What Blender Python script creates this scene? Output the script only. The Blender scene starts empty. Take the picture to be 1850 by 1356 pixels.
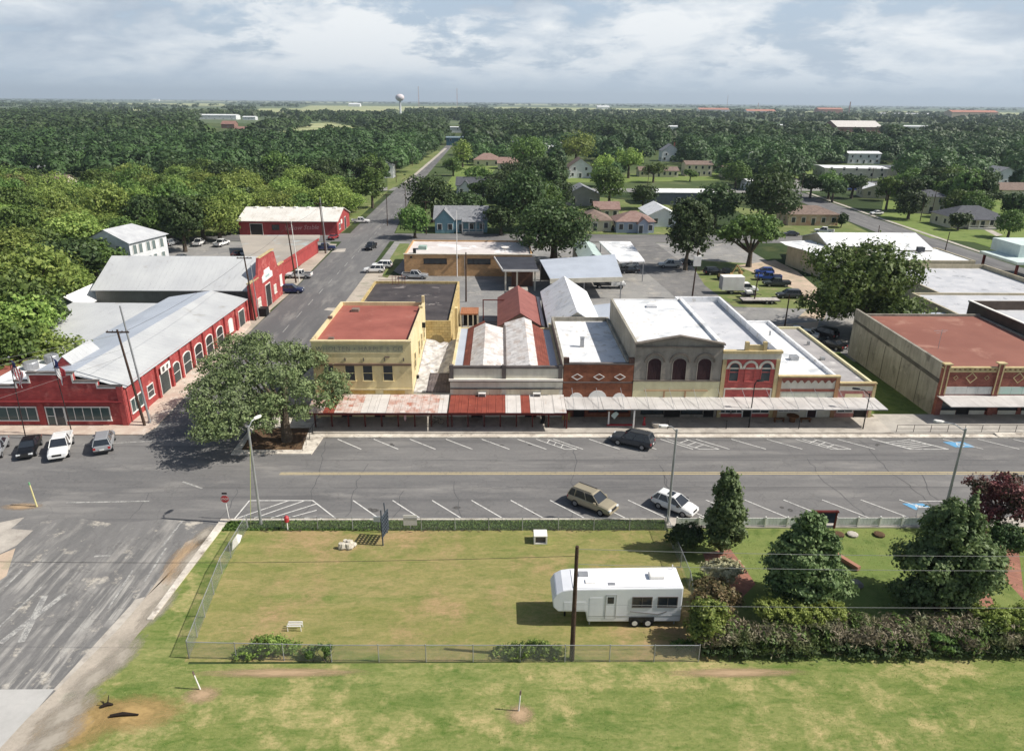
import bpy, bmesh, math, random
import numpy as np
from mathutils import Vector, Matrix
R_ = math.radians
random.seed(7); RNG = np.random.default_rng(11)
SC = bpy.context.scene
COL = SC.collection
# ------------------------------------------------------------------ camera
HAZE_D, HAZE_TOP = 0.00009, 330.0
CAM_H = 34.0; FPX = 1300.0; IW, IH = 1850.0, 1356.0
PITCH, YAW, ROLL = R_(20.84), R_(1.1), R_(0.5)
fw = Vector((math.sin(YAW)*math.cos(PITCH), math.cos(YAW)*math.cos(PITCH), -math.sin(PITCH)))
rt = Vector((math.cos(YAW), -math.sin(YAW), 0)); up = rt.cross(fw)
cr, sr = math.cos(ROLL), math.sin(ROLL)
rt2 = rt*cr + up*sr; up2 = up*cr - rt*sr
cam = bpy.data.cameras.new('camera'); camo = bpy.data.objects.new('camera', cam); COL.objects.link(camo)
cam.sensor_width = 36; cam.lens = 36*FPX/IW; cam.clip_start = 0.5; cam.clip_end = 60000
camo.matrix_world = Matrix(((rt2.x, up2.x, -fw.x, 0), (rt2.y, up2.y, -fw.y, 0), (rt2.z, up2.z, -fw.z, CAM_H), (0, 0, 0, 1)))
SC.camera = camo
def G(px, py, z=0.0):            # the survey: a point of the photograph at height z -> metres on the ground
    d = fw + rt2*((px-IW/2)/FPX) - up2*((py-IH/2)/FPX)
    t = (z-CAM_H)/d.z
    return (d.x*t, d.y*t)
def PX(x, y, z=0.0):
    v = Vector((x, y, z-CAM_H)); k = FPX/max(v.dot(fw), .01)
    return (IW/2+k*v.dot(rt2), IH/2-k*v.dot(up2))
def HT(px, py, top):             # height of something standing at px,py whose top shows at row top
    x, y = G(px, py); lo, hi = 0.0, 90.0
    for _ in range(30):
        m = (lo+hi)/2
        if PX(x, y, m)[1] > top: lo = m
        else: hi = m
    return lo
# ------------------------------------------------------------------ sun and sky
SUN_EL, SUN_AZ = 46.0, 97.0      # degrees, azimuth clockwise from +Y
sun = bpy.data.lights.new('sun', 'SUN'); suno = bpy.data.objects.new('sun', sun); COL.objects.link(suno)
sun.energy = 5.0; sun.angle = R_(0.55); sun.color = (1.0, 0.95, 0.87)
sd = Vector((math.sin(R_(SUN_AZ))*math.cos(R_(SUN_EL)), math.cos(R_(SUN_AZ))*math.cos(R_(SUN_EL)), math.sin(R_(SUN_EL))))
suno.rotation_euler = sd.to_track_quat('Z', 'Y').to_euler(); suno.location = (60, -20, 80)
W = bpy.data.worlds.new('World'); SC.world = W; W.use_nodes = True
wn = W.node_tree.nodes; wl = W.node_tree.links; wn.clear()
def wnode(t, **k):
    n = wn.new(t)
    for a, b in k.items():
        if a.startswith('i_'): n.inputs[int(a[2:])].default_value = b
        else: setattr(n, a, b)
    return n
out = wnode('ShaderNodeOutputWorld'); bg = wnode('ShaderNodeBackground'); bg.inputs[1].default_value = 0.115
wl.new(bg.outputs[0], out.inputs[0])
sky = wnode('ShaderNodeTexSky'); sky.sky_type = 'NISHITA'; sky.sun_disc = False
sky.sun_elevation = R_(SUN_EL); sky.sun_rotation = R_(SUN_AZ); sky.air_density = 1.3; sky.dust_density = 2.5; sky.altitude = 100
tc = wnode('ShaderNodeTexCoord'); sep = wnode('ShaderNodeSeparateXYZ'); wl.new(tc.outputs['Generated'], sep.inputs[0])
def wm(op, a, b=None, c=None):
    n = wnode('ShaderNodeMath', operation=op)
    for i, v in enumerate((a, b, c)):
        if v is None: continue
        if isinstance(v, (int, float)): n.inputs[i].default_value = v
        else: wl.new(v, n.inputs[i])
    return n.outputs[0]
zz = wm('MAXIMUM', sep.outputs[2], 0.0)
dn = wm('ADD', zz, 0.26)
u = wm('DIVIDE', sep.outputs[0], dn); v = wm('DIVIDE', sep.outputs[1], dn)
cmb = wnode('ShaderNodeCombineXYZ'); wl.new(u, cmb.inputs[0]); wl.new(v, cmb.inputs[1])
def wnoise(scale, detail, rough, off, dist=0.0, sx=1.0):
    mp = wnode('ShaderNodeMapping'); mp.inputs['Location'].default_value = off; mp.inputs['Scale'].default_value = (sx, 1, 1); wl.new(cmb.outputs[0], mp.inputs[0])
    n = wnode('ShaderNodeTexNoise'); n.inputs['Scale'].default_value = scale; n.inputs['Detail'].default_value = detail
    n.inputs['Roughness'].default_value = rough; n.inputs['Distortion'].default_value = dist; wl.new(mp.outputs[0], n.inputs['Vector']); return n.outputs[0]
def wramp(f, pts):
    r = wnode('ShaderNodeValToRGB'); wl.new(f, r.inputs[0]); e = r.color_ramp.elements
    while len(e) > 1: e.remove(e[-1])
    e[0].position = pts[0][0]; e[0].color = pts[0][1]+(1,)
    for p, c in pts[1:]:
        q = e.new(p); q.color = c+(1,)
    return r.outputs[0]
n1 = wnoise(1.5, 6, 0.6, (3.1, 1.7, 0), 0.3)       # cloud cover
n2 = wnoise(1.3, 4, 0.55, (9.3, 4.9, 0), 0.2, 0.8)    # thick dark bases
n3 = wnoise(4.6, 7, 0.62, (1.3, 7.7, 0), 0.3)       # billows
cover = wm('ADD', wm('MULTIPLY', n1, 0.62), wm('MULTIPLY', n3, 0.38))
cloudcol = wramp(wm('ADD', wm('MULTIPLY', n2, .5), wm('ADD', wm('MULTIPLY', n1, .2), wm('MULTIPLY', n3, .3))),
                 [(0.39, (3.3, 4.0, 4.9)), (0.455, (4.5, 5.1, 5.8)), (0.505, (5.7, 6.2, 6.7)), (0.57, (7.6, 7.8, 7.9))])
skymix = wnode('ShaderNodeMix', data_type='RGBA'); skymix.inputs[0].default_value = .75
wl.new(sky.outputs[0], skymix.inputs[6]); skymix.inputs[7].default_value = (3.9, 4.9, 6.3, 1)
m1 = wnode('ShaderNodeMix', data_type='RGBA')
wl.new(wramp(cover, [(0.43, (0, 0, 0)), (0.49, (1, 1, 1))]), m1.inputs[0]); wl.new(skymix.outputs[2], m1.inputs[6]); wl.new(cloudcol, m1.inputs[7])
m2 = wnode('ShaderNodeMix', data_type='RGBA')         # the veil of distance low on the horizon
wl.new(wramp(zz, [(0.0, (.9, .9, .9)), (0.02, (.55, .55, .55)), (0.045, (.1, .1, .1)), (0.09, (0, 0, 0))]), m2.inputs[0])
wl.new(m1.outputs[2], m2.inputs[6]); m2.inputs[7].default_value = (5.2, 6.1, 7.0, 1)
m3 = wnode('ShaderNodeMix', data_type='RGBA')         # overhead the cover breaks to open blue sky
wl.new(wramp(zz, [(0.14, (0, 0, 0)), (0.30, (1, 1, 1))]), m3.inputs[0]); wl.new(m2.outputs[2], m3.inputs[6])
m4 = wnode('ShaderNodeMix', data_type='RGBA', blend_type='MULTIPLY'); m4.inputs[0].default_value = 1; wl.new(sky.outputs[0], m4.inputs[6]); m4.inputs[7].default_value = (.62, .62, .62, 1); wl.new(m4.outputs[2], m3.inputs[7])
wl.new(m3.outputs[2], bg.inputs[0])
SC.view_settings.view_transform = 'Standard'; SC.view_settings.look = 'None'; SC.view_settings.gamma = 1.0
SC.view_settings.exposure = 0.18; SC.view_settings.use_curve_mapping = False
SC.render.engine = 'CYCLES'
SC.cycles.max_bounces = 6; SC.cycles.diffuse_bounces = 3; SC.cycles.glossy_bounces = 2; SC.cycles.transparent_max_bounces = 12
SC.cycles.volume_bounces = 0; SC.cycles.transmission_bounces = 2
# ------------------------------------------------------------------ object helpers
WM = {}                                              # world matrices of things, so parts can be drawn in street coordinates
def setp(o, label=None, cat=None, group=None, kind=None):
    if label: o['label'] = label
    if cat: o['category'] = cat
    if group: o['group'] = group
    if kind: o['kind'] = kind
    return o
def thing(name, label, cat, loc=(0, 0, 0), rz=0.0, group=None):
    o = bpy.data.objects.new(name, None); COL.objects.link(o); o.empty_display_size = .3
    o.location = loc; o.rotation_euler = (0, 0, rz)
    WM[o.name] = Matrix.Translation(loc) @ Matrix.Rotation(rz, 4, 'Z')
    return setp(o, label, cat, group)
class MB:
    def __init__(s): s.v = []; s.f = []
    def add(s, vs, fs):
        n = len(s.v); s.v += [tuple(q) for q in vs]; s.f += [tuple(i+n for i in f) for f in fs]; return s
    def box(s, x0, x1, y0, y1, z0, z1):
        if x0 > x1: x0, x1 = x1, x0
        if y0 > y1: y0, y1 = y1, y0
        if z0 > z1: z0, z1 = z1, z0
        return s.add([(x0,y0,z0),(x1,y0,z0),(x1,y1,z0),(x0,y1,z0),(x0,y0,z1),(x1,y0,z1),(x1,y1,z1),(x0,y1,z1)],
                     [(0,3,2,1),(4,5,6,7),(0,1,5,4),(1,2,6,5),(2,3,7,6),(3,0,4,7)])
    def hexa(s, b, t):
        return s.add(list(b)+list(t), [(3,2,1,0),(4,5,6,7),(0,1,5,4),(1,2,6,5),(2,3,7,6),(3,0,4,7)])
    def poly(s, pts): return s.add(pts, [tuple(range(len(pts)))])
    def prism(s, pts, d):          # pts 3-D polygon, d extrusion vector
        n = len(pts); d = Vector(d); q = [Vector(p) for p in pts]
        return s.add(q+[p+d for p in q], [tuple(range(n-1, -1, -1)), tuple(range(n, 2*n))]+[(i, (i+1) % n, n+(i+1) % n, n+i) for i in range(n)])
    def tube(s, p, q, r0, r1=None, n=8, cap=True):
        r1 = r0 if r1 is None else r1; p = Vector(p); q = Vector(q); d = (q-p)
        if d.length < 1e-6: return s
        d.normalize(); a = d.orthogonal().normalized(); b = d.cross(a)
        vs = []
        for c, r in ((p, r0), (q, r1)):
            for i in range(n):
                t = 2*math.pi*i/n; vs.append(c+(a*math.cos(t)+b*math.sin(t))*r)
        fs = [(i, (i+1) % n, n+(i+1) % n, n+i) for i in range(n)]
        if cap: fs += [tuple(range(n-1, -1, -1)), tuple(range(n, 2*n))]
        return s.add(vs, fs)
    def path(s, pts, r, n=6):
        for i in range(len(pts)-1):
            ra = r[i] if isinstance(r, (list, tuple)) else r; rb = r[i+1] if isinstance(r, (list, tuple)) else r
            s.tube(pts[i], pts[i+1], ra, rb, n)
        return s
    def loft(s, secs, cap=True):
        n = len(secs[0]); vs = [p for sec in secs for p in sec]; fs = []
        for k in range(len(secs)-1):
            for i in range(n): fs.append((k*n+i, k*n+(i+1) % n, (k+1)*n+(i+1) % n, (k+1)*n+i))
        if cap: fs += [tuple(range(n-1, -1, -1)), tuple(range((len(secs)-1)*n, len(secs)*n))]
        return s.add(vs, fs)
    def lathe(s, c, prof, n=16):
        c = Vector(c); secs = [[c+Vector((r*math.cos(2*math.pi*i/n), r*math.sin(2*math.pi*i/n), z)) for i in range(n)] for r, z in prof]
        return s.loft(secs)
    def mesh(s, name, inv=None):
        me = bpy.data.meshes.new(name)
        vs = s.v if inv is None else [tuple(inv @ Vector(p)) for p in s.v]
        me.from_pydata(vs, [], s.f); me.update()
        bm = bmesh.new(); bm.from_mesh(me); bmesh.ops.recalc_face_normals(bm, faces=bm.faces); bm.to_mesh(me); bm.free()
        return me
    def build(s, name, m, parent=None, world=True, smooth=False, label=None, cat=None, group=None, kind=None, bevel=0):
        inv = None; r = parent
        if parent is not None and world:
            while r.parent is not None: r = r.parent
            inv = WM[r.name].inverted() if r.name in WM else None
        me = s.mesh(name, inv); o = bpy.data.objects.new(name, me); COL.objects.link(o)
        if m is not None: me.materials.append(m)
        if parent is not None: o.parent = parent
        if smooth:
            me.polygons.foreach_set('use_smooth', [True]*len(me.polygons))
        if bevel:
            b = o.modifiers.new('bevel', 'BEVEL'); b.width = bevel; b.segments = 2; b.limit_method = 'ANGLE'
        return setp(o, label, cat, group, kind)
class Face:                         # a wall plane: u along it, z up, n out of it
    def __init__(s, ax, c, base=0.0):
        s.o, s.u, s.n = {'s': ((0, c), (1, 0), (0, -1)), 'n': ((0, c), (-1, 0), (0, 1)), 'e': ((c, 0), (0, 1), (1, 0)), 'w': ((c, 0), (0, -1), (-1, 0))}[ax]
        s.ax = ax
        s.su = 1 if ax in 'se' else -1
    def p(s, u, z, n=0.0):
        u = u*s.su
        return (s.o[0]+s.u[0]*u+s.n[0]*n, s.o[1]+s.u[1]*u+s.n[1]*n, z)
    def box(s, mb, u0, u1, z0, z1, n0, n1):
        a = s.p(u0, z0, n0); b = s.p(u1, z1, n1); return mb.box(a[0], b[0], a[1], b[1], z0, z1)
    def prism(s, mb, uz, n0, n1):
        pts = [s.p(u, z, n0) for u, z in uz]; return mb.prism(pts, (s.n[0]*(n1-n0), s.n[1]*(n1-n0), 0))
def copy_tree(o, parent=None):
    c = o.copy(); COL.objects.link(c)
    if parent is not None: c.parent = parent
    for ch in list(o.children): copy_tree(ch, c)
    return c
# ------------------------------------------------------------------ materials
def S(r, g, b, k=1.0):
    f = lambda q: ((q/255.0)/12.92 if q/255.0 <= .04045 else ((q/255.0+.055)/1.055)**2.4)*k
    a = (f(r), f(g), f(b)); L = .3*a[0]+.59*a[1]+.11*a[2]
    return tuple(q+(L-q)*.13 for q in a)
MATS = {}
class NB:
    def __init__(s, name):
        s.m = bpy.data.materials.new(name); s.m.use_nodes = True; s.t = s.m.node_tree; s.n = s.t.nodes; s.l = s.t.links
        s.b = s.n['Principled BSDF']; s.tc = s.n.new('ShaderNodeTexCoord'); s.co = s.tc.outputs['Object']
    def val(s, i, v):
        if isinstance(v, (int, float)): i.default_value = v
        elif isinstance(v, tuple): i.default_value = v+(1,) if len(v) == 3 and i.type == 'RGBA' else v
        else: s.l.new(v, i)
    def math(s, op, a, b=0.0, c=0.0, clamp=False):
        n = s.n.new('ShaderNodeMath'); n.operation = op; n.use_clamp = clamp
        for i, q in enumerate((a, b, c)): s.val(n.inputs[i], q)
        return n.outputs[0]
    def mapping(s, sc=(1, 1, 1), loc=(0, 0, 0), rot=(0, 0, 0)):
        n = s.n.new('ShaderNodeMapping'); n.inputs['Scale'].default_value = sc; n.inputs['Location'].default_value = loc; n.inputs['Rotation'].default_value = rot
        s.l.new(s.co, n.inputs[0]); return n.outputs[0]
    def noise(s, scale, detail=4, rough=.55, vec=None, dist=0.0):
        n = s.n.new('ShaderNodeTexNoise'); n.inputs['Scale'].default_value = scale; n.inputs['Detail'].default_value = detail; n.inputs['Roughness'].default_value = rough; n.inputs['Distortion'].default_value = dist
        s.l.new(vec if vec is not None else s.co, n.inputs['Vector']); return n.outputs[0]
    def mix(s, f, a, b, mode='MIX'):
        n = s.n.new('ShaderNodeMix'); n.data_type = 'RGBA'; n.blend_type = mode; s.val(n.inputs[0], f); s.val(n.inputs[6], a); s.val(n.inputs[7], b); return n.outputs[2]
    def step(s, f, lo, hi):
        n = s.n.new('ShaderNodeMapRange'); n.clamp = True; s.val(n.inputs[0], f); n.inputs[1].default_value = lo; n.inputs[2].default_value = hi; return n.outputs[0]
    def xyz(s):
        n = s.n.new('ShaderNodeSeparateXYZ'); s.l.new(s.co, n.inputs[0]); return n.outputs
    def comb(s, x, y, z=0.0):
        n = s.n.new('ShaderNodeCombineXYZ'); s.val(n.inputs[0], x); s.val(n.inputs[1], y); s.val(n.inputs[2], z); return n.outputs[0]
    def bump(s, h, st=.3, d=.02):
        n = s.n.new('ShaderNodeBump'); n.inputs['Strength'].default_value = st; n.inputs['Distance'].default_value = d; s.l.new(h, n.inputs['Height']); s.l.new(n.outputs[0], s.b.inputs['Normal'])
    def done(s, col, rough=.85, metal=0.0, spec=.25):
        s.val(s.b.inputs['Base Color'], col); s.val(s.b.inputs['Roughness'], rough); s.b.inputs['Metallic'].default_value = metal; s.b.inputs['Specular IOR Level'].default_value = spec
        MATS[s.m.name] = s.m; return s.m
def mul(c, k): return tuple(min(q*k, .95) for q in c)
def mat(name, c, c2=None, sc=.6, rough=.85, metal=0.0, spec=.25, rib=None, brick=None, sheet=None, stain=None, streak=0.0, fine=.12, bump=0.0):
    if name in MATS: return MATS[name]
    b = NB(name); c2 = c2 or mul(c, .78)
    col = b.mix(b.step(b.noise(sc, 5, .6), .36, .64), c, c2)
    if sheet:                       # roofing sheets of different age: (w, h, colour, bias, swap)
        w, h, sc_, bias = sheet[:4]; o = b.xyz()
        bt = b.n.new('ShaderNodeTexBrick'); bt.inputs['Scale'].default_value = 1; bt.inputs['Brick Width'].default_value = w; bt.inputs['Row Height'].default_value = h
        bt.inputs['Mortar Size'].default_value = .012; bt.inputs['Bias'].default_value = bias; bt.offset = .5
        bt.inputs['Color1'].default_value = (0, 0, 0, 1); bt.inputs['Color2'].default_value = (1, 1, 1, 1); bt.inputs['Mortar'].default_value = (.35, .35, .35, 1)
        b.l.new(b.comb(o[0], o[1]), bt.inputs['Vector'])
        f = b.math('MULTIPLY', bt.outputs['Color'], b.step(b.noise(1.1, 6, .7), .34, .6))
        col = b.mix(f, col, sc_)
    if brick:                       # (mortar colour, brick width, row height)
        o = b.xyz(); bt = b.n.new('ShaderNodeTexBrick'); bt.inputs['Scale'].default_value = 1
        bt.inputs['Brick Width'].default_value = brick[1]; bt.inputs['Row Height'].default_value = brick[2]; bt.inputs['Mortar Size'].default_value = brick[2]*.09
        bt.inputs['Color1'].default_value = (.82, .82, .82, 1); bt.inputs['Color2'].default_value = (1.1, 1.06, 1.0, 1); bt.inputs['Mortar'].default_value = brick[0]+(1,)
        b.l.new(b.comb(b.math('ADD', o[0], o[1]), o[2]), bt.inputs['Vector'])
        col = b.mix(1.0, col, bt.outputs['Color'], 'MULTIPLY')
    if stain:
        for st in (stain if isinstance(stain, list) else [stain]):
            cc, th, ssc = st[:3]; sft = st[3] if len(st) > 3 else .1
            col = b.mix(b.step(b.noise(ssc, 6, .65, dist=.4), th, th+sft), col, cc)
    if streak:
        col = b.mix(b.math('MULTIPLY', b.step(b.noise(1.0, 5, .6, b.mapping((2.2, 2.2, .22))), .42, .72), streak), col, mul(c, .38))
    hgt = None
    if rib:
        ax, pitch, wid, dk = rib; o = b.xyz()
        q = b.math('PINGPONG', b.math('ADD', o['xyz'.index(ax)], 500.0), pitch/2)
        ln = b.step(q, wid, wid*.4); col = b.mix(b.math('MULTIPLY', ln, dk), col, mul(c, .35)); hgt = ln
    if fine:
        f = b.noise(14.0, 3, .6); col = b.mix(1.0, col, b.mix(f, (1-fine,)*3, (1+fine,)*3), 'MULTIPLY')
    if hgt is not None: b.bump(hgt, .6, .05)
    elif bump: b.bump(b.noise(9.0, 4, .6), bump, .03)
    return b.done(col, rough, metal, spec)
def ground_mat(name, a, b_, c=None, s1=.06, s2=.5, s3=4.0, stretch=(1, 1, 1), bare=None, cracks=0.0, rough=.95, speck=.25, bump=.3, rotz=0.0, tracks=None, mott=0.0):
    n = NB(name); vec = n.mapping(stretch, rot=(0, 0, rotz))
    f = n.math('ADD', n.math('MULTIPLY', n.noise(s1, 4, .55, vec), .45), n.math('ADD', n.math('MULTIPLY', n.noise(s2, 5, .6, vec), .35), n.math('MULTIPLY', n.noise(s3, 4, .65), .2)))
    col = n.mix(n.step(f, .42, .58), a, b_)
    if c: col = n.mix(n.step(n.noise(s2*.9, 6, .65, n.mapping(stretch, (31, 17, 3))), .53, .72), col, c)
    if bare: col = n.mix(n.step(n.noise(bare[1], 6, .7, n.mapping((1, 1, 1), (7, 9, 2))), bare[2], bare[2]+bare[3]), col, bare[0])
    if mott:
        ff = n.math('ADD', n.math('MULTIPLY', n.noise(1.1, 5, .7, n.mapping((.5, 1.2, 1), (11, 5, 0)), 1.0), .6), n.math('MULTIPLY', n.noise(4.5, 4, .7, n.mapping((.7, 1.3, 1))), .4))
        col = n.mix(1.0, col, n.mix(n.step(ff, .38, .62), (1-mott, 1-mott*.55, 1-mott*1.1), (1+mott*.55, 1+mott*.4, 1+mott*.5)), 'MULTIPLY')
    if tracks:                      # worn wheel paths and rubbed streaks: (colour, scale xy, threshold)
        fk = n.math('MULTIPLY', n.step(n.noise(1.0, 4, .6, n.mapping(tracks[1], (3, 5, 1))), tracks[2], tracks[2]+.16), tracks[3])
        if len(tracks) > 4: fk = n.math('MULTIPLY', fk, n.math('MULTIPLY', n.step(n.xyz()[1], tracks[4], tracks[5]), n.step(n.noise(.22, 4, .6), .40, .58)))
        col = n.mix(fk, col, tracks[0])
    if cracks:
        v = n.n.new('ShaderNodeTexVoronoi'); v.feature = 'DISTANCE_TO_EDGE'; v.inputs['Scale'].default_value = .16
        w = n.n.new('ShaderNodeVectorMath'); w.operation = 'ADD'; n.l.new(n.co, w.inputs[0])
        q = n.n.new('ShaderNodeTexNoise'); q.inputs['Scale'].default_value = .5; q.inputs['Detail'].default_value = 5; n.l.new(n.co, q.inputs['Vector'])
        ws = n.n.new('ShaderNodeVectorMath'); ws.operation = 'SCALE'; ws.inputs['Scale'].default_value = 5.0; n.l.new(q.outputs['Color'], ws.inputs[0]); n.l.new(ws.outputs[0], w.inputs[1])
        n.l.new(w.outputs[0], v.inputs['Vector'])
        col = n.mix(n.math('MULTIPLY', n.step(v.outputs['Distance'], .012, .003), cracks), col, mul(a, .45))
    fi = n.noise(22.0, 3, .7); col = n.mix(1.0, col, n.mix(fi, (1-speck,)*3, (1+speck,)*3), 'MULTIPLY')
    if bump: n.bump(fi, bump, .04)
    return n.done(col, rough, 0, .12)
def leaf_mat(name, ca, cb, cc=None, trans=.25, ns=.45):
    n = NB(name); g = n.n.new('ShaderNodeNewGeometry'); oi = n.n.new('ShaderNodeObjectInfo')
    r = g.outputs['Random Per Island']
    col = n.mix(r, ca, cb)
    if cc: col = n.mix(n.step(n.noise(ns, 3, .5), .46, .64), col, cc)
    hs = n.n.new('ShaderNodeHueSaturation'); hs.inputs['Hue'].default_value = .5
    n.l.new(n.math('ADD', n.math('MULTIPLY', oi.outputs['Random'], .03), .487), hs.inputs['Hue'])
    n.l.new(n.math('ADD', n.math('MULTIPLY', oi.outputs['Random'], .5), .78), hs.inputs['Value'])
    n.l.new(col, hs.inputs['Color'])
    n.done(hs.outputs[0], .55, 0, .28)
    tr = n.n.new('ShaderNodeBsdfTranslucent'); n.l.new(hs.outputs[0], tr.inputs[0]); mx = n.n.new('ShaderNodeMixShader'); mx.inputs[0].default_value = trans
    o = n.n['Material Output']; n.l.new(n.b.outputs[0], mx.inputs[1]); n.l.new(tr.outputs[0], mx.inputs[2]); n.l.new(mx.outputs[0], o.inputs[0])
    return n.m
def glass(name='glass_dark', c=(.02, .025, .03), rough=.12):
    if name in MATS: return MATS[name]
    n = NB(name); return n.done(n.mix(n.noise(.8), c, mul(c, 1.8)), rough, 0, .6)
def paint(name, c, rough=.3, spec=.5, metal=0.0):
    if name in MATS: return MATS[name]
    n = NB(name); return n.done(n.mix(n.math('MULTIPLY', n.noise(3.0, 4, .6), .35), c, mul(c, .7)), rough, metal, spec)
# ------------------------------------------------------------------ ground materials
ASPH = ground_mat('asphalt_street', S(124,122,120), S(106,105,105), S(140,137,133), s1=.05, s2=.35, s3=3, stretch=(.35, 1.3, 1), cracks=.3, speck=.16, bump=.15, tracks=(S(90,89,90), (.03, .9, 1), .52, .5))
ASPN = ground_mat('asphalt_side_street', S(118,117,116), S(100,99,100), S(138,135,131), s1=.05, s2=.35, s3=3, stretch=(1.3, .3, 1), cracks=.3, speck=.15, bump=.15, tracks=(S(140,137,132), (.7, .03, 1), .56, .6))
ASPO = ground_mat('asphalt_worn', S(127,125,123), S(109,108,107), S(156,152,146), s1=.08, s2=.6, s3=4, stretch=(1.5, .35, 1), cracks=.35, speck=.25, bump=.3, rotz=R_(6), tracks=(S(190,186,178), (2.4, .16, 1), .47, .6, 52.5, 46.0), bare=(S(186,178,164), .5, .57, .1))
ASPL = ground_mat('asphalt_pale', S(150,148,144), S(128,127,126), S(172,166,156), s1=.05, s2=.3, s3=2, cracks=.5, speck=.12)
CONC = ground_mat('concrete_walk', S(190,182,170), S(168,160,150), S(146,138,128), s1=.2, s2=.8, s3=5, speck=.1)
CONP = ground_mat('concrete_pinkish', S(204,188,170), S(188,166,150), S(214,205,192), s1=.2, s2=.8, s3=5, speck=.1)
CURB = ground_mat('concrete_kerb', S(222,214,200), S(190,180,166), S(120,108,96), s1=.3, s2=1.2, s3=5, speck=.12)
GRAV = ground_mat('gravel', S(184,172,156), S(160,150,136), S(140,140,120), s1=.1, s2=.5, s3=4, speck=.3)
SAND = ground_mat('sandy_dirt', S(200,176,152), S(178,158,136), S(150,148,120), s1=.1, s2=.5, s3=4, speck=.2)
GRS_L = ground_mat('grass_lot', S(132,130,68), S(152,138,86), S(112,124,56), s1=.07, s2=.4, s3=3, stretch=(.35, 1.5, 1), speck=.12, bump=.5, bare=(S(166,138,96), .16, .49, .14), mott=.34)
GRS_S = ground_mat('grass_front', S(114,126,58), S(140,140,80), S(94,116,48), s1=.07, s2=.5, s3=4, stretch=(.4, 1.5, 1), speck=.16, bump=.6, bare=(S(168,154,100), .30, .51, .12), mott=.44)
GRS_V = ground_mat('grass_lush', S(84,106,42), S(108,124,54), S(66,88,34), s1=.2, s2=1.0, s3=6, speck=.3, bump=.9)
GRS_P = ground_mat('grass_park', S(106,126,56), S(124,134,66), S(86,108,42), s1=.15, s2=.7, s3=5, speck=.22, bump=.8)
LAWN = ground_mat('grass_lawn', S(96,114,56), S(120,128,72), S(150,140,98), s1=.05, s2=.3, s3=3, speck=.2, bump=.5)
FOREST_FLOOR = ground_mat('forest_floor', S(62,78,40), S(46,62,32), S(96,98,56), s1=.02, s2=.1, s3=1, speck=.2)
FIELD = ground_mat('field', S(166,168,120), S(146,156,104), S(184,176,134), s1=.004, s2=.02, s3=.2, stretch=(.4, 1, 1), speck=.05, bump=0)
FAR = ground_mat('far_country', S(100,114,80), S(72,90,62), S(140,144,104), s1=.0009, s2=.004, s3=.03, stretch=(.35, 1, 1), speck=.05, bump=0)
SOIL = ground_mat('soil', S(104,80,58), S(82,64,46), S(130,108,80), s1=.5, s2=2, s3=8, speck=.35, bump=.8)
BRICKP = mat('brick_path', S(168,116,96), S(146,98,82), sc=.8, brick=((.7,.66,.6), .22, .11), fine=.25)
WHITEP = None
def line_mat(name, c, under, wear=.5):
    n = NB(name); f = n.step(n.math('ADD', n.math('MULTIPLY', n.noise(2.2, 6, .7), .6), n.math('MULTIPLY', n.noise(14, 3, .7), .4)), wear-.05, wear+.05)
    return n.done(n.mix(f, c, under), .7, 0, .2)
LINE_W = line_mat('line_paint_white', S(214,212,206), S(140,139,137), .56); LINE_Y = line_mat('line_paint_yellow', S(200,180,130), S(150,140,118), .57)
LINE_F = line_mat('line_paint_faded', S(180,178,172), S(132,131,129), .49); LINE_B = line_mat('line_paint_blue', S(90,160,205), S(120,140,150), .56)
def struct(name, mb, m): return mb.build(name, m, kind='structure')
def sheet(name, pts, z, m, thick=0.0):
    mb = MB(); P = [(p[0], p[1], z) for p in pts]
    if thick: mb.prism([(p[0], p[1], z-thick) for p in pts], (0, 0, thick))
    else: mb.poly(P)
    return struct(name, mb, m)
def gp(*a): return [G(x, y) for x, y in a]
def rect(x0, x1, y0, y1): return [(x0, y0), (x1, y0), (x1, y1), (x0, y1)]
# base terrain: a fine inner tile and a country-wide ring
mb = MB(); e = [-30000, -9000, -3000, -1000, -300, 300, 1000, 3000, 9000, 30000]
for i in range(9):
    for j in range(9):
        if abs(i-4) < 1 and 4 <= j <= 4: continue
        mb.poly([(e[i], e[j], 0), (e[i+1], e[j], 0), (e[i+1], e[j+1], 0), (e[i], e[j+1], 0)])
struct('ground', mb, FAR)
sheet('ground', rect(-300, 300, -300, 300), -0.002, FOREST_FLOOR)
# the town's own floor out to a kilometre
sheet('ground', [(-700, 300.5), (700, 300.5), (900, 1150), (-900, 1150)], 0.03, ground_mat('town_floor', S(84,98,54), S(66,84,46), S(120,124,80), s1=.01, s2=.05, s3=.4, speck=.1, bump=0))
sheet('grass_plain', rect(-60, 120, -60, 37.0), 0.010, GRS_S); sheet('grass_plain', rect(-23.8, -20, 36.9, 53.7), 0.0115, GRS_S)
sheet('grass_lot_plain', [(-20.3, 37.2), (14.4, 37.0), (14.4, 52.35), (-21.4, 52.35), (-21.0, 45)], 0.018, GRS_L)
sheet('grass_verge', rect(-23.4, 14.4, 52.35, 53.9), 0.022, GRS_V)
sheet('park_lawn', rect(14.4, 60, 37.0, 52.6), 0.012, GRS_P)
sheet('sidewalk', rect(14.4, 62, 52.6, 54.12), 0.14, CONC, .14)
sheet('grass_verge_west', [(-26.2, 26), (-23.4, 26), (-23.4, 53.6), (-23.7, 53.6), (-24.4, 41.2), (-25.6, 33)], 0.018, GRS_S)
sheet('kerb', [(-24.0, 54.12), (14.4, 54.12), (14.4, 53.88), (-23.2, 53.88), (-23.35, 53.3), (-24.1, 41.2), (-24.5, 41.2)], 0.12, CURB, .14)
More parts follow.
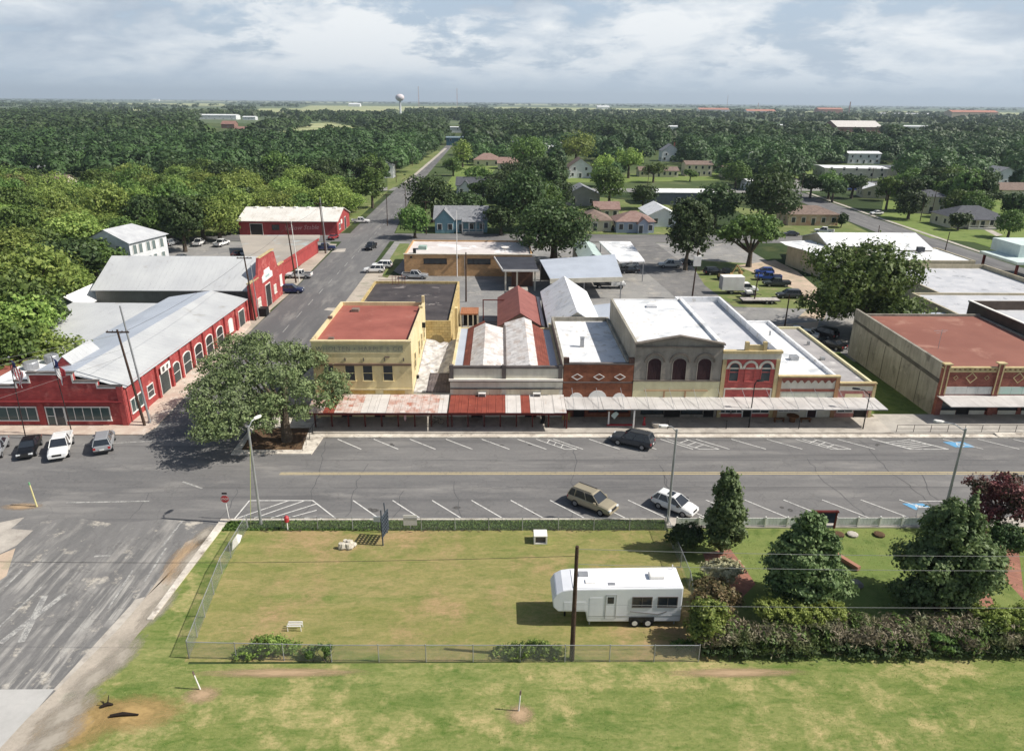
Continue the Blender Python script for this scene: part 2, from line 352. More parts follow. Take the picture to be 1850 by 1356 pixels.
# streets
sheet('main_street', rect(-260, 200, 53.2, 70.3), 0.006, ASPH)
sheet('main_street', rect(-62, -38, 70.25, 70.95), 0.0075, ASPH); sheet('gravel_apron', [(-42, 70.9), (-38, 70.9), (-37.5, 73), (-38.9, 100), (-39.2, 120), (-44, 120)], 0.0078, GRAV)
sheet('side_street', [(-38.4, 70.0), (-27.6, 70.0), (-27.6, 130), (-28.3, 190), (-34.6, 300), (-36, 420), (-38.5, 640), (-43.5, 640), (-42.6, 420), (-42.6, 320), (-41, 210), (-39.2, 130)], 0.012, ASPN)
sheet('side_street_south', [(-62, 53.6), (-58, 54.4), (-52, 53.1), (-47, 54.0), (-41, 53.3), (-37, 54.6), (-33, 53.5), (-29, 54.2), (-23.9, 53.6), (-24.4, 41.2), (-26.2, 35), (-26.2, -40), (-62, -40)], 0.013, ASPO)
sheet('concrete_pad', [(-46, 34.9), (-27.3, 34.95), (-27.5, 32.6), (-27.9, 30), (-28.6, 26), (-30, 20), (-46, 20)], 0.024, ground_mat('concrete_pad', S(184,182,178), S(170,168,164), S(196,192,186), s1=.1, s2=.4, s3=3, speck=.06))
sheet('concrete_gutter', gp((96,1246),(118,1250),(255,1090),(262,1078),(246,1082)), 0.023, CONC); sheet('gravel_verge', gp((120,1250),(262,1080),(335,980),(400,948),(375,960),(300,1075),(150,1252)), 0.0275, GRAV)
sheet('gravel_verge', [(-24.4, 46), (-24.3, 41), (-25.3, 33.5), (-26.2, 28), (-28.9, 20), (-29.6, 20), (-28.3, 27), (-27.6, 32.6), (-27.1, 35), (-26.1, 40), (-25.4, 46)], 0.026, GRAV)
sheet('pale_patch', gp((-20,948),(45,934),(20,955),(60,958),(30,985),(-20,1010)), 0.023, CONC)
sheet('pale_patch', gp((-20,1010),(28,990),(12,1040),(-20,1062)), 0.0245, SAND)
sheet('back_street', [(-130, 185), (-39, 185.5), (-39, 198), (-130, 198)], 0.014, ASPH)
sheet('back_street', [(-28.2, 186.5), (104, 186.5), (104, 198.5), (-28.9, 198)], 0.014, ASPH)
sheet('far_street', [(-34, 298), (109, 298), (109, 312), (-34.5, 310)], 0.034, ASPL)
sheet('far_street', [(-180, 298), (-42.6, 298), (-42.6, 310), (-180, 308)], 0.034, ASPL)
sheet('side_street', [(-34.6, 298), (-36, 420), (-38.5, 640), (-43.5, 640), (-42.6, 420), (-42.6, 298)], 0.048, ASPN)
EST = [G(1440,345), G(1500,352), G(1600,388), G(1700,425), G(1841,478), (122, 110), (103, 110), G(1720,485), G(1600,425), G(1500,385)]
E0, E1 = 106.0, 119.0
sheet('east_street', [(103.5, 90), (116.5, 90), (117.5, 165), (120, 230), (124.5, 306), (150, 600), (138, 600), (114, 306), (109, 230), (104.5, 165)], 0.040, ASPN)
sheet('sidewalk', [(118.3, 166), (119.6, 166), (122.4, 230), (126.8, 300), (125.4, 300), (121, 230)], 0.05, CONC)
# sidewalks and kerbs of the storefront row (two low steps)
sheet('kerb', rect(-19.6, 62, 70.2, 71.0), 0.16, CURB, .16)
sheet('sidewalk', rect(-20.2, 43.4, 71.0, 75.25), 0.32, CONC, .32)
sheet('sidewalk', rect(43.4, 62, 71.0, 76.1), 0.30, ground_mat('concrete_walk_grey', S(178,172,162), S(160,154,146), S(196,188,176), s1=.2, s2=.8, s3=5, speck=.1), .3)
sheet('kerb', [(-27.4, 66.3), (-19.2, 66.3), (-18.9, 70.2), (-19.6, 70.2), (-19.6, 71), (-20.2, 71), (-20.2, 75.2), (-27.4, 75.2)], 0.15, CURB, .15)
sheet('tree_bed', [(-26.6, 67.2), (-20.4, 67.2), (-20.9, 72.5), (-26.9, 72.5)], 0.165, SOIL)
sheet('sidewalk', [(-27.4, 75.2), (-20.5, 75.2), (-20.5, 100), (-24.5, 100)], 0.10, GRAV, .1)
sheet('sidewalk', [(-62, 70.9), (-38.4, 70.9), (-37.9, 73), (-38.3, 82), (-40.0, 112), (-42.5, 118), (-42.5, 114), (-41.5, 73.3), (-62, 73.3)], 0.14, CONP, .14)
sheet('gravel_apron', [(-43.5, 117), (-39.6, 112.3), (-39.3, 131), (-40.9, 182), (-44.5, 183), (-43, 140)], 0.020, GRAV)
sheet('gravel_apron', [(-27.6, 100), (-20.3, 100), (-19, 122), (-20, 147), (-24, 148), (-25.5, 160), (-27.9, 160)], 0.020, GRAV)
sheet('grass_strip', gp((700,502),(728,470),(740,440),(722,440),(706,465),(690,500)), 0.03, LAWN)
# paved yards behind
sheet('parking_lot', [(-21, 95), (62, 95), (62, 186), (-27, 186), (-27, 160), (-20, 147), (-19, 122)], 0.009, ASPL)
sheet('alley', [(29, 186.5), (40.5, 186.5), (43, 130), (48.5, 95), (40, 95), (33, 130)], 0.015, ground_mat('alley', S(126,124,122), S(110,109,108), S(150,144,136), s1=.1, s2=.4, s3=3, cracks=.4))
sheet('cross_alley', [(40, 112), (72, 112), (76, 122), (40, 123)], 0.018, ASPL)
sheet('sandy_yard', gp((1360,590),(1480,580),(1470,610),(1400,612)), 0.023, SAND)
sheet('grass_yard', [(42, 124), (62, 122), (60, 160), (44, 165), (41, 140)], 0.020, LAWN)
sheet('dirt_drive', gp((1330,480),(1430,520),(1470,548),(1440,575),(1490,575),(1500,540),(1440,490),(1400,470)), 0.026, SAND)
sheet('grass_strip', [(43.4, 76.2), (51, 76.2), (50, 99), (42.5, 99)], 0.02, GRS_V)
sheet('parking_lot', [(-92, 160), (-44, 160), (-43, 184.8), (-92, 184.8)], 0.012, ASPL)
sheet('lawn', [(-95, 186), (-62, 198.5), (-60, 198.5), (-60, 215), (-95, 260)], 0.016, LAWN)
sheet('dirt_drive', gp((450,430),(478,430),(470,422),(452,422)), 0.03, SAND)
sheet('lawn', [(-43, 199), (-70, 199), (-70, 235), (-44.5, 296)], 0.018, LAWN)
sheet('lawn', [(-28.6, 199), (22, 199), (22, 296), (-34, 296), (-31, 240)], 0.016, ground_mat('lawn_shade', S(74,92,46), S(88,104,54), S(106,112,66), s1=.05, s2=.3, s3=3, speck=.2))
sheet('lawn', [(22, 199), (60, 199), (60, 260), (22, 297)], 0.018, LAWN)
sheet('lawn', [(80, 199), (104.5, 199), (108, 225), (80, 260)], 0.017, LAWN)
GB = ground_mat('grass_bright', S(104,126,54), S(122,136,68), S(88,108,48), s1=.08, s2=.4, s3=4, speck=.15)
sheet('lawn', gp((1590,393),(1680,430),(1760,438),(1860,470),(1860,360),(1600,345)), 0.045, GB)
sheet('footpath', gp((1755,403),(1765,403),(1812,425),(1800,427)), 0.055, CONC)
sheet('lawn', gp((1120,330),(1300,326),(1300,312),(1130,315)), 0.06, GB)
sheet('lawn', gp((1010,330),(1080,330),(1085,318),(1010,318)), 0.06, GB)
sheet('lawn', gp((1430,322),(1500,325),(1480,300),(1430,302)), 0.07, GB)
sheet('lawn', gp((700,345),(730,328),(800,275),(790,272),(700,320)), 0.05, LAWN)
sheet('sidewalk', gp((727,333),(733,333),(808,268),(803,268)), 0.06, CONC)
sheet('lawn', gp((800,345),(860,345),(900,300),(835,290)), 0.05, GB)
sheet('far_parking', gp((1440,345),(1560,345),(1640,330),(1430,322)), 0.06, ASPL)
sheet('lawn', gp((1400,412),(1520,412),(1500,400),(1405,400)), 0.05, LAWN)
# pale fields beyond the woods
FIELDS = [[(450,205),(700,213),(700,196),(470,196)], [(120,212),(330,215),(300,208),(100,208)], [(-40,220),(90,213),(60,203),(-40,200)], [(540,197),(830,203),(860,193),(560,191)], [(860,201),(1250,205),(1280,198),(900,193)],
    [(470,242),(560,236),(650,232),(600,221),(500,228),(440,238)], [(1560,207),(1841,212),(1841,204),(1600,201)], [(200,200),(420,203),(400,198),(220,197)], [(1300,202),(1500,204),(1480,199),(1320,198)], [(900,190),(1100,191.5),(1090,188.5),(920,187.8)], [(100,190),(420,192),(400,187),(120,186)], [(250,183),(700,187),(690,185),(260,181.5)]]
for k, a in enumerate(FIELDS): sheet('field', gp(*a), 0.4+.02*k, FIELD)
# painted markings
def stripes(name, segs, w, z, m):
    mb = MB()
    for i, (a, b) in enumerate(segs):
        if i: z += .0012
        a = Vector(a); b = Vector(b); d = (b-a).normalized(); n = Vector((-d.y, d.x))*w/2
        mb.poly([(*(a-n), z), (*(b-n), z), (*(b+n), z), (*(a+n), z)])
    return struct(name, mb, m)
stripes('centre_line', [((-21.3, 62.52), (200, 62.62)), ((-21.3, 62.2), (200, 62.3))], .14, .016, LINE_Y)
NS = []; x = -17.3
while x < 60:
    NS.append(((x, 70.0), (x+2.95, 67.6))); x += 3.86
stripes('parking_lines', NS, .12, .016, LINE_W)
SS = []; x = -13.24
while x < 38:
    if not (14 < x < 14.5): SS.append(((x, 57.3), (x+2.85, 54.25)))
    x += 3.58
stripes('parking_lines', SS, .12, .018, LINE_W)
H = [((-22.6, 57.3), (-16.9, 57.3)), ((-22.6, 57.3), (-22.9, 54.3)), ((-16.9, 57.3), (-14.2, 54.3))]
for k in range(6):
    a = -22.7+k*1.45; H.append(((a, 54.35+.0*k), (min(a+3.6, -16.9+(0 if a+3.6 < -16.9 else 0)+ .25*k), 57.25-max(0, (a+3.6+16.9))*.75)))
stripes('hatched_no_parking', H, .12, .020, LINE_W)
def hatch2(x0, x1, n=3):
    d = (2.95, -2.4); L = lambda q, t: (q+d[0]*t, 70+d[1]*t); sl = .30
    h = [(L(x0, 0), L(x0, 1)), (L(x1, 0), L(x1, 1)), (L(x0, 1), L(x1, 1))]
    for k in range(n):
        t = sl+(1-sl)*(k+.35)/n
        h.append((L(x0, t), L(x1, t-sl)))
    return h
stripes('hatched_no_parking', hatch2(4.0, 5.2), .1, .0225, LINE_W)
stripes('hatched_no_parking', hatch2(18.2, 20.2), .1, .0225, LINE_W)
stripes('hatched_no_parking', hatch2(32.2, 34.2), .1, .0225, LINE_W)
stripes('hatched_no_parking', hatch2(40.5, 44.6, 5), .1, .0225, LINE_W)
stripes('hatched_no_parking', [(G(1660,925), G(1740,925)), (G(1685,924), G(1688,935)), (G(1735,905), G(1742,935)), (G(1660,905), G(1735,905))], .1, .0225, LINE_W)
def disabled_bay(px, py, w, h):
    x, y = G(px, py); mb = MB(); mb.poly([(x-w/2-.3, y+h/2, .026), (x+w/2-.3, y+h/2, .026), (x+w/2+.3, y-h/2, .026), (x-w/2+.3, y-h/2, .026)])
    struct('disabled_bay_marking', mb, LINE_B)
    mb = MB(); t = .07
    for a, b in [((-.1, .4), (0, .1)), ((0, .1), (.3, .1)), ((.3, .1), (.42, -.3))]: 
        a = Vector(a); b = Vector(b); d = (b-a).normalized(); n = Vector((-d.y, d.x))*t
        mb.poly([(x+p.x, y+p.y, .031) for p in (a-n, b-n, b+n, a+n)])
    for i in range(10):
        t0 = 2.2+i*.42; t1 = t0+.42
        mb.poly([(x+.05+r*math.cos(t), y-.12+r*math.sin(t), .031) for r, t in ((.3, t0), (.3, t1), (.4, t1), (.4, t0))])
    struct('wheelchair_marking', mb, LINE_W)
disabled_bay(1733, 803, 2.2, 1.3); disabled_bay(1660, 915, 1.9, 1.1)
stripes('crossing_line', [(G(150,803), G(310,795)), (G(330,870), G(365,882)), (G(170,1005), G(200,1003)), (G(120,908), G(270,905))], .2, .0215, LINE_F)
stripes('railway_cross_marking', [(G(82,1075), G(38,1160)), (G(118,1072), G(0,1162))], .45, .0265, LINE_F)
stripes('worn_lane_line', [(G(330,940), G(295,985)), (G(240,1030), G(195,1100)), (G(300,990), G(262,1050)), (G(75,1060), G(-20,1150)), (G(40,1030), G(10,1060))], .16, .0255, LINE_F)
stripes('worn_lane_line', [((-33.8, 100+8*k), (-33.9, 104+8*k)) for k in range(0, 20)], .12, .021, LINE_F)
sheet('pale_patch', gp((597,456),(623,455),(625,449),(610,450)), .027, CONC)
sheet('pale_patch', gp((585,560),(602,562),(608,556),(592,556)), .028, CONC)
OIL = None
# low decals of dead grass and bare soil
def patch_mat(name, c, c2):
    n = NB(name); ln = n.n.new('ShaderNodeVectorMath'); ln.operation = 'LENGTH'; n.l.new(n.co, ln.inputs[0])
    r = n.math('ADD', ln.outputs['Value'], n.math('MULTIPLY', n.math('SUBTRACT', n.noise(3.5, 6, .7), .5), 1.1))
    a = n.step(r, .98, .2); n.val(n.b.inputs['Alpha'], a)
    return n.done(n.mix(n.noise(7, 5, .7), c, c2), .95, 0, .1)
PS = patch_mat('straw_patch', S(190,158,96), S(148,120,70)); PD = patch_mat('bare_patch', S(190,160,128), S(160,134,96)); PB = patch_mat('burnt_patch', S(70,56,40), S(96,76,52))
def patch(px, py, rx, ry, m, name='bare_ground', z=.034, wy=None, rot=0):
    x, y = G(px, py) if wy is None else (px, wy)
    mb = MB(); mb.poly([(math.cos(t*math.pi/12), math.sin(t*math.pi/12), 0) for t in range(24)])
    o = mb.build(name, m, kind='structure'); o.location = (x, y, z); o.scale = (rx, ry, 1); o.rotation_euler = (0, 0, R_(rot)); return o
patch(240, 1288, 3.4, 1.6, PS, 'straw_patch'); patch(365, 1255, 1.3, .8, PD); patch(940, 1290, 1.0, .9, PD); 
patch(510, 1215, 6, .5, PD); patch(140, 1310, 2.5, 2.5, PS, z=.04); patch(1330, 1215, 5, .5, PD, z=.039)
patch(330, 1010, 1.2, 3.5, PD); pass
patch(40, 915, 2.0, .7, PD, z=.04)
PG = patch_mat('gravel_patch', S(176,166,150), S(150,142,130)); PL = patch_mat('lush_patch', S(96,120,44), S(112,134,54)); PY = patch_mat('dry_patch', S(176,164,108), S(160,146,92))
for k, (px, py, rx, ry, rt_) in enumerate(((215,1190,2.6,1.1,78),(285,1100,2.6,.9,80),(345,1010,2.8,.9,84),(370,965,1.6,.8,80),(120,1290,2.4,1.3,60),(170,1225,2.2,1.0,70),(90,1340,2.4,1.2,50))): patch(px, py, rx, ry, PG, 'gravel', z=.044+.003*k, rot=rt_)

OIL = patch_mat('oil_stain', S(88,86,84), S(100,98,96)); TAR = patch_mat('tar_patch', S(92,92,94), S(84,84,86)); rq = random.Random(12)
for k in range(22): patch(0, 0, rq.uniform(.2, .5), rq.uniform(.2, .4), OIL, 'oil_stain', z=.012+.0002*k, wy=0).location = (-15+rq.randrange(18)*3.7+rq.uniform(-.4, .4), rq.choice([68.6, 56.0, 68.9, 55.6])+rq.uniform(-.5, .5), .0125+.0002*k)
for k in range(0): patch(0, 0, rq.uniform(1.5, 5), rq.uniform(.5, 1.4), TAR, 'asphalt_patch', wy=0).location = (rq.uniform(-40, 55), rq.uniform(57, 67), .0105+.0002*k)
for k in range(0): patch(0, 0, rq.uniform(.8, 1.8), rq.uniform(2, 7), TAR, 'asphalt_patch', wy=0).location = (rq.uniform(-37, -29), rq.uniform(78, 170), .0165+.0002*k)
m = MB(); rq = random.Random(8)
for k in range(13):
    x0 = rq.uniform(-34, 56); P = [(x0, 54.3)]
    while P[-1][1] < 70: P.append((P[-1][0]+rq.uniform(-.35, .35), P[-1][1]+rq.uniform(.5, 1.2)))
    P = P[:rq.randrange(6, len(P))]
    for a, c in zip(P[:-1], P[1:]): m.poly([(a[0], a[1], .0150), (a[0]+.06, a[1], .0150), (c[0]+.06, min(c[1], 70), .0150), (c[0], min(c[1], 70), .0150)])
for yy in (59.6, 65.1):
    x0 = -20
    while x0 < 60: x1 = x0+rq.uniform(1.5, 4); dy = rq.uniform(-.05, .05); m.poly([(x0, yy+dy, .0152), (x1, yy-dy, .0152), (x1, yy-dy+.06, .0152), (x0, yy+dy+.06, .0152)]); x0 = x1+rq.choice([0, 0, 1.5])
struct('crack_sealing', m, ground_mat('tar_seal', S(84,84,86), S(96,96,97), speck=.2))
# brick garden paths of the park
sheet('brick_path', gp((1270,1000),(1318,990),(1345,1025),(1365,1055),(1330,1090),(1300,1120),(1270,1110),(1290,1060)), .034, BRICKP)
sheet('brick_path', gp((1705,950),(1765,950),(1841,1000),(1860,1160),(1760,1130),(1745,1080),(1800,1060),(1760,1000)), .034, BRICKP)
sheet('lawn', gp((1770,1035),(1790,1020),(1860,1095),(1860,1130),(1800,1100)), .045, GRS_P)
# ------------------------------------------------------------------ building materials and pieces
YEL = mat('stucco_yellow', S(232,214,158), S(218,198,140), sc=.5, streak=.18, stain=(S(190,170,120), .60, .5))
YELP = mat('stucco_pale_yellow', S(226,208,160), S(212,192,140), sc=.5, streak=.3, stain=(S(170,150,110), .6, .7))
YELB = mat('yellow_stone_block', S(206,184,124), S(186,162,104), sc=1.2, brick=((.66,.62,.52), .7, .38), stain=(S(120,104,70), .6, .8))
GOLD = mat('golden_board', S(214,180,92), S(196,160,76), rib=('x', .5, .02, .35))
CREAM = mat('cream_paint', S(218,212,196), S(204,198,180), sc=.7, streak=.22)
CREAMB = mat('cream_board', S(222,210,182), S(208,194,164), rib=('x', 1.15, .03, .4), streak=.15)
GREYT = mat('dark_grey_trim', S(108,100,96), S(86,80,78))
BRK = mat('brown_red_brick', S(150,92,64), S(132,78,54), sc=1.5, brick=((.8,.76,.7), .4, .15), streak=.12)
BRKR = mat('red_brick', S(158,96,82), S(138,78,66), sc=1.5, brick=((.8,.76,.7), .4, .15), streak=.12)
CRED = mat('coral_red_paint', S(196,94,88), S(180,82,78), sc=1.2, brick=((.9,.86,.84), .4, .15))
PLG = mat('grey_plaster', S(158,150,138), S(140,132,122), sc=.8, streak=.3, stain=(S(116,112,100), .58, .8))
PLGS = mat('grey_plaster_side', S(170,164,148), S(150,144,130), sc=.5, streak=.45)
PALEY = mat('pale_yellow_paint', S(224,216,172), S(212,202,156), sc=.7, streak=.1)
MAROON = mat('maroon_shutter', S(64,40,42), S(52,32,36), rib=('x', .18, .02, .4))
WHROOF = mat('white_roof_coating', S(236,236,236), S(218,220,222), sc=.35, fine=.05, stain=[(S(186,190,194), .56, .35), (S(200,196,188), .55, 1.1)], rough=.6)
GRROOF = mat('grey_white_roof', S(200,200,203), S(180,182,187), sc=.3, fine=.06, stain=[(S(150,152,156), .58, .5), (S(214,210,202), .6, 1.3)], rough=.6)
REDROOF = mat('red_roof_coating', S(164,92,78), S(144,78,66), sc=.3, fine=.1, stain=[(S(168,104,88), .60, .5), (S(96,56,50), .70, 1.2)])
RUSTY = mat('rusted_metal', S(136,70,54), S(112,56,44), sc=.8, rib=('x', .30, .03, .25), stain=(S(176,110,80), .62, .9))
DARKROOF = mat('black_gravel_roof', S(82,76,76), S(62,58,60), sc=.4, stain=[(S(132,124,120), .60, .5, .05), (S(96,70,62), .66, .8)])
PATCHW = mat('white_patched_sheet', S(226,222,218), S(196,190,186), sc=1.4, sheet=(.8, 1.3, S(160,122,88), -.45), rib=('y', 1.3, .04, .6), stain=[(S(168,136,108), .62, .9), (S(150,146,142), .58, 2.0)], rough=.6)
TARP = mat('white_tarp', S(208,206,204), S(160,156,154), sc=1.4, stain=(S(100,94,92), .60, .9), rough=.6, bump=1.0)
PURL = mat('weathered_metal', S(112,102,102), S(84,76,78), sc=.8, rib=('x', .35, .04, .5), stain=(S(180,172,168), .6, .6))
CANW = mat('canopy_metal_white', S(214,208,202), S(196,190,184), sc=.8, rib=('x', 1.0, .03, .35), stain=(S(186,160,140), .62, .8), rough=.5)
CANR = mat('canopy_metal_rusted', S(150,70,52), S(130,58,44), sc=1.0, rib=('x', .75, .05, -.8), stain=(S(190,120,96), .66, 1.4), rough=.7)
CANM = mat('canopy_metal_rust_flecked', S(214,204,196), S(196,184,176), sc=.9, rib=('x', .75, .03, .3), sheet=(.55, .45, S(176,104,78), .05), rough=.6)
POSTR = mat('dark_red_post', S(104,40,34), S(84,32,28))
WOODB = mat('dark_interior', S(46,42,40), S(34,30,30)); SHOP = glass('shop_glass', (.03, .04, .045))
GLS = glass(); WTRIM = mat('white_trim', S(232,230,224), S(218,214,208), fine=.05)
REDP = mat('barn_red_paint', S(182,74,72), S(160,60,60), sc=.8, streak=.25, stain=(S(194,106,98), .57, .6), brick=((.92,.9,.9), .4, .2))
REDPS = mat('barn_red_metal', S(172,66,64), S(156,56,56), sc=.8, rib=('x', .6, .03, .25), streak=.1)
REDPE = mat('barn_red_metal_end', S(174,68,66), S(158,58,58), sc=.8, rib=('y', .6, .03, .25), streak=.1)
CORR = mat('corrugated_grey', S(190,192,192), S(176,178,180), sc=.25, rib=('y', .9, .02, .14), rough=.45, fine=.04, stain=(S(158,156,150), .64, .3))
CORB = mat('corrugated_blue_grey', S(184,192,204), S(172,180,192), sc=.25, rib=('y', .9, .02, .12), rough=.45, fine=.04)
CORX = mat('corrugated_pale', S(196,198,198), S(184,186,188), sc=.2, rib=('x', .9, .02, .12), rough=.45, fine=.04, stain=(S(170,168,164), .62, .4))
WROOF2 = mat('white_metal_roof', S(224,220,212), S(208,202,192), sc=.3, rib=('x', 1.0, .02, .12), rough=.5, stain=(S(190,178,160), .6, .4))
SIDG = mat('grey_metal_siding', S(150,146,138), S(136,132,126), rib=('x', .35, .03, .3))
WSID = mat('white_siding', S(226,228,230), S(212,214,218), rib=('z', .22, .02, .2), fine=.04)
TANB = mat('tan_brick', S(206,164,114), S(192,150,102), sc=1.2, brick=((.86,.84,.8), .4, .15), fine=.1)
CONCW = mat('cast_concrete_wall', S(164,158,144), S(142,136,124), sc=.35, streak=.6, stain=[(S(116,110,100), .56, .5), (S(182,176,160), .62, .9)])
SHINGLE_G = mat('grey_shingle', S(146,148,152), S(124,126,130), sc=1.2, rib=('y', .4, .03, .2), fine=.2)
SHINGLE_B = mat('brown_shingle', S(138,118,106), S(118,100,90), sc=1.2, rib=('y', .4, .03, .2), fine=.2)
SHINGLE_D = mat('dark_shingle', S(92,94,100), S(78,80,86), sc=1.2, rib=('y', .4, .03, .2), fine=.2)
SHINGLE_R = mat('rosy_shingle', S(156,128,118), S(138,108,98), sc=1.2, rib=('y', .4, .03, .2), fine=.2)
BLUES = mat('blue_siding', S(130,172,186), S(116,158,172), rib=('z', .25, .02, .25)); CREAMS = mat('cream_siding', S(220,212,186), S(206,198,170), rib=('z', .25, .02, .2))
GREYS = mat('grey_siding', S(172,170,164), S(158,156,150), rib=('z', .25, .02, .2)); LBLUE = mat('pale_blue_siding', S(176,188,206), S(162,174,194), rib=('z', .25, .02, .2))
STEEL = mat('galvanised_steel', S(176,178,180), S(150,152,156), metal=.4, rough=.45); BLACKM = mat('black_metal', S(34,34,36), S(26,26,28), rough=.5)
WOODP = mat('creosoted_pole', S(86,66,54), S(62,46,38), sc=3, streak=.3); WOODL = mat('weathered_wood', S(150,128,104), S(128,106,84), sc=3)
def window(par, F, u, z0, w, h, frame=WTRIM, gl=GLS, arch=0.0, fw_=.09, n0=0.0, bars=1, name='window', sill=True, mid=True):
    """glass set on the wall plane with its own frame (and sill)"""
    def outline(uu, ww, za, hh, a):
        p = [(uu-ww/2, za), (uu+ww/2, za)]
        if a <= 0: return p+[(uu+ww/2, za+hh), (uu-ww/2, za+hh)]
        k = 9; r = ww/2
        return p+[(uu+r*math.cos(math.pi*i/k), za+hh-a+a*math.sin(math.pi*i/k)) for i in range(k+1)]
    g = MB(); F.prism(g, outline(u, w, z0, h, arch), n0-.02, n0+.03); o = g.build(name, gl, par)
    f = MB(); F.box(f, u-w/2-fw_, u-w/2, z0, z0+h-arch, n0-.01, n0+.09); F.box(f, u+w/2, u+w/2+fw_, z0, z0+h-arch, n0-.01, n0+.09)
    if arch <= 0: F.box(f, u-w/2-fw_, u+w/2+fw_, z0+h, z0+h+fw_*1.2, n0-.01, n0+.1)
    else:
        k = 9; r = w/2
        for i in range(k):
            t0 = math.pi*i/k; t1 = math.pi*(i+1)/k
            q = [(u+(r)*math.cos(t), z0+h-arch+arch*math.sin(t)) for t in (t0, t1)]+[(u+(r+fw_)*math.cos(t), z0+h-arch+(arch+fw_)*math.sin(t)) for t in (t1, t0)]
            F.prism(f, q, n0-.01, n0+.09)
    for i in range(1, bars): F.box(f, u-w/2+w*i/bars-.03, u-w/2+w*i/bars+.03, z0, z0+h-arch, n0+.03, n0+.06)
    if h > 1.3 and bars == 1 and mid: F.box(f, u-w/2, u+w/2, z0+h*.5-.03, z0+h*.5+.03, n0+.03, n0+.06)
    f.build('window_frame', frame, o)
    if sill: s = MB(); F.box(s, u-w/2-fw_*1.5, u+w/2+fw_*1.5, z0-.1, z0-.002, n0-.01, n0+.14); s.build('sill', frame, o)
    return o
def door(par, F, u, z0, w, h, m, n0=0.0, frame=WTRIM, name='door', label=None):
    g = MB(); F.box(g, u-w/2, u+w/2, z0, z0+h, n0-.02, n0+.04); o = g.build(name, m, par, label=label)
    f = MB(); F.box(f, u-w/2-.1, u-w/2, z0, z0+h, n0-.01, n0+.1); F.box(f, u+w/2, u+w/2+.1, z0, z0+h, n0-.01, n0+.1); F.box(f, u-w/2-.1, u+w/2+.1, z0+h, z0+h+.12, n0-.01, n0+.1)
    f.build('door_frame', frame, o)
    if w < 2: k = MB(); F.box(k, u+w*.33, u+w*.4, z0+h*.45, z0+h*.5, n0+.04, n0+.09); k.build('handle', STEEL, o)
    return o
def text_mesh(name, s, F, u, z, size, m, par, n=.02, ex=.015, tilt=0.0, italic=0.0, spacing=1.0):
    cu = bpy.data.curves.new(name, 'FONT'); cu.body = s; cu.size = size; cu.extrude = ex; cu.align_x = 'CENTER'; cu.align_y = 'CENTER'; cu.shear = italic; cu.resolution_u = 2; cu.space_character = spacing
    t = bpy.data.objects.new(name, cu); COL.objects.link(t)
    bpy.context.view_layer.update(); dg = bpy.context.evaluated_depsgraph_get(); me = bpy.data.meshes.new_from_object(t.evaluated_get(dg))
    bpy.data.objects.remove(t); me.materials.clear(); me.materials.append(m)
    o = bpy.data.objects.new(name, me); COL.objects.link(o); o.parent = par
    n3 = Vector((F.n[0], F.n[1], 0)); u3 = Vector((F.u[0], F.u[1], 0)); c = Vector(F.p(u, z, n))
    M = Matrix((( u3.x, 0, n3.x, c.x), (u3.y, 0, n3.y, c.y), (0, 1, 0, c.z), (0, 0, 0, 1))) @ Matrix.Rotation(tilt, 4, 'Z')
    r = par
    while r.parent is not None: r = r.parent
    o.matrix_local = WM[r.name].inverted() @ M
    return o
def shell(b, x0, x1, y0, y1, h, roofz, wm, roofm, fm=None, t=.3, wn='wall', top=None, front=True, sides='nwe', rname='roof', fh=None):
    """four walls standing as a parapet round a flat roof"""
    fh = fh or h
    if front: m = MB(); m.box(x0, x1, y0, y0+t, 0, fh); m.build('front_wall', fm or wm, b)
    m = MB()
    if 'w' in sides: m.box(x0, x0+t, y0+t, y1-t, 0, h)
    if 'e' in sides: m.box(x1-t, x1, y0+t, y1-t, 0, h)
    if 'n' in sides: m.box(x0, x1, y1-t, y1, 0, h)
    if m.v: m.build(wn, wm, b)
    m = MB(); m.box(x0+t, x1-t, y0+t, y1-t, roofz-.25, roofz); r = m.build(rname, roofm, b)
    return r
def gable(x0, x1, y0, y1, z0, z1, axis='x', ov=.4, th=.14, mb=None, ridge=None):
    """two roof slopes; axis = ridge direction"""
    m = mb or MB()
    if axis == 'x':
        yc = ridge if ridge is not None else (y0+y1)/2; k1 = (z1-z0)/(yc-y0); k2 = (z1-z0)/(y1-yc)
        m.prism([(x0-ov, y0-ov, z0-k1*ov), (x0-ov, yc, z1), (x0-ov, yc, z1+th), (x0-ov, y0-ov, z0-k1*ov+th)], (x1-x0+2*ov, 0, 0))
        m.prism([(x0-ov, yc, z1), (x0-ov, y1+ov, z0-k2*ov), (x0-ov, y1+ov, z0-k2*ov+th), (x0-ov, yc, z1+th)], (x1-x0+2*ov, 0, 0))
    else:
        xc = ridge if ridge is not None else (x0+x1)/2; k1 = (z1-z0)/(xc-x0); k2 = (z1-z0)/(x1-xc)
        m.prism([(x0-ov, y0-ov, z0-k1*ov), (x0-ov, y0-ov, z0-k1*ov+th), (xc, y0-ov, z1+th), (xc, y0-ov, z1)], (0, y1-y0+2*ov, 0))
        m.prism([(xc, y0-ov, z1), (xc, y0-ov, z1+th), (x1+ov, y0-ov, z0-k2*ov+th), (x1+ov, y0-ov, z0-k2*ov)], (0, y1-y0+2*ov, 0))
    return m
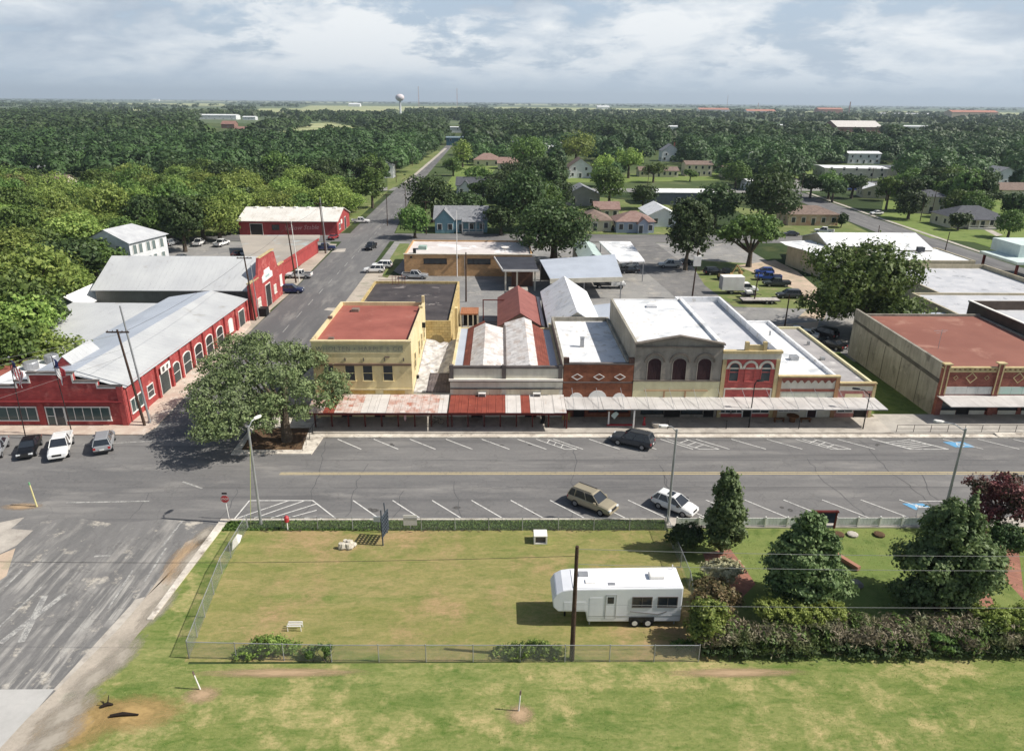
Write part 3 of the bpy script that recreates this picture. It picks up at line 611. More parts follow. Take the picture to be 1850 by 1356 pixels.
def gable_walls(x0, x1, y0, y1, h, z1, axis='x'):
    m = MB()
    if axis == 'x': m.prism([(x0, y0, 0), (x0, y1, 0), (x0, y1, h), (x0, (y0+y1)/2, z1), (x0, y0, h)], (x1-x0, 0, 0))
    else: m.prism([(x0, y0, 0), (x1, y0, 0), (x1, y0, h), ((x0+x1)/2, y0, z1), (x0, y0, h)], (0, y1-y0, 0))
    return m
FY = 75.2
# ------------------------------------------------------------------ 1 yellow two-storey corner building
b = thing('corner_building', 'two-storey yellow stucco corner building with flat dark red roof and faded lettering', 'building', (-15, FY, 0))
X0, X1, Y1, h = -20.6, -9.7, 91.2, 9.5
F = Face('s', FY)
shell(b, X0, X1, FY, Y1, h, 9.05, YELP, REDROOF, fm=YEL, fh=9.25)
m = MB(); F.box(m, X0-.08, X1+.08, 9.25, 9.42, -.35, .14); m.build('parapet_cap', YELP, b)
m = MB(); F.box(m, X0, X1, 6.55, 6.78, -.01, .22); m.build('cornice', mat('brown_trim', S(122,98,80), S(104,84,68)), b)
m = MB(); F.box(m, X0, X1, 3.62, 3.78, -.01, .12); F.box(m, X0+1.2, X1-1.0, 7.9, 8.0, -.01, .05); m.build('string_course', YELP, b)
m = MB(); F.box(m, X0+1.2, X1-.9, 8.03, 8.9, -.01, .03); sgn = m.build('painted_sign_band', mat('faded_green_grey', S(186,180,142), S(170,166,130), streak=.2), b)
text_mesh('lettering', 'WHOLTEN • HARPLE & CO.', F, (X0+X1)/2-.1, 8.45, .72, mat('faded_grey_letters', S(122,120,112), S(146,142,124)), sgn, n=.035, spacing=1.12)
for i, u_ in enumerate((-19.0, -17.0, -14.95, -12.65, -10.55)):
    if i != 0: window(b, F, (-18.9, -16.55, -14.6, -12.35)[i-1], 4.75, 1.02, 1.78, frame=YEL, bars=1)
    m = MB(); F.box(m, u_-.05, u_+.05, 7.05, 7.42, -.01, .07); m.build('wall_anchor', GREYT, b)
m = MB(); F.box(m, -12.65, -12.1, 7.45, 7.6, -.01, .06); m.build('wall_vent', SHINGLE_B, b)
for u0, u1 in ((-20.2, -17.6), (-16.6, -13.9), (-13.0, -10.6)):
    m = MB(); F.box(m, u0, u1, 2.85, 3.55, -.01, .04); m.build('transom_board', GOLD, b)
for u0, u1 in ((-20.2, -18.0), (-16.6, -14.2), (-12.9, -10.7)):
    window(b, F, (u0+u1)/2, .95, u1-u0, 1.6, frame=POSTR, gl=SHOP, bars=3, name='shop_window')
for u_ in (-17.3, -13.55): door(b, F, u_, .33, 1.0, 2.15, WOODB, frame=POSTR)
E_ = Face('e', X1)
for u_, z_, w_, hh in ((78.3, 5.2, .9, 1.8), (82.6, 5.2, .9, 1.8), (85.6, 5.2, .9, 1.8), (88.6, 5.4, .9, 1.6)): window(b, E_, u_, z_, w_, hh, frame=YELP)
m = MB(); E_.box(m, 78.9, 79.2, 3.6, 3.9, 0, .3); m.build('wall_bracket', BLACKM, b); m = MB(); E_.box(m, 86.9, 87.3, 7.3, 7.9, 0, .4); m.build('wall_bracket', BLACKM, b)
for q in ((X0+.1, X0+.6, FY+8, FY+8.4, 9.5, 9.8), (X0+2.0, X0+2.9, FY+12.6, FY+13.5, 9.05, 9.4), (X0+1.6, X0+2.2, FY+1.3, FY+1.7, 9.05, 9.3)): MB().box(*q).build('roof_vent', SHINGLE_B, b)
MB().box(X1-.35, X1-.02, Y1-.5, Y1-.1, 9.5, 10.4).build('chimney', YELP, b); MB().box(X1-.45, X1+.04, 88.0, 88.5, 9.5, 9.8).build('chimney', YELP, b)
# low annex of dark roof behind it
b = thing('rear_annex', 'yellow stone annex with flat black gravel roof behind the yellow corner building', 'building', (-13, 96, 0))
shell(b, -20.0, -6.4, 91.25, 113.6, 6.9, 6.55, YELB, DARKROOF, wn='stone_wall', t=.28, fm=YELB)
F2 = Face('s', 91.25); m = MB(); F2.prism(m, [(-9.2, 2.6), (-7.3, 2.6), (-7.3, 4.4), (-7.7, 4.9), (-8.25, 5.05), (-8.8, 4.9), (-9.2, 4.4)], -.02, .05); m.build('boarded_window', mat('old_board', S(150,132,86), S(132,116,76), rib=('x', .3, .03, .4)), b)
m = MB(); m.box(-6.42, -6.0, 100, 101, 0, 6.2); m.build('buttress', YELP, b)
for i in range(5): m = MB(); m.tube((-17.0+i*.5, 112.5+.35*(i % 2), 6.55), (-17.0+i*.5, 112.5+.35*(i % 2), 8.0), .04); m.build('roof_railing_post', mat('rust_rail', S(130,84,74), S(110,70,60)), b)
m = MB(); m.tube((-19.2, 112.6, 7.9), (-14.9, 112.6, 7.9), .04); m.tube((-19.2, 112.6, 7.3), (-14.9, 112.6, 7.3), .03); m.build('roof_rail', MATS['rust_rail'], b)
# ------------------------------------------------------------------ gap: collapsed low roof
b = thing('lean_to', 'low shed roof of torn white sheeting and dark ribbed metal between yellow and cream buildings', 'shed', (-7.6, FY, 0))
m = MB(); m.box(-9.65, -5.55, FY+.1, FY+.3, 0, 3.1); m.build('front_wall', CREAM, b)
def crumple(x0, x1, y0, y1, zf, nx, ny, amp, seed):
    r = random.Random(seed); mb = MB(); P = [[(x0+(x1-x0)*i/nx, y0+(y1-y0)*j/ny, zf(i/nx, j/ny)+(r.uniform(-amp, amp))) for i in range(nx+1)] for j in range(ny+1)]
    for j in range(ny):
        for i in range(nx): mb.poly([P[j][i], P[j][i+1], P[j+1][i+1]]); mb.poly([P[j][i], P[j+1][i+1], P[j+1][i]])
    return mb
crumple(-9.65, -5.55, 80.4, 91.2, lambda a, c: 3.6+.9*c-.5*math.sin(a*3.1), 7, 9, .16, 3).build('torn_sheeting', TARP, b)
crumple(-8.3, -5.55, FY+.3, 80.6, lambda a, c: 3.15+.45*c, 4, 3, .03, 4).build('ribbed_roof', PURL, b)
crumple(-9.65, -8.25, FY+.3, 80.6, lambda a, c: 3.2+.5*c, 2, 3, .05, 5).build('white_roof_edge', TARP, b)
# ------------------------------------------------------------------ 2 cream double front with the two patched gables
b = thing('storefront_building', 'one-storey cream double storefront with patched white and rusty twin gable roofs', 'building', (1, FY, 0))
X0, X1, h = -5.5, 7.15, 6.2
m = MB(); m.box(X0, X1, FY, FY+.3, 0, h); m.build('front_wall', CREAM, b)
m = MB(); F.box(m, X0-.05, X1, h, h+.25, -.35, .1); F.box(m, X0, X1, 4.68, 4.8, -.01, .28); F.box(m, X0, X1, 3.75, 3.85, -.01, .13); m.build('dark_moulding', GREYT, b)
m = MB(); F.box(m, X0-.1, X1, 4.8, 5.02, -.01, .34); m.build('ledge', mat('pale_ledge', S(238,232,220), S(224,216,204)), b)
for u_ in (.55, X1-.3, X0+.2):
    m = MB(); F.box(m, u_-.22, u_+.22, 5.02, h+.4, -.3, .16); m.build('pier', GREYT, b)
for u0, u1 in ((X0+.35, .3), (.8, X1-.4)):
    m = MB(); F.box(m, u0, u1, 2.6, 3.7, -.01, .04); m.build('transom_board', CREAMB, b)
for u0, u1 in ((-5.1, -3.3), (-1.6, .2), (.9, 2.7), (4.6, 6.6)): window(b, F, (u0+u1)/2, .9, u1-u0, 1.6, frame=POSTR, gl=SHOP, bars=2, name='shop_window')
for u_ in (-2.5, 3.6): door(b, F, u_, .33, 1.1, 2.15, WOODB, frame=POSTR)
for u_ in (-1.9, 4.25):
    m = MB(); F.box(m, u_-.42, u_+.42, 2.85, 3.4, .04, .55); a = m.build('window_air_conditioner', WTRIM, b); g = MB(); F.box(g, u_-.34, u_+.34, 2.92, 3.3, .55, .57); g.build('grille', GREYT, a)
m = MB(); m.box(X0, X0+.3, FY+.3, 94.0, 0, 5.3); m.box(X1-.3, X1, FY+.3, 96.0, 0, 5.2); m.box(X0+.3, X1-.3, 93.7, 94.0, 0, 5.2); m.build('side_wall', YELP, b)
MB().box(X0+.3, X0+1.3, FY+.3, 93.7, 5.0, 5.12).build('gutter_roof', CORB, b); MB().box(X1-1.2, X1-.3, FY+.3, 93.7, 4.9, 5.02).build('gutter_roof', CORB, b)
def slope(xa, za, xb, zb, y0, y1, th=.1): return MB().prism([(xa, y0, za), (xb, y0, zb), (xb, y0, zb+th), (xa, y0, za+th)], (0, y1-y0, 0))
xa, xb, xc, xd, xe, xf, xg = X0+1.3, -3.0, -1.9, .72, 3.4, 4.8, X1-1.2
slope(xa, 5.1, xc, 6.22, FY+.35, 93.6).build('rusty_slope', RUSTY, b)
slope(xe+.05, 6.3, xg, 5.0, FY+.35, 93.6).build('rusty_slope', RUSTY, b)
slope(xc+.1, 6.3, xd, 5.6, FY+.4, 92.0).build('patched_slope', PATCHW, b)
slope(xa+.85, 5.56, xc+.1, 6.36, FY+.4, 92.3, .06).build('patched_slope', PATCHW, b)
slope(xd, 5.6, xe+.05, 6.42, FY+.4, 94.6).build('patched_slope', PATCHW, b)
slope(xe+.05, 6.45, xe+1.0, 6.05, FY+.4, 94.3, .06).build('patched_slope', PATCHW, b)
m = MB(); m.box(xd-.14, xd+.14, FY+.35, 93.0, 5.71, 5.83); m.build('valley_gutter', GREYT, b)
# ------------------------------------------------------------------ 3 brown brick with three diamonds
b = thing('storefront_building', 'narrow brown-red brick storefront with three white diamonds and white arched transoms', 'building', (11, FY, 0))
X0, X1, h = 7.2, 15.05, 6.7
shell(b, X0, X1, FY, 95.5, 6.3, 5.75, CONCW, WHROOF, fm=BRK, fh=h)
m = MB(); F.box(m, X0, X1, h, h+.14, -.4, .12); F.box(m, X0, X1, 4.52, 4.62, -.01, .1); m.build('coping', GREYT, b)
for u_ in (X0+.3, X1-.3): m = MB(); F.box(m, u_-.3, u_+.3, h+.14, h+.75, -.35, .12); m.build('parapet_block', mat('dark_brick', S(86,64,56), S(70,52,46)), b)
for u_ in (8.75, 11.2, 13.55):
    m = MB()
    for s1, s2 in ((1, 1), (1, -1), (-1, 1), (-1, -1)):
        F.prism(m, [(u_+s1*.66, 5.22), (u_, 5.22+s2*.4), (u_, 5.22+s2*.31), (u_+s1*.52, 5.22)] if s1*s2 > 0 else [(u_, 5.22+s2*.4), (u_+s1*.66, 5.22), (u_+s1*.52, 5.22), (u_, 5.22+s2*.31)], .0, .05)
    m.build('diamond', WTRIM, b)
for u_, r_ in ((8.75, .75), (11.15, 1.05), (13.6, .72)):
    m = MB(); F.prism(m, [(u_-r_, 2.5)]+[(u_-r_*math.cos(math.pi*i/12), 2.6+(r_*.95)*math.sin(math.pi*i/12)) for i in range(13)]+[(u_+r_, 2.5)], .0, .05); m.build('arched_transom', WTRIM, b)
for u_, w_ in ((9.1, 1.2),): door(b, F, u_, .33, 1.2, 2.1, WOODB, frame=POSTR)
window(b, F, 11.25, .95, 2.0, 1.5, frame=POSTR, gl=SHOP, bars=2, name='shop_window'); window(b, F, 13.9, .95, 1.6, 1.5, frame=POSTR, gl=SHOP, bars=2, name='shop_window')
m = MB(); m.box(10.0, 10.45, 84.0, 84.45, 5.75, 6.9); m.box(9.96, 10.49, 83.96, 84.49, 6.9, 7.0); m.build('roof_vent', STEEL, b)
# ------------------------------------------------------------------ 4 grey two-storey with pediment
b = thing('storefront_building', 'tall grey plaster storefront with low pediment and three maroon arched shutters', 'building', (20, FY, 0))
X0, X1, h = 15.1, 24.9, 9.2
m = MB(); F.prism(m, [(X0, 0), (X1, 0), (X1, 9.05), ((X0+X1)/2, 9.95), (X0, 9.05)], -.3, 0); m.build('front_wall', PLG, b)
m = MB(); m.box(X0, X0+.3, FY+.3, 94.6, 0, 9.15); m.build('side_wall', PLGS, b)
m = MB(); m.box(X1-.55, X1-.05, FY+.3, 94.6, 0, 9.25); m.box(X0, X1-.6, 94.3, 94.6, 0, 9.1); m.build('parapet_wall', WHROOF, b)
m = MB(); m.box(X0+.3, X1-.55, FY+.3, 94.3, 8.7, 8.95); m.build('roof', WHROOF, b)
m = MB(); c_ = (X0+X1)/2
F.prism(m, [(X0-.1, 9.05), (c_, 9.95), (c_, 10.12), (X0-.1, 9.22)], -.32, .3); F.prism(m, [(c_, 9.95), (X1+.1, 9.05), (X1+.1, 9.22), (c_, 10.12)], -.32, .3); m.build('pediment_moulding', mat('weathered_moulding', S(128,118,106), S(104,96,88), streak=.4), b)
m = MB(); F.box(m, X0, X1, 8.75, 8.87, 0, .2); F.box(m, X0, X1, 4.72, 4.85, 0, .16); m.build('string_course', MATS['weathered_moulding'], b)
m = MB(); F.box(m, X0, X1, 3.95, 4.7, 0, .03); F.box(m, X0, X1, 2.6, 3.95, 0, .025); m.build('painted_band', PALEY, b)
for u_ in (17.35, 20.15, 22.95):
    window(b, F, u_, 4.9, 1.5, 2.55, frame=PLG, gl=MAROON, arch=.6, name='shuttered_window', sill=False, mid=False)
    m = MB()
    for i in range(9):
        t0 = math.pi*i/9; t1 = math.pi*(i+1)/9
        F.prism(m, [(u_+r*math.cos(t), 7.0+.95*r*math.sin(t)) for r, t in ((1.0, t0), (1.0, t1), (1.16, t1), (1.16, t0))], 0, .16)
    m.build('hood_mould', MATS['weathered_moulding'], b)
m = MB(); F.box(m, 16.4, 23.6, 3.55, 3.65, .03, .12); F.box(m, 18.6, 18.75, 2.6, 3.55, .03, .1); F.box(m, 21.0, 21.15, 2.6, 3.55, .03, .1); m.build('transom_trim', mat('tan_trim', S(190,150,110), S(172,132,96)), b)
for u0, u1 in ((16.3, 18.7), (20.9, 23.2)): window(b, F, (u0+u1)/2, .8, u1-u0, 1.6, frame=BLACKM, gl=SHOP, bars=2, name='shop_window')
door(b, F, 19.8, .33, 1.6, 2.2, WOODB, frame=BLACKM); door(b, F, 24.0, .33, .9, 2.1, WOODB, frame=BLACKM)
m = MB(); m.prism([(19.2, 90.6, 8.96), (20.6, 90.6, 8.96), (20.4, 91.7, 8.96), (19.4, 91.7, 8.96)], (0, 0, .22)); m.build('roof_hatch', GRROOF, b)
# ------------------------------------------------------------------ 5 red arched two-storey
b = thing('storefront_building', 'narrow coral-red two-storey storefront with three round-arched windows and cream trim', 'building', (28, FY, 0))
X0, X1, h = 24.95, 31.4, 8.1
shell(b, X0, X1, FY, 99.2, 8.3, 7.55, WHROOF, GRROOF, fm=CRED, fh=h, sides='nwe')
TRIMY = mat('ochre_trim', S(206,186,136), S(186,164,112), streak=.35)
m = MB(); F.box(m, X0-.05, X1+.05, 7.35, 8.1, 0, .06); m.build('frieze', CREAM, b)
m = MB(); F.box(m, X0-.1, X1+.1, 8.1, 8.4, -.3, .28); m.build('cornice', TRIMY, b)
for u_ in (X0+.22, X1-.22): m = MB(); F.box(m, u_-.22, u_+.22, 0, 7.35, 0, .12); m.build('corner_pilaster', TRIMY, b)
for u_ in (27.5, 29.5): m = MB(); F.box(m, u_-.2, u_+.2, 8.4, 9.35, -.35, .1); m.build('parapet_block', TRIMY, b)
m = MB(); F.box(m, 27.7, 29.3, 8.4, 9.0, -.25, 0); m.build('crest_panel', TRIMY, b)
for u_, g_ in ((26.35, SHOP), (28.15, CRED), (29.95, SHOP)):
    window(b, F, u_, 4.75, 1.0, 2.15, frame=CRED, gl=g_, arch=.5, fw_=.05)
    m = MB()
    for i in range(10):
        t0 = math.pi*i/10; t1 = math.pi*(i+1)/10
        F.prism(m, [(u_+r*math.cos(t), 6.35+r*math.sin(t)) for r, t in ((.6, t0), (.6, t1), (.86, t1), (.86, t0))], 0, .1)
    m.build('arch_moulding', CREAM, b)
m = MB(); F.box(m, X0+.45, X1-.45, 6.2, 6.36, 0, .05); m.build('impost_band', CREAM, b)
m = MB(); F.box(m, X0+.5, X1-.5, 3.75, 3.9, 0, .1); F.box(m, X0+.5, X0+.65, 2.6, 3.75, 0, .1); F.box(m, X1-.65, X1-.5, 2.6, 3.75, 0, .1); m.build('sign_frame', CREAM, b)
for u0, u1 in ((25.3, 26.5), (26.6, 27.8), (29.0, 30.9)): window(b, F, (u0+u1)/2, .9, u1-u0, 1.5, frame=WTRIM, gl=SHOP, bars=2, name='shop_window')
door(b, F, 28.4, .33, .9, 2.1, WOODB)
# ------------------------------------------------------------------ 6 saw-tooth storefront
b = thing('storefront_building', 'low storefront with red saw-tooth brick frieze on cream band and white flat roof', 'building', (35, FY, 0))
X0, X1, h = 31.45, 38.5, 5.25
shell(b, X0, X1, FY, 98.0, 5.15, 4.75, WHROOF, WHROOF, fm=CREAM, fh=h)
m = MB(); F.box(m, X0, X1, 5.25, 5.42, -.3, .2); m.build('coping', TRIMY, b)
m = MB(); F.box(m, X0+.3, X1-.3, 4.85, 5.25, 0, .05)
for i in range(8): a = X0+.45+i*.78; F.prism(m, [(a, 4.85), (a+.6, 4.85), (a+.3, 4.5)], 0, .05)
F.box(m, X0, X1, 3.5, 3.8, 0, .06); m.build('brick_frieze', BRKR, b)
for u_ in (X0+.2, X1-.22): m = MB(); F.box(m, u_-.22, u_+.22, 0, 5.25, 0, .14); m.build('brick_pier', mat('ochre_brick', S(186,140,96), S(166,122,84), streak=.3), b)
m = MB(); F.box(m, X0+.6, X1-.6, 2.6, 3.4, 0, .03); m.build('transom_panel', mat('pale_panel', S(206,206,188), S(190,192,176), rib=('x', .9, .04, .3)), b)
for u0, u1 in ((32.1, 34.4),): window(b, F, 33.2, 1.1, 2.3, 1.3, frame=WTRIM, gl=SHOP, bars=4, name='shop_window')
door(b, F, 35.9, .33, 1.0, 2.1, MAROON)
for q in ((33.0, 33.5, 88, 88.5, 4.75, 5.3), (35.6, 36.5, 82.0, 82.9, 4.75, 5.3), (36.4, 36.6, 92.0, 92.2, 4.75, 5.4)): MB().box(*q).build('roof_vent', STEEL, b)
# ------------------------------------------------------------------ 7 end storefront
b = thing('storefront_building', 'small end storefront in faded pink brick with yellow trim beside the grass gap', 'building', (40.6, FY, 0))
X0, X1, h = 38.55, 42.75, 4.45
shell(b, X0, X1, FY, 97.5, 4.4, 4.1, PALEY, mat('grey_gravel_roof', S(170,166,164), S(150,146,146), sc=.5, stain=(S(196,192,188), .6, .4)), fm=mat('faded_pink_brick', S(190,128,118), S(172,110,102), sc=1, stain=(S(214,180,160), .55, .9)), fh=h)
m = MB(); F.box(m, X0, X1+.05, h, h+.16, -.3, .16); F.box(m, X0, X1+.02, 4.2, 4.28, 0, .12); F.box(m, X1-.3, X1+.04, 0, 4.2, 0, .1); m.build('yellow_trim', TRIMY, b)
m = MB(); F.box(m, X0+.1, X1-.3, 3.6, 4.15, 0, .04); m.build('cream_band', CREAM, b)
m = MB(); F.box(m, 39.4, 41.4, 2.6, 3.2, 0, .03); m.build('transom_panel', PALEY, b)
MB().box(40.2, 40.7, 84, 84.5, 4.1, 4.45).build('roof_vent', STEEL, b); MB().box(40.9, 41.2, 90, 90.3, 4.1, 4.6).build('roof_vent', STEEL, b)
window(b, F, 39.7, 1.0, 1.7, 1.4, frame=WTRIM, gl=SHOP, bars=2, name='shop_window'); door(b, F, 41.5, .33, 1.2, 2.2, WOODB, frame=BLACKM)
# ------------------------------------------------------------------ canopies over the pavement
def canopy(label, x0, x1, yf, zf, zb, segs, posts, cat='canopy', pm=POSTR, post_m=POSTR, y_p=72.5, drop=.2):
    c = thing('pavement_canopy', label, cat, ((x0+x1)/2, yf, 0), group='canopies over the storefront pavement')
    for a, b_, mm in segs:
        n = max(1, int((b_-a)/1.0)); mb = MB()
        for i in range(n):
            u0 = a+(b_-a)*i/n+.01; u1 = a+(b_-a)*(i+1)/n-.01; dz = random.uniform(-.02, .02)
            mb.prism([(u0, yf, zf+dz), (u0, FY-.03, zb+dz), (u0, FY-.03, zb+.05+dz), (u0, yf, zf+.05+dz)], (u1-u0, 0, 0))
        mb.build('roof_sheeting', mm, c)
    mb = MB(); mb.box(x0, x1, yf+.02, yf+.12, zf-drop, zf-.03); mb.box(x0, x1, y_p-.06, y_p+.06, zf-.14, zf-.03+(zb-zf)*(y_p-yf)/(FY-yf)-.03); mb.build('beam', pm, c)
    for px in posts:
        mb = MB(); mb.box(px-.07, px+.07, y_p-.07, y_p+.07, .322, zf-.14); mb.build('post', post_m, c)
    return c
canopy('rust-flecked metal canopy on dark red posts along the yellow corner building', -20.7, -5.6, 71.0, 2.62, 3.05, [(-20.7, -18.9, CANM), (-18.9, -17.7, CANR), (-17.7, -14.9, CANM), (-14.9, -12.2, CANW), (-12.2, -9.6, CANM), (-9.6, -6.6, CANM), (-6.6, -5.6, CANW)], [-20.2+1.82*i for i in range(9)], drop=.25)
canopy('dark red and white striped metal canopy on red posts before the cream double storefront', -5.45, 7.3, 71.0, 2.62, 3.0, [(-5.45, .7, CANR), (.7, 2.4, CANW), (2.4, 3.4, CANR), (3.4, 7.3, CANW)], [-5.2+1.78*i for i in range(8)], drop=.25)
WCAN = mat('white_canopy_metal', S(204,200,196), S(184,180,176), sc=.6, rib=('x', 1.9, .03, .35), stain=(S(200,180,168), .64, .8), rough=.5)
c = canopy('long thin white canopy hung across the brick, grey and coral storefronts', 7.35, 42.8, 71.95, 2.64, 2.75, [(7.35, 42.8, WCAN)], [], pm=STEEL, drop=.08)
for i in range(13):
    u_ = 8.2+i*2.75; m = MB(); m.tube((u_, 72.1, 2.72), (u_, FY, 3.9), .025); m.build('hanger_rod', STEEL, c)
for u_ in (7.45, 14.85): m = MB(); m.box(u_-.08, u_+.08, 72.0, 72.16, .322, 2.6); m.build('post', WTRIM if u_ > 10 else POSTR, c)
# ------------------------------------------------------------------ 8 concrete-sided brick building on the right
b = thing('brick_building', 'long brick-fronted building with blank concrete side wall and flat red-brown roof', 'building', (56, 76.1, 0))
X0, X1, FB = 50.6, 68.5, 76.1
F = Face('s', FB)
m = MB(); m.box(X0, X1, FB, FB+.3, 0, 6.0); m.build('front_wall', BRKR, b)
def stepwall(y0, y1, z0, z1, xa, xb): return MB().add([(xa, y0, 0), (xb, y0, 0), (xb, y1, 0), (xa, y1, 0), (xa, y0, z0), (xb, y0, z0), (xb, y1, z1), (xa, y1, z1)], [(0, 3, 2, 1), (4, 5, 6, 7), (0, 1, 5, 4), (1, 2, 6, 5), (2, 3, 7, 6), (3, 0, 4, 7)])
sw = stepwall(FB+.3, 98.0, 6.5, 6.9, X0, X0+.35).build('concrete_side_wall', CONCW, b)
W_ = Face('w', X0)
m = MB()
for y_ in (80.2, 84.5, 88.6, 92.4): W_.box(m, y_-.03, y_+.03, .1, 4.4, 0, .03)
m.build('wall_joint', mat('dark_joint', S(84,78,70), S(70,64,58)), sw)
m = MB(); m.prism([(X0-.04, FB+.2, 4.1), (X0-.04, 97.6, 5.1), (X0-.04, 97.6, 5.45), (X0-.04, FB+.2, 4.6)], (.05, 0, 0)); m.build('tar_band', mat('tar_band', S(96,92,84), S(76,72,66), stain=(S(140,132,118), .6, .8)), sw)
m = MB(); m.box(X0+.35, X1, 97.7, 98, 0, 6.2); m.box(X1-.3, X1, FB+.3, 97.7, 0, 6.0); m.build('rear_wall', CONCW, b)
m = MB(); m.add([(X0+.35, FB+.3, 5.6), (X1-.3, FB+.3, 5.6), (X1-.3, 97.7, 5.9), (X0+.35, 97.7, 5.9)], [(0, 1, 2, 3)]); m.build('roof', mat('dusty_red_roof', S(150,96,80), S(136,84,70), sc=.12, fine=.1, stain=(S(164,116,98), .58, .2)), b)
m = MB(); F.box(m, X0, X1, 6.0, 6.14, -.3, .15); F.box(m, X0+.6, X1, 5.55, 5.8, 0, .1)
for i in range(30): a = X0+.9+i*.58; F.box(m, a, a+.28, 5.8, 5.98, 0, .1)
m.build('corbel_table', TRIMY, b)
for u_, hh in ((X0+.35, 6.5), (57.15, 6.6), (63.4, 6.6)):
    m = MB(); F.box(m, u_-.34, u_+.34, .3, hh, 0, .25); p_ = m.build('brick_pier', BRKR, b)
    m = MB(); F.box(m, u_-.34, u_-.2, 2.9, hh, .25, .29); F.box(m, u_+.2, u_+.34, 2.9, hh, .25, .29); F.box(m, u_-.48, u_+.48, hh, hh+.14, -.3, .4); m.build('pier_trim', TRIMY, p_)
for u_, r_ in ((52.3, .3), (54.1, .68), (55.9, .3), (59.6, .68), (61.5, .3)):
    m = MB()
    for s1 in (1, -1):
        for s2 in (1, -1):
            q = [(u_+s1*r_, 4.85), (u_, 4.85+s2*r_), (u_, 4.85+s2*r_*.8), (u_+s1*r_*.8, 4.85)]; F.prism(m, q if s1*s2 > 0 else q[::-1], 0, .04)
    m.build('diamond', TRIMY, b)
m = MB(); F.box(m, X0+.7, 56.8, 2.85, 3.75, 0, .05); m.build('transom_panel', mat('pale_grey_panel', S(210,210,204), S(190,192,188), rib=('x', 1.3, .04, .3)), b)
m = MB(); F.box(m, 57.5, 63, 2.85, 3.75, 0, .05); m.build('transom_panel', mat('pale_green_panel', S(170,206,190), S(190,200,196), rib=('x', 1.3, .04, .3)), b)
m = MB(); m.prism([(X0, 73.2, 2.42), (X0, FB-.02, 2.6), (X0, FB-.02, 2.7), (X0, 73.2, 2.5)], (X1-X0, 0, 0)); m.build('white_canopy', WCAN, b)
for u0, u1 in ((51.3, 53.2), (54.8, 56.6), (58.2, 60.3), (61, 63)): window(b, F, (u0+u1)/2, .95, u1-u0, 1.6, frame=BLACKM, gl=SHOP, bars=1, name='shop_window'); m = MB(); F.box(m, u0, u1, .32, .85, 0, .06); m.build('stall_riser', CREAM, b)
door(b, F, 54.0, .3, 1.2, 2.2, WOODB, frame=BLACKM)
m = MB(); m.tube((54.6, 84, 5.6), (54.6, 84, 8.2), .03); m.tube((53.6, 84, 8.0), (55.4, 84.2, 8.0), .02); m.tube((53.8, 83.8, 7.8), (55.2, 84.2, 7.8), .015); m.build('aerial', STEEL, b)
# neighbour to the north-east with the dark parapet wall
b = thing('flat_roofed_building', 'flat-roofed building with dark brown side parapet and pale grey roof at the right edge', 'building', (80, 98, 0))
shell(b, 69.0, 92, 80.0, 101.5, 7.2, 5.9, mat('dark_brown_wall', S(96,82,72), S(80,68,60), sc=.6), GRROOF, t=.3, fm=BRKR)
m = MB(); m.box(68.95, 92.05, 101.5, 101.7, 7.0, 7.25); m.box(68.9, 69.35, 80.0, 101.5, 7.2, 7.3); m.build('white_coping', WTRIM, b)
# ------------------------------------------------------------------ red corner building on the left
b = thing('red_store', 'long barn-red corner building with stepped parapet, arched side openings and grey metal roof', 'building', (-48, 73.2, 0))
X0, X1, FB, YB = -56.5, -41.1, 73.3, 114.2
F = Face('s', FB); E_ = Face('e', X1)
steps = [(X0, 4.75), (-52.4, 4.75), (-52.4, 5.3), (-50.9, 5.3), (-50.9, 6.25), (-46.0, 6.25), (-46.0, 5.3), (-43.5, 5.3), (-43.5, 4.7), (X1, 4.7)]
m = MB(); F.prism(m, [(X0, 0), (X1, 0)]+steps[::-1], -.35, 0); m.build('front_wall', REDP, b)
m = MB()
for (u0, z0), (u1, z1) in zip(steps[:-1], steps[1:]):
    if z0 == z1: F.box(m, u0-.06, u1+.06, z0, z0+.12, -.4, .1)
m.build('parapet_cap', GREYT, b)
m = MB()
for (u0, z0), (u1, z1) in zip(steps[:-1], steps[1:]):
    if z0 == z1: F.box(m, u0, u1, z0-.2, z0-.02, 0, .06)
    else: F.box(m, u0-(0 if z1 > z0 else .0)+(.0 if z1 > z0 else -.2)+(0), u0+(.2 if z1 > z0 else 0), min(z0, z1)-.2, max(z0, z1)-.2, 0, .065)
m.build('white_trim', WTRIM, b)
m = MB(); F.box(m, X0, X1, 2.95, 3.05, 0, .5); m.build('ledge', mat('barn_red_dark', S(120,34,36), S(104,28,32)), b)
window(b, F, -52.9, .75, 4.2, 1.5, bars=4, gl=glass('glass_green', (.035, .06, .06)), fw_=.1, name='shop_window')
window(b, F, -45.25, .75, 4.8, 1.5, bars=5, gl=MATS['glass_green'], fw_=.1, name='shop_window'); door(b, F, -48.3, .15, .95, 2.1, SHOP); window(b, F, -49.3, .2, .8, 2.05, gl=MATS['glass_green'], bars=1, name='side_light', sill=False)
m = MB(); F.box(m, X1-.5, X1+.1, 0, 4.7, 0, .14); m.build('corner_pier', REDP, b); m = MB(); F.box(m, -50.6, -49.9, .1, 2.9, 0, .1); m.build('wall_pier', REDP, b)
m = MB(); m.prism([(X1-.3, FB+.35, 0), (X1-.3, YB, 0), (X1-.3, YB, 3.7), (X1-.3, FB+.35, 4.5)], (.3, 0, 0)); sw = m.build('side_wall', REDP, b)
piers = [77.5, 81.2, 85.0, 88.0, 91.7, 95.6, 99.5, 103.8, 108.6, 113.9]
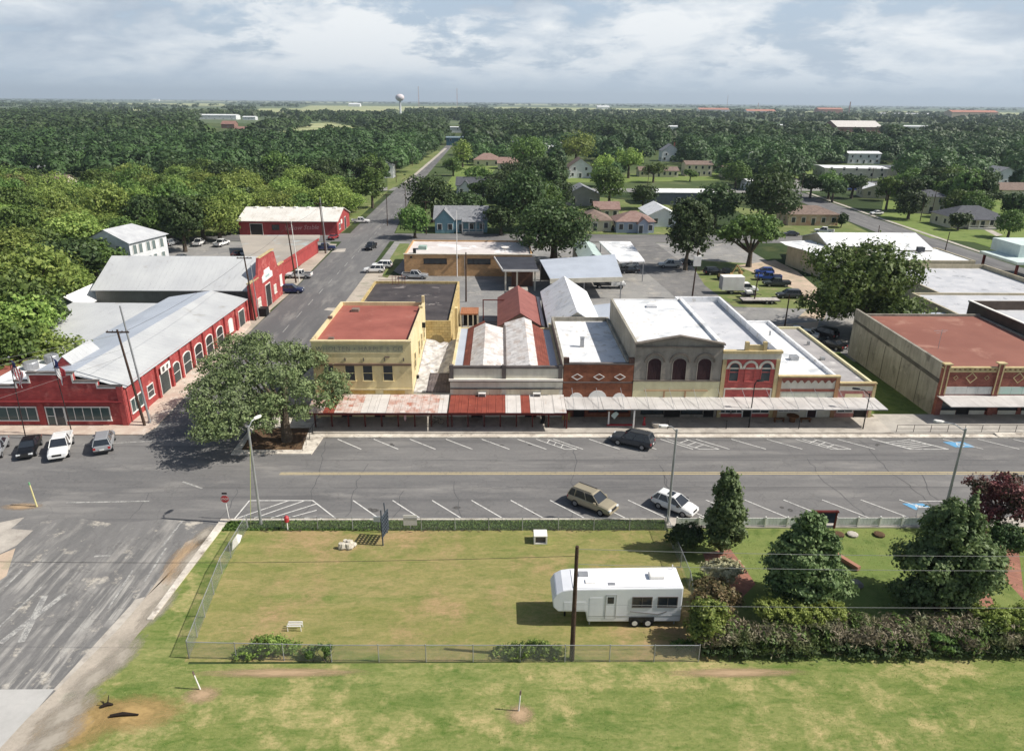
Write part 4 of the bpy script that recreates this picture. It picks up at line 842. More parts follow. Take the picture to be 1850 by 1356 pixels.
for y_ in piers: z_ = 4.4-.8*(y_-FB)/(YB-FB); m = MB(); E_.box(m, y_-.25, y_+.25, .1, z_, 0, .28); m.build('pier', REDP, sw)
window(b, E_, 75.9, 1.0, 2.6, 1.5, bars=3, gl=MATS['glass_green'], name='shop_window'); window(b, E_, 79.3, 1.1, 1.4, 1.4, bars=1, name='shop_window')
DARKD = mat('charcoal_shutter', S(74,80,78), S(62,66,66), rib=('z', .3, .03, .3))
door(b, E_, 83.1, .12, 2.3, 2.5, DARKD, name='roller_door')
window(b, E_, 86.5, .2, 1.9, 2.5, gl=DARKD, arch=.55, fw_=.14, name='arched_opening', bars=1, sill=False)
window(b, E_, 89.9, .2, 2.2, 2.7, gl=DARKD, arch=.4, fw_=.14, name='arched_opening', bars=1, sill=False)
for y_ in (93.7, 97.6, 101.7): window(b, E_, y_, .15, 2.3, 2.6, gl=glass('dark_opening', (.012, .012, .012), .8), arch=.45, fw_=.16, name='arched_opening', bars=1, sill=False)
window(b, E_, 106.3, .5, 1.5, 2.1, gl=WTRIM, arch=.3, fw_=.14, name='boarded_opening', bars=2, sill=False); door(b, E_, 111.2, .12, 2.4, 2.5, DARKD, name='roller_door')
m = MB(); E_.box(m, 81.9, 84.5, 2.85, 3.75, .28, .34); s_ = m.build('sign_board', WTRIM, b)
m = MB(); E_.box(m, 82.3, 82.9, 3.0, 3.6, .34, .355); s2_ = m.build('sign_emblem', GREYT, s_)
m = MB(); E_.prism(m, [(83.4, 3.15), (83.7, 3.0), (84.0, 3.3), (83.9, 3.6), (83.5, 3.55)], .34, .355); m.build('sign_emblem', GREYT, s_)
m = MB(); RX = -46.6
m.add([(X1+.3, FB+.35, 4.42), (X1+.3, YB+.3, 3.62), (RX, YB+.3, 5.0), (RX, FB+.35, 6.0)], [(0, 1, 2, 3)]); m.build('east_roof_slope', CORR, b)
m = MB(); m.add([(RX, FB+.35, 6.0), (RX, YB+.3, 5.0), (-53.6, YB+.3, 3.9), (-53.6, FB+.35, 4.5)], [(0, 1, 2, 3)]); m.build('west_roof_slope', CORB, b)
m = MB(); m.prism([(-53.4, YB-.1, 0), (X1-.3, YB-.1, 0), (X1-.3, YB-.1, 3.6), (RX, YB-.1, 4.95), (-53.4, YB-.1, 3.85)], (0, .2, 0)); m.build('rear_wall', REDP, b)
m = MB(); m.box(-53.5, -53.3, FB+.35, YB, 0, 3.9); m.build('west_wall', REDP, b)
# front cross-gable with white verge, red metal roof beyond
m = MB(); m.prism([(-51.4, 78.3, 4.4), (-48.2, 78.3, 4.4), (-49.8, 78.3, 6.35)], (0, -.15, 0)); m.build('gable_end', REDP, b)
gable(-51.6, -48.0, 78.3, 84.0, 4.4, 6.4, 'y', ov=.15, th=.1).build('cross_gable_roof', CORR, b)
b = thing('red_roofed_shed', 'low building with rusty red metal roof left of the barn-red store', 'shed', (-60, 80, 0))
m = MB(); m.box(-66, -54.4, 74.4, 88, 0, 3.6); m.build('wall', REDP, b)
m = MB(); m.add([(-66.4, 74.2, 3.9), (-56.8, 74.2, 4.3), (-56.8, 88.3, 4.3), (-66.4, 88.3, 3.9)], [(0, 1, 2, 3)]); m.build('roof', REDROOF, b)
m = MB(); m.add([(-56.75, 74.2, 4.31), (-53.7, 74.2, 4.12), (-53.7, 88.3, 4.12), (-56.75, 88.3, 4.31)], [(0, 1, 2, 3)]); m.build('white_roof_strip', WHROOF, b)
for i, (x_, y_) in enumerate(((-54.9, 80.2), (-53.9, 82.6))):
    m = MB(); m.lathe((x_, y_, 4.0), [(.8, 0), (.8, 1.0), (.72, 1.1)], 16); o = m.build('roof_tank', STEEL, None, label=['round galvanised tank on the roof strip, the nearer one', 'darker round tank on the roof strip, the farther one'][i], cat='tank', group='tanks on the roof strip')
# annexes behind
b = thing('flat_annex', 'low flat-roofed pale annex between the barn-red store and the grey warehouse', 'building', (-60, 103, 0))
m = MB(); m.box(-66.8, -53.7, 92, 111, 0, 3.2); m.build('wall', SIDG, b); m = MB(); m.add([(-67.3, 91.5, 3.5), (-53.6, 91.5, 3.4), (-53.6, 111.4, 3.7), (-67.3, 111.4, 3.8)], [(0, 1, 2, 3)]); m.build('roof', CORX, b)
b = thing('small_white_shed', 'small pale shed with white gable roof beside the grey warehouse', 'shed', (-70, 117, 0))
gable_walls(-72.2, -67.2, 113.4, 122, 2.6, 4.1, 'y').build('wall', mat('blue_grey_wall', S(150,158,166), S(134,142,150)), b); gable(-72.2, -67.2, 113.4, 122, 2.6, 4.1, 'y', ov=.3).build('roof', WHROOF, b)
window(b, Face('s', 113.4), -69.8, 1.0, 1.6, .9, bars=2)
b = thing('warehouse', 'big metal warehouse with pale grey gable roof and red false front facing the side street', 'warehouse', (-55, 125, 0))
gable_walls(-67.0, -40.6, 117.6, 133.6, 4.4, 8.2, 'x').build('wall', SIDG, b); gable(-67.0, -41.0, 117.6, 133.6, 4.4, 8.2, 'x', ov=.5).build('roof', CORX, b)
E_ = Face('e', -40.5); m = MB(); E_.prism(m, [(114.5, 0), (133.8, 0), (133.8, 5.6), (130.2, 5.8), (128.9, 8.6), (120.4, 9.1), (119.2, 6.4), (114.5, 5.8)], -.3, .1); fw2 = m.build('false_front', REDP, b)
m = MB(); E_.box(m, 120.6, 128.8, 8.95, 9.1, -.35, .2); E_.box(m, 130.3, 133.9, 5.62, 5.8, -.35, .2); E_.box(m, 114.4, 119.2, 6.0, 6.15, -.35, .2); m.build('cap', TRIMY, fw2)
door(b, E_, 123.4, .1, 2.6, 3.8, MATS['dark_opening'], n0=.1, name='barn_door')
m = MB(); E_.prism(m, [(120.9, 4.7), (126.6, 4.7), (126.6, 5.6), (125.4, 6.0), (125.2, 6.6), (122.3, 6.6), (122.1, 6.0), (120.9, 5.6)], .1, .2); s_ = m.build('white_sign', WTRIM, b)
m = MB(); E_.box(m, 122.6, 124.9, 5.2, 5.6, .2, .22); m.build('sign_lettering', mat('pale_letters', S(170,196,196), S(150,176,176)), s_)
window(b, E_, 118.3, 1.2, 1.5, 1.5, n0=.1, gl=mat('pale_blind', S(206,200,186), S(190,184,170))); window(b, E_, 127.4, 1.4, 1.3, 1.4, n0=.1, gl=MATS['pale_blind']); window(b, E_, 131.3, 1.8, 1.2, 1.9, n0=.1, gl=WTRIM)
m = MB(); m.box(-40.2, -38.9, 116.6, 118.2, .05, 1.4); m.build('dumpster', BLACKM, None, label='black waste bin standing at the end of the red false front', cat='bin')
b = thing('white_house', 'tall white two-storey clapboard building with hipped grey roof behind the warehouse', 'building', (-79.5, 154, 0), rz=R_(-14))
WM_ = WM[b.name]
def lb(mb_, name, m_, par=b, **k): return mb_.build(name, m_, par, world=False, **k)
lb(MB().box(-5.3, 5.3, -5, 6.4, 0, 6.4).prism([(-5.3, -5, 6.4), (5.3, -5, 6.4), (0, -5, 8.75)], (0, .3, 0)), 'wall', WSID)
mm = MB(); mm.add([(-5.8, -5.4, 6.3), (5.8, -5.4, 6.3), (5.8, 6.9, 6.3), (-5.8, 6.9, 6.3), (0, -5.4, 8.9), (0, 3.0, 8.9)], [(1, 2, 5, 4), (2, 3, 5), (3, 0, 4, 5)]); lb(mm, 'roof', mat('pale_grey_roof', S(188,190,192), S(172,174,178), rib=('x', .5, .02, .1)))
for (x_, z_) in ((-3.4, 3.9), (2.6, 3.9), (-3.4, 1.0), (2.6, 1.0)):
    w = lb(MB().box(x_-.5, x_+.5, -5.04, -5.0, z_, z_+1.7), 'window', glass('glass_grey', (.12, .15, .15), .2)); lb(MB().box(x_-.62, x_-.5, -5.1, -5, z_, z_+1.7).box(x_+.5, x_+.62, -5.1, -5, z_, z_+1.7).box(x_-.62, x_+.62, -5.1, -5, z_+1.7, z_+1.85), 'window_frame', WTRIM, w)
for y_ in (-3.6, -1.9, .4, 2.1, 4.6):
    for z_ in (1, 3.9): w = lb(MB().box(5.3, 5.34, y_-.5, y_+.5, z_, z_+1.8), 'window', MATS['glass_grey']); lb(MB().box(5.3, 5.4, y_-.62, y_-.5, z_, z_+1.8).box(5.3, 5.4, y_+.5, y_+.62, z_, z_+1.8), 'window_frame', WTRIM, w)
b = thing('open_shed', 'long low shed with red street side and dusty flat roof behind the red false front', 'shed', (-48, 160, 0))
m = MB(); m.add([(-63, 176, 3.2), (-51.5, 146, 3.0), (-44.2, 142.5, 3.0), (-42.9, 172, 3.0), (-44, 178, 3.0)], [(0, 1, 2, 3, 4)]); m.prism([(-63, 176, 2.9), (-51.5, 146, 2.7), (-44.2, 142.5, 2.7), (-42.9, 172, 2.7), (-44, 178, 2.7)], (0, 0, .2)); m.build('roof', mat('dusty_flat_roof', S(176,166,152), S(156,148,138), sc=.12, stain=(S(168,180,180), .58, .15)), b)
m = MB(); m.prism([(-44.4, 143.5, 0), (-43.0, 171, 0), (-43.0, 171, 2.7), (-44.4, 143.5, 2.7)], (-.2, 0, 0)); m.build('street_wall', REDPE, b); m = MB(); m.prism([(-44.15, 142.4, 2.65), (-42.85, 172.0, 2.65), (-42.85, 172.0, 3.25), (-44.15, 142.4, 3.25)], (-.15, 0, 0)); m.build('fascia', REDP, b)
for p_ in ((-50.8, 147.2), (-46, 144.2), (-56, 160), (-60, 172)): m = MB(); m.box(p_[0]-.1, p_[0]+.1, p_[1]-.1, p_[1]+.1, 0, 2.75); m.build('post', POSTR, b)
b = thing('red_warehouse', 'barn-red metal warehouse with white gable roof beyond the parking lot', 'warehouse', (-56, 200, 0))
X0, X1, Y0, Y1 = -69.5, -43.4, 194.8, 211.5
gable_walls(X0, X1, Y0, Y1, 3.7, 6.1, 'x').build('wall', REDPS, b); gable(X0, X1, Y0, Y1, 3.7, 6.1, 'x', ov=.4).build('roof', WROOF2, b)
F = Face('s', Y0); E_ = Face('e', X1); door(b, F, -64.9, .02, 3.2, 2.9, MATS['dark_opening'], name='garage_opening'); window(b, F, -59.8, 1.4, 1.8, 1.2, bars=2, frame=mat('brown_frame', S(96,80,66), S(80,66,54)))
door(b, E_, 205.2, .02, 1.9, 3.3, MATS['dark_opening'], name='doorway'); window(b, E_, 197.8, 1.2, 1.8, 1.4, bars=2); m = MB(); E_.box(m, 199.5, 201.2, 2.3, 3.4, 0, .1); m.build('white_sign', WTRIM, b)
lt = mat('pale_pink_letters', S(212,166,162), S(188,130,128)); text_mesh('lettering', 'Yellow Stable', F, -53.0, 1.95, 1.7, lt, b, n=.04, italic=.35, tilt=.04)
for i in range(7): m = MB(); x_ = -67.5+i*3.6; m.box(x_, x_+.9, 202.2, 204.0, 6.02, 6.28); m.build('ridge_vent', WTRIM, b)
# ------------------------------------------------------------------ yards behind the row
b = thing('gable_shed', 'narrow shed with dull red gable roof and white verge behind the cream storefront', 'shed', (3, 110, 0))
gable_walls(-.1, 6.2, 100.6, 117, 3.3, 5.3, 'y').build('wall', mat('pinkish_wall', S(170,140,124), S(150,122,108)), b); gable(-.1, 6.2, 100.6, 117, 3.3, 5.3, 'y', ov=.2).build('roof', mat('dull_red_metal', S(150,92,84), S(134,80,74), rib=('y', .8, .03, .2)), b)
m = MB(); m.prism([(6.2, 100.6, 3.3), (6.7, 100.6, 3.15), (6.7, 100.6, 3.4), (6.2, 100.6, 3.55)], (0, 16.6, 0)); m.build('verge_board', WTRIM, b)
b = thing('gable_building', 'building with bright white gable roof behind the brown brick storefront', 'building', (11, 105, 0))
gable_walls(7.1, 14.4, 95.9, 117, 4.4, 6.9, 'y').build('wall', CREAM, b); gable(7.1, 14.4, 95.9, 117, 4.4, 6.9, 'y', ov=.25).build('roof', WHROOF, b)
b = thing('small_shed', 'small lean-to with silver roof tucked behind the tall grey storefront', 'shed', (17, 108, 0))
m = MB(); m.prism([(14.75, 96, 0), (21, 96, 0), (21, 96, 3.6), (14.75, 96, 2.9)], (0, 17, 0)); m.build('wall', CREAM, b); m = MB(); m.prism([(14.75, 95.8, 2.95), (21.3, 95.8, 3.72), (21.3, 95.8, 3.84), (14.75, 95.8, 3.07)], (0, 17.5, 0)); m.build('roof', CORB, b)
b = thing('wood_shelter', 'small open shelter with rust-orange plank top beside the yellow stone annex', 'shelter', (-5, 110, 0))
m = MB(); m.box(-6.1, -3.3, 108.6, 112.4, 2.75, 2.95); m.build('plank_roof', mat('orange_plank', S(170,112,76), S(150,94,62), rib=('x', .3, .03, .3)), b)
for p_ in ((-6, 108.7), (-4.9, 108.7), (-4.1, 108.7), (-3.4, 108.7), (-6, 112.3), (-3.4, 112.3)): m = MB(); m.box(p_[0]-.1, p_[0]+.1, p_[1]-.1, p_[1]+.1, 0, 2.75); m.build('post', CREAM, b)
m = MB(); m.box(-5.8, -3.6, 111.9, 112.1, 0, 2.7); m.build('back_panel', WOODB, b)
b = thing('gate_frame', 'brown metal gantry frame standing in the yard behind the row', 'gate', (-1.5, 113, 0))
m = MB(); m.tube((-2.6, 113, 0), (-2.6, 113, 4.0), .09); m.build('post', POSTR, b); m = MB(); m.tube((2.2, 113, 0), (2.2, 113, 4.0), .09); m.build('post', POSTR, b); m = MB(); m.tube((-2.7, 113, 4.0), (2.3, 113, 4.0), .09); m.build('crossbar', POSTR, b); m = MB(); m.tube((-2.6, 113, 1.2), (2.2, 113, 1.2), .03); m.tube((-2.6, 113, .3), (2.2, 113, .3), .03); m.tube((.3, 113, .3), (.3, 113, 1.2), .03); m.build('rail', POSTR, b)
b = thing('tan_brick_building', 'long flat-roofed tan brick building with strip windows facing the yard', 'building', (-9, 150, 0))
shell(b, -19.6, 6.8, 147.2, 163.5, 4.5, 4.2, TANB, mat('patchy_white_roof', S(214,206,200), S(196,186,182), sc=.15, stain=[(S(236,234,232), .55, .2), (S(160,160,160), .68, .5)]), fm=TANB)
F = Face('s', 147.2); m = MB(); F.box(m, -19.7, 6.9, 4.5, 4.62, -.35, .12); m.build('roof_edge', CREAM, b)
for u_ in (-13.2, -4.2): window(b, F, u_, 2.6, 4.6, .95, bars=4, frame=BLACKM)
m = MB(); m.box(-18, -17.4, 149.6, 150.2, 4.2, 5.2); m.build('roof_vent', BLACKM, b); m = MB(); m.box(-17.3, -15.6, 153.5, 155.5, 4.2, 4.9); m.build('roof_unit', mat('green_grey_unit', S(150,176,166), S(130,156,146)), b)
m = MB(); m.lathe((1.2, 149.3, 4.5), [(.06, 0), (.06, .9)], 8); m.lathe((1.2, 149.0, 5.5), [(.05, -.1), (.5, 0), (.85, .25)], 16); m.build('satellite_dish', WTRIM, b)
for u_ in (-18.3, -8.8): m = MB(); F.box(m, u_, u_+.4, 3.8, 4.1, 0, .4); m.build('wall_lamp', BLACKM, b)
m = MB(); F.box(m, -7.2, -7.1, .1, 4.2, 0, .08); m.build('downpipe', STEEL, b)
b = thing('porch_wing', 'open porch with dark flat roof on white posts beside the tan brick building', 'porch', (4, 140, 0))
m = MB(); m.prism([(-.9, 146.9, 3.9), (.8, 134.6, 3.9), (7.4, 134.6, 3.9), (7.0, 146.9, 3.9)], (0, 0, .25)); m.build('roof', mat('charcoal_roof', S(66,68,76), S(52,54,62), stain=(S(110,120,128), .68, .5)), b); m = MB(); m.prism([(.75, 134.5, 3.85), (7.5, 134.5, 3.85), (7.5, 134.5, 4.25), (.75, 134.5, 4.25)], (0, -.12, 0)); m.prism([(-1.0, 147.0, 3.85), (.72, 134.5, 3.85), (.72, 134.5, 4.25), (-1.0, 147.0, 4.25)], (-.12, 0, 0)); m.build('fascia', WTRIM, b)
for p_ in ((1.2, 135), (3.4, 135.1), (6.8, 135.1)): m = MB(); m.box(p_[0]-.16, p_[0]+.16, p_[1]-.16, p_[1]+.16, 0, 3.9); m.build('post', CREAM, b)
m = MB(); m.box(2.4, 6.6, 138.8, 139, 0, 3.8); m.build('back_wall', mat('brick_back', S(140,100,80), S(120,84,66)), b); m = MB(); m.box(1.8, 5.4, 131.5, 134.3, 0, .9); m.build('loading_step', CONC, b)
b = thing('carport', 'large open carport with blue-grey metal roof behind the row, truck parked beneath', 'carport', (15.5, 135, 0))
m = MB(); m.add([(8.0, 141.5, 4.7), (9.2, 127.5, 4.1), (22.6, 129.3, 4.1), (23.4, 144.8, 5.2)], [(0, 1, 2, 3)]); m.prism([(8.0, 141.5, 4.55), (9.2, 127.5, 3.95), (22.6, 129.3, 3.95), (23.4, 144.8, 5.05)], (0, 0, .1)); m.build('roof', CORB, b)
m = MB(); m.prism([(9.15, 127.4, 3.3), (22.65, 129.2, 3.3), (22.65, 129.2, 4.15), (9.15, 127.4, 4.15)], (0, -.12, 0)); m.build('fascia', CREAM, b)
for p_ in ((9.3, 127.7), (15.5, 128.5), (22.4, 129.4), (8.2, 141), (23, 144)): m = MB(); m.box(p_[0]-.09, p_[0]+.09, p_[1]-.09, p_[1]+.09, 0, 4.0); m.build('post', STEEL, b)
m = MB(); m.box(8.4, 22.5, 143.6, 143.8, 0, 4.0); m.build('back_wall', WOODB, b)
b = thing('carport', 'white flat canopy roof on posts beyond the blue-grey carport', 'carport', (26, 153, 0))
m = MB(); m.prism([(22.7, 164, 4.1), (23.9, 141.6, 4.1), (29.2, 142.6, 4.1), (29.9, 164, 4.1)], (0, 0, .25)); m.build('roof', WHROOF, b)
for p_ in ((24.1, 142), (29, 142.9), (29.6, 153), (23, 163), (29.6, 163.5)): m = MB(); m.box(p_[0]-.08, p_[0]+.08, p_[1]-.08, p_[1]+.08, 0, 4.1); m.build('post', STEEL, b)
b = thing('green_roofed_shed', 'small shed with pale green metal roof under the big tree', 'shed', (19, 160, 0))
gable_walls(17, 22, 148.5, 166, 3.1, 4.4, 'y').build('wall', CREAM, b); gable(17, 22, 148.5, 166, 3.1, 4.4, 'y', ov=.2).build('roof', mat('pale_green_metal', S(176,194,190), S(160,180,176), rib=('y', .6, .02, .12)), b)
# ------------------------------------------------------------------ white roofs on the right
def wb(name, label, x0, x1, y0, y1, h, rz_, wm, rm, cat='building', par=.3):
    b = thing(name, label, cat, ((x0+x1)/2, y0, 0)); shell(b, x0, x1, y0, y1, h+par, rz_, wm, rm); return b
TANW = mat('tan_block_wall', S(196,184,154), S(176,164,136), sc=.5, streak=.3)
b = thing('metal_building', 'long shop with bright white gable roof behind the big tree on the right', 'building', (85, 160, 0))
gable_walls(72.5, 94.6, 155.2, 171.5, 4.4, 6.6, 'x').build('wall', TANW, b); gable(72.5, 94.6, 155.2, 171.5, 4.4, 6.6, 'x', ov=.3).build('roof', WHROOF, b)
for x_ in (75.5, 77.6, 90.5): m = MB(); m.box(x_, x_+1.3, 153.2, 154.4, 4.3, 5.3); m.build('roof_unit', mat('dark_unit', S(78,82,88), S(62,66,70)), b)
b = thing('metal_building', 'tan metal building with shallow white arched roof beside the alley', 'building', (68, 155, 0))
m = MB(); m.prism([(64.6, 160, 0), (66.9, 148, 0), (66.9, 148, 3.4), (66.0, 152.8, 4.4), (64.6, 160, 4.2)], (.3, .05, 0)); m.build('end_wall', TANW, b); m = MB(); m.box(67.2, 72.2, 148.2, 166, 0, 4.0); m.build('wall', CREAM, b)
m = MB(); m.add([(64.4, 160.4, 4.3), (65.9, 153, 4.55), (66.8, 147.7, 3.5), (72.3, 148.2, 3.7), (72.3, 153, 4.7), (72.3, 166, 4.5), (64.6, 165, 4.3)], [(0, 1, 4, 5, 6), (1, 2, 3, 4)]); m.build('roof', WHROOF, b)
m = MB(); m.box(69.8, 75.4, 139.6, 148.1, 0, 3.9); m.build('white_annex', WTRIM, b)
for y_ in (141.2, 145.0): m = MB(); m.box(69.72, 69.79, y_, y_+1.4, .1, 2.3); m.build('door', GREYT, b)
b = wb('flat_roofed_shop', 'broad white flat-roofed shop with tan rear wall beside the right-hand street', 78, 97.5, 144.4, 158.4, 4.2, 4.1, TANW, WHROOF, par=.1)
b = wb('flat_roofed_shop', 'pale grey flat-roofed block stepping down below the white shop', 76, 99, 119, 143.8, 3.2, 2.9, TANW, GRROOF, par=.5)
b = wb('flat_roofed_shop', 'wide grey-white flat roof with small vents in front of the stepped block at right edge', 70.4, 101, 101.9, 118.8, 3.9, 3.7, TANW, GRROOF, par=.15)
for p_ in ((76, 108), (80, 110.5), (86, 109), (83, 106)): m = MB(); m.box(p_[0], p_[0]+.5, p_[1], p_[1]+.5, 3.7, 4.5); m.build('roof_vent', WTRIM, b)
b = thing('lean_to', 'grey lean-to roof over the dark yard beside the big tree', 'shed', (67, 103, 0))
m = MB(); m.add([(61.5, 108.8, 3.1), (70.2, 99.6, 3.1), (70.3, 108.8, 3.4)], [(0, 1, 2)]); m.add([(57, 108.9, 3.2), (61.4, 108.9, 3.2), (70.1, 99.3, 3.2), (60.0, 99.3, 3.0)], [(0, 1, 2, 3)]); m.build('roof', CORB, b); m = MB(); m.box(58, 70, 108.5, 108.7, 0, 3); m.build('wall', WOODB, b)
# fuel canopy at right edge
b = thing('canopy_building', 'pale green-white filling canopy at the right edge of the view', 'canopy', (106, 150, 0))
m = MB(); m.box(103, 116, 140, 152, 4.4, 4.9); m.build('roof', mat('mint_white_panel', S(208,222,218), S(190,206,202)), b); m = MB(); m.box(106.5, 118, 145, 154, 4.9, 7.4); m.build('upper_block', MATS['mint_white_panel'], b)
for p_ in ((103.6, 140.6), (103.6, 151), (110, 140.6)): m = MB(); m.box(p_[0]-.2, p_[0]+.2, p_[1]-.2, p_[1]+.2, 0, 4.4); m.build('post', POSTR, b)
# ------------------------------------------------------------------ houses
def house(label, px, py, w, d, h, rh, wm, rm, rz=0.0, axis='x', hip=False, wins=3, name='house', cat='house', porch=False, chimney=False, wing=None, xy=None, fr=WTRIM):
    x, y = xy or G(px, py)
    b = thing(name, label, cat, (x, y, 0), rz)
    B = lambda mb_, n_, m_, p_=b: mb_.build(n_, m_, p_, world=False)
    if hip:
        B(MB().box(-w/2, w/2, 0, d, 0, h), 'wall', wm); o = .5; r = MB(); k = min(w, d)/2
        if w >= d: r.add([(-w/2-o, -o, h-.05), (w/2+o, -o, h-.05), (w/2+o, d+o, h-.05), (-w/2-o, d+o, h-.05), (-w/2+k, d/2, h+rh), (w/2-k, d/2, h+rh)], [(0, 1, 5, 4), (1, 2, 5), (2, 3, 4, 5), (3, 0, 4), (0, 3, 2, 1)])
        else: r.add([(-w/2-o, -o, h-.05), (w/2+o, -o, h-.05), (w/2+o, d+o, h-.05), (-w/2-o, d+o, h-.05), (0, k, h+rh), (0, d-k, h+rh)], [(0, 1, 4), (1, 2, 5, 4), (2, 3, 5), (3, 0, 4, 5), (0, 3, 2, 1)])
        rf = B(r, 'roof', rm)
    else:
        B(gable_walls(-w/2, w/2, 0, d, h, h+rh, axis), 'wall', wm); rf = B(gable(-w/2, w/2, 0, d, h, h+rh, axis, ov=.45), 'roof', rm)
    if wing:
        x0, x1, yw, hh, rr = wing
        B(gable_walls(x0, x1, -yw, d*.4, hh, hh+rr, 'y'), 'wing_wall', wm); B(gable(x0, x1, -yw, d*.45, hh, hh+rr, 'y', ov=.35), 'wing_roof', rm)
    for i in range(wins):
        u = -w/2+w*(i+.5)/wins; yy = 0.0
        if wing and wing[0]-.6 < u < wing[1]+.6: yy = -wing[2]; 
        if i == wins//2 and wins > 2: g = B(MB().box(u-.5, u+.5, yy-.05, yy, .2, 2.2), 'door', SHOP)
        else: g = B(MB().box(u-.55, u+.55, yy-.05, yy, 1.0, 2.4), 'window', GLS)
        B(MB().box(u-.68, u-.55, yy-.1, yy, .9, 2.45).box(u+.55, u+.68, yy-.1, yy, .9, 2.45).box(u-.68, u+.68, yy-.1, yy, 2.45, 2.6), 'window_frame', fr, g)
    if h > 4.5:
        for i in range(max(2, wins-1)):
            u = -w/2+w*(i+.5)/max(2, wins-1); g = B(MB().box(u-.5, u+.5, -.05, 0, 3.7, 5.0), 'window', GLS); B(MB().box(u-.62, u-.5, -.1, 0, 3.6, 5.05).box(u+.5, u+.62, -.1, 0, 3.6, 5.05).box(u-.62, u+.62, -.1, 0, 5.05, 5.2), 'window_frame', fr, g)
    for y_ in (d*.3, d*.7):
        for sx in (-1, 1): g = B(MB().box(sx*w/2, sx*(w/2+.04), y_-.5, y_+.5, 1.0, 2.3), 'window', GLS)
    if porch:
        x0, x1 = porch; B(MB().prism([(x0, -2.2, h-.55), (x0, 0, h+.05), (x0, 0, h+.17), (x0, -2.2, h-.42)], (x1-x0, 0, 0)), 'porch_roof', rm)
        for i in range(4): u = x0+.15+(x1-x0-.3)*i/3; B(MB().box(u-.09, u+.09, -2.15, -1.97, 0, h-.55), 'porch_post', fr)
        B(MB().box(x0, x1, -2.15, -2.08, .5, .62).box(x0, x1, -2.15, -2.08, 1.15, 1.25), 'porch_rail', fr); B(MB().box(x0, x1, -2.2, 0, 0, .45), 'porch_deck', GREYS)
    if chimney: B(MB().box(w*.22, w*.22+.7, d*.5, d*.5+.7, h, h+rh+1.1), 'chimney', BRKR, rf)
    return b
bh = house('blue clapboard cottage with front gable, white porch and grey roof across the back street', 833, 420, 14.4, 9.0, 3.7, 2.9, BLUES, SHINGLE_G, wins=5, wing=(-7.0, -1.9, 1.2, 3.7, 2.6), porch=(.3, 6.2))
bh2 = bh; m = MB(); m.lathe((0, 0, 0), [(.35, 0), (.35, .06)], 12)
house('rose-roofed cottage with pale blue walls between tree crowns behind the carports', 1147, 421, 10.5, 9, 3.2, 2.3, LBLUE, SHINGLE_R, hip=True, wins=4, wing=(.5, 3.5, 1.4, 2.9, 1.3))
house('cottage with white side and brown roof half hidden left of the rose-roofed cottage', 1075, 418, 9, 11, 3.1, 2.2, CREAMS, SHINGLE_B, hip=True, wins=3)
house('small white-roofed bungalow behind the rose-roofed cottage', 1096, 395, 7.5, 6, 3.0, 1.8, CREAMS, SHINGLE_R, wins=3)
house('grey house with dark gable roof facing the camera behind the cottages', 1052, 372, 12, 12, 3.8, 2.8, GREYS, SHINGLE_G, axis='y', wins=2)
house('long building with white roof and slate-blue wall in the middle distance', 1225, 370, 25, 12, 4.2, .6, mat('slate_blue_wall', S(106,112,128), S(92,98,114)), WHROOF, wins=1, name='hall', cat='building')
house('white gable roof standing behind the tree right of the rose-roofed cottage', 1197, 410, 8.5, 15, 3.4, 2.0, WSID, WHROOF, axis='y', wins=2)
house('large white farmhouse with steep brown gables beyond the pale street', 1048, 322, 11, 12, 5.2, 3.8, WSID, SHINGLE_B, axis='y', wins=3, wing=(-10, -5, 3, 3.4, 2.2))
house('long low cream ranch house on a green lawn beyond the pale street', 1190, 320, 19, 9, 3.0, 1.5, CREAMS, SHINGLE_B, wins=7)
house('two-storey cream house beside the long ranch house', 1262, 319, 13, 10, 5.6, 1.5, CREAMS, SHINGLE_B, wins=5)
house('white house with tall chimneys rising among the dark trees', 1211, 292, 11, 9, 6.4, 3.6, WSID, SHINGLE_G, wins=3, axis='y', chimney=True)
house('dark-roofed cottage half hidden by trees behind the blue cottage', 860, 352, 15, 10, 3.6, 2.6, WSID, SHINGLE_D, wins=4, wing=(-6, -2, 2, 3.4, 2))
house('cottage with faded red roof left of the near tree line', 880, 300, 15, 11, 3.4, 3.2, CREAMS, SHINGLE_R, hip=True, wins=3)
house('second red-roofed house right of the faded one', 918, 306, 11, 10, 3.2, 2.6, CREAMS, SHINGLE_R, wins=3)
house('bright white gabled barn among trees in the middle distance', 1001, 277, 12, 11, 3.4, 3.6, WSID, WHROOF, wins=2, name='barn', cat='barn')
house('white house facing the side street behind a round tree', 652, 325, 9, 9, 5.6, 2.6, WSID, SHINGLE_G, axis='y', wins=3)
house('tall white wing of the house beside the side street', 697, 322, 7, 8, 5.8, 2.0, WSID, SHINGLE_G, axis='y', wins=2)
house('low brick and cream house with brown hip roof left of the right-hand street', 1468, 408, 15, 10, 3.4, 2.0, mat('brick_and_cream', S(190,140,112), S(212,194,164), sc=.35), SHINGLE_B, hip=True, wins=5)
house('two-storey grey house among trees right of the right-hand street', 1680, 386, 10, 9, 5.6, 1.8, CREAMS, SHINGLE_D, hip=True, wins=3, rz=R_(-8))
house('bungalow with long dark grey roof and porch on the green lawn at right', 1765, 413, 16, 11, 3.3, 2.7, CREAMS, SHINGLE_D, hip=True, wins=6, porch=(-4, 5))
house('small shed-like garage with cream wall beside the open tree', 1580, 358, 9, 9, 3.4, 1.6, CREAMS, WHROOF, axis='y', wins=2, rz=R_(-10))
house('long cream workshop with white roof behind the open tree', 1655, 352, 22, 10, 3.6, 1.0, CREAMS, WHROOF, wins=5, rz=R_(-6), name='workshop', cat='building')
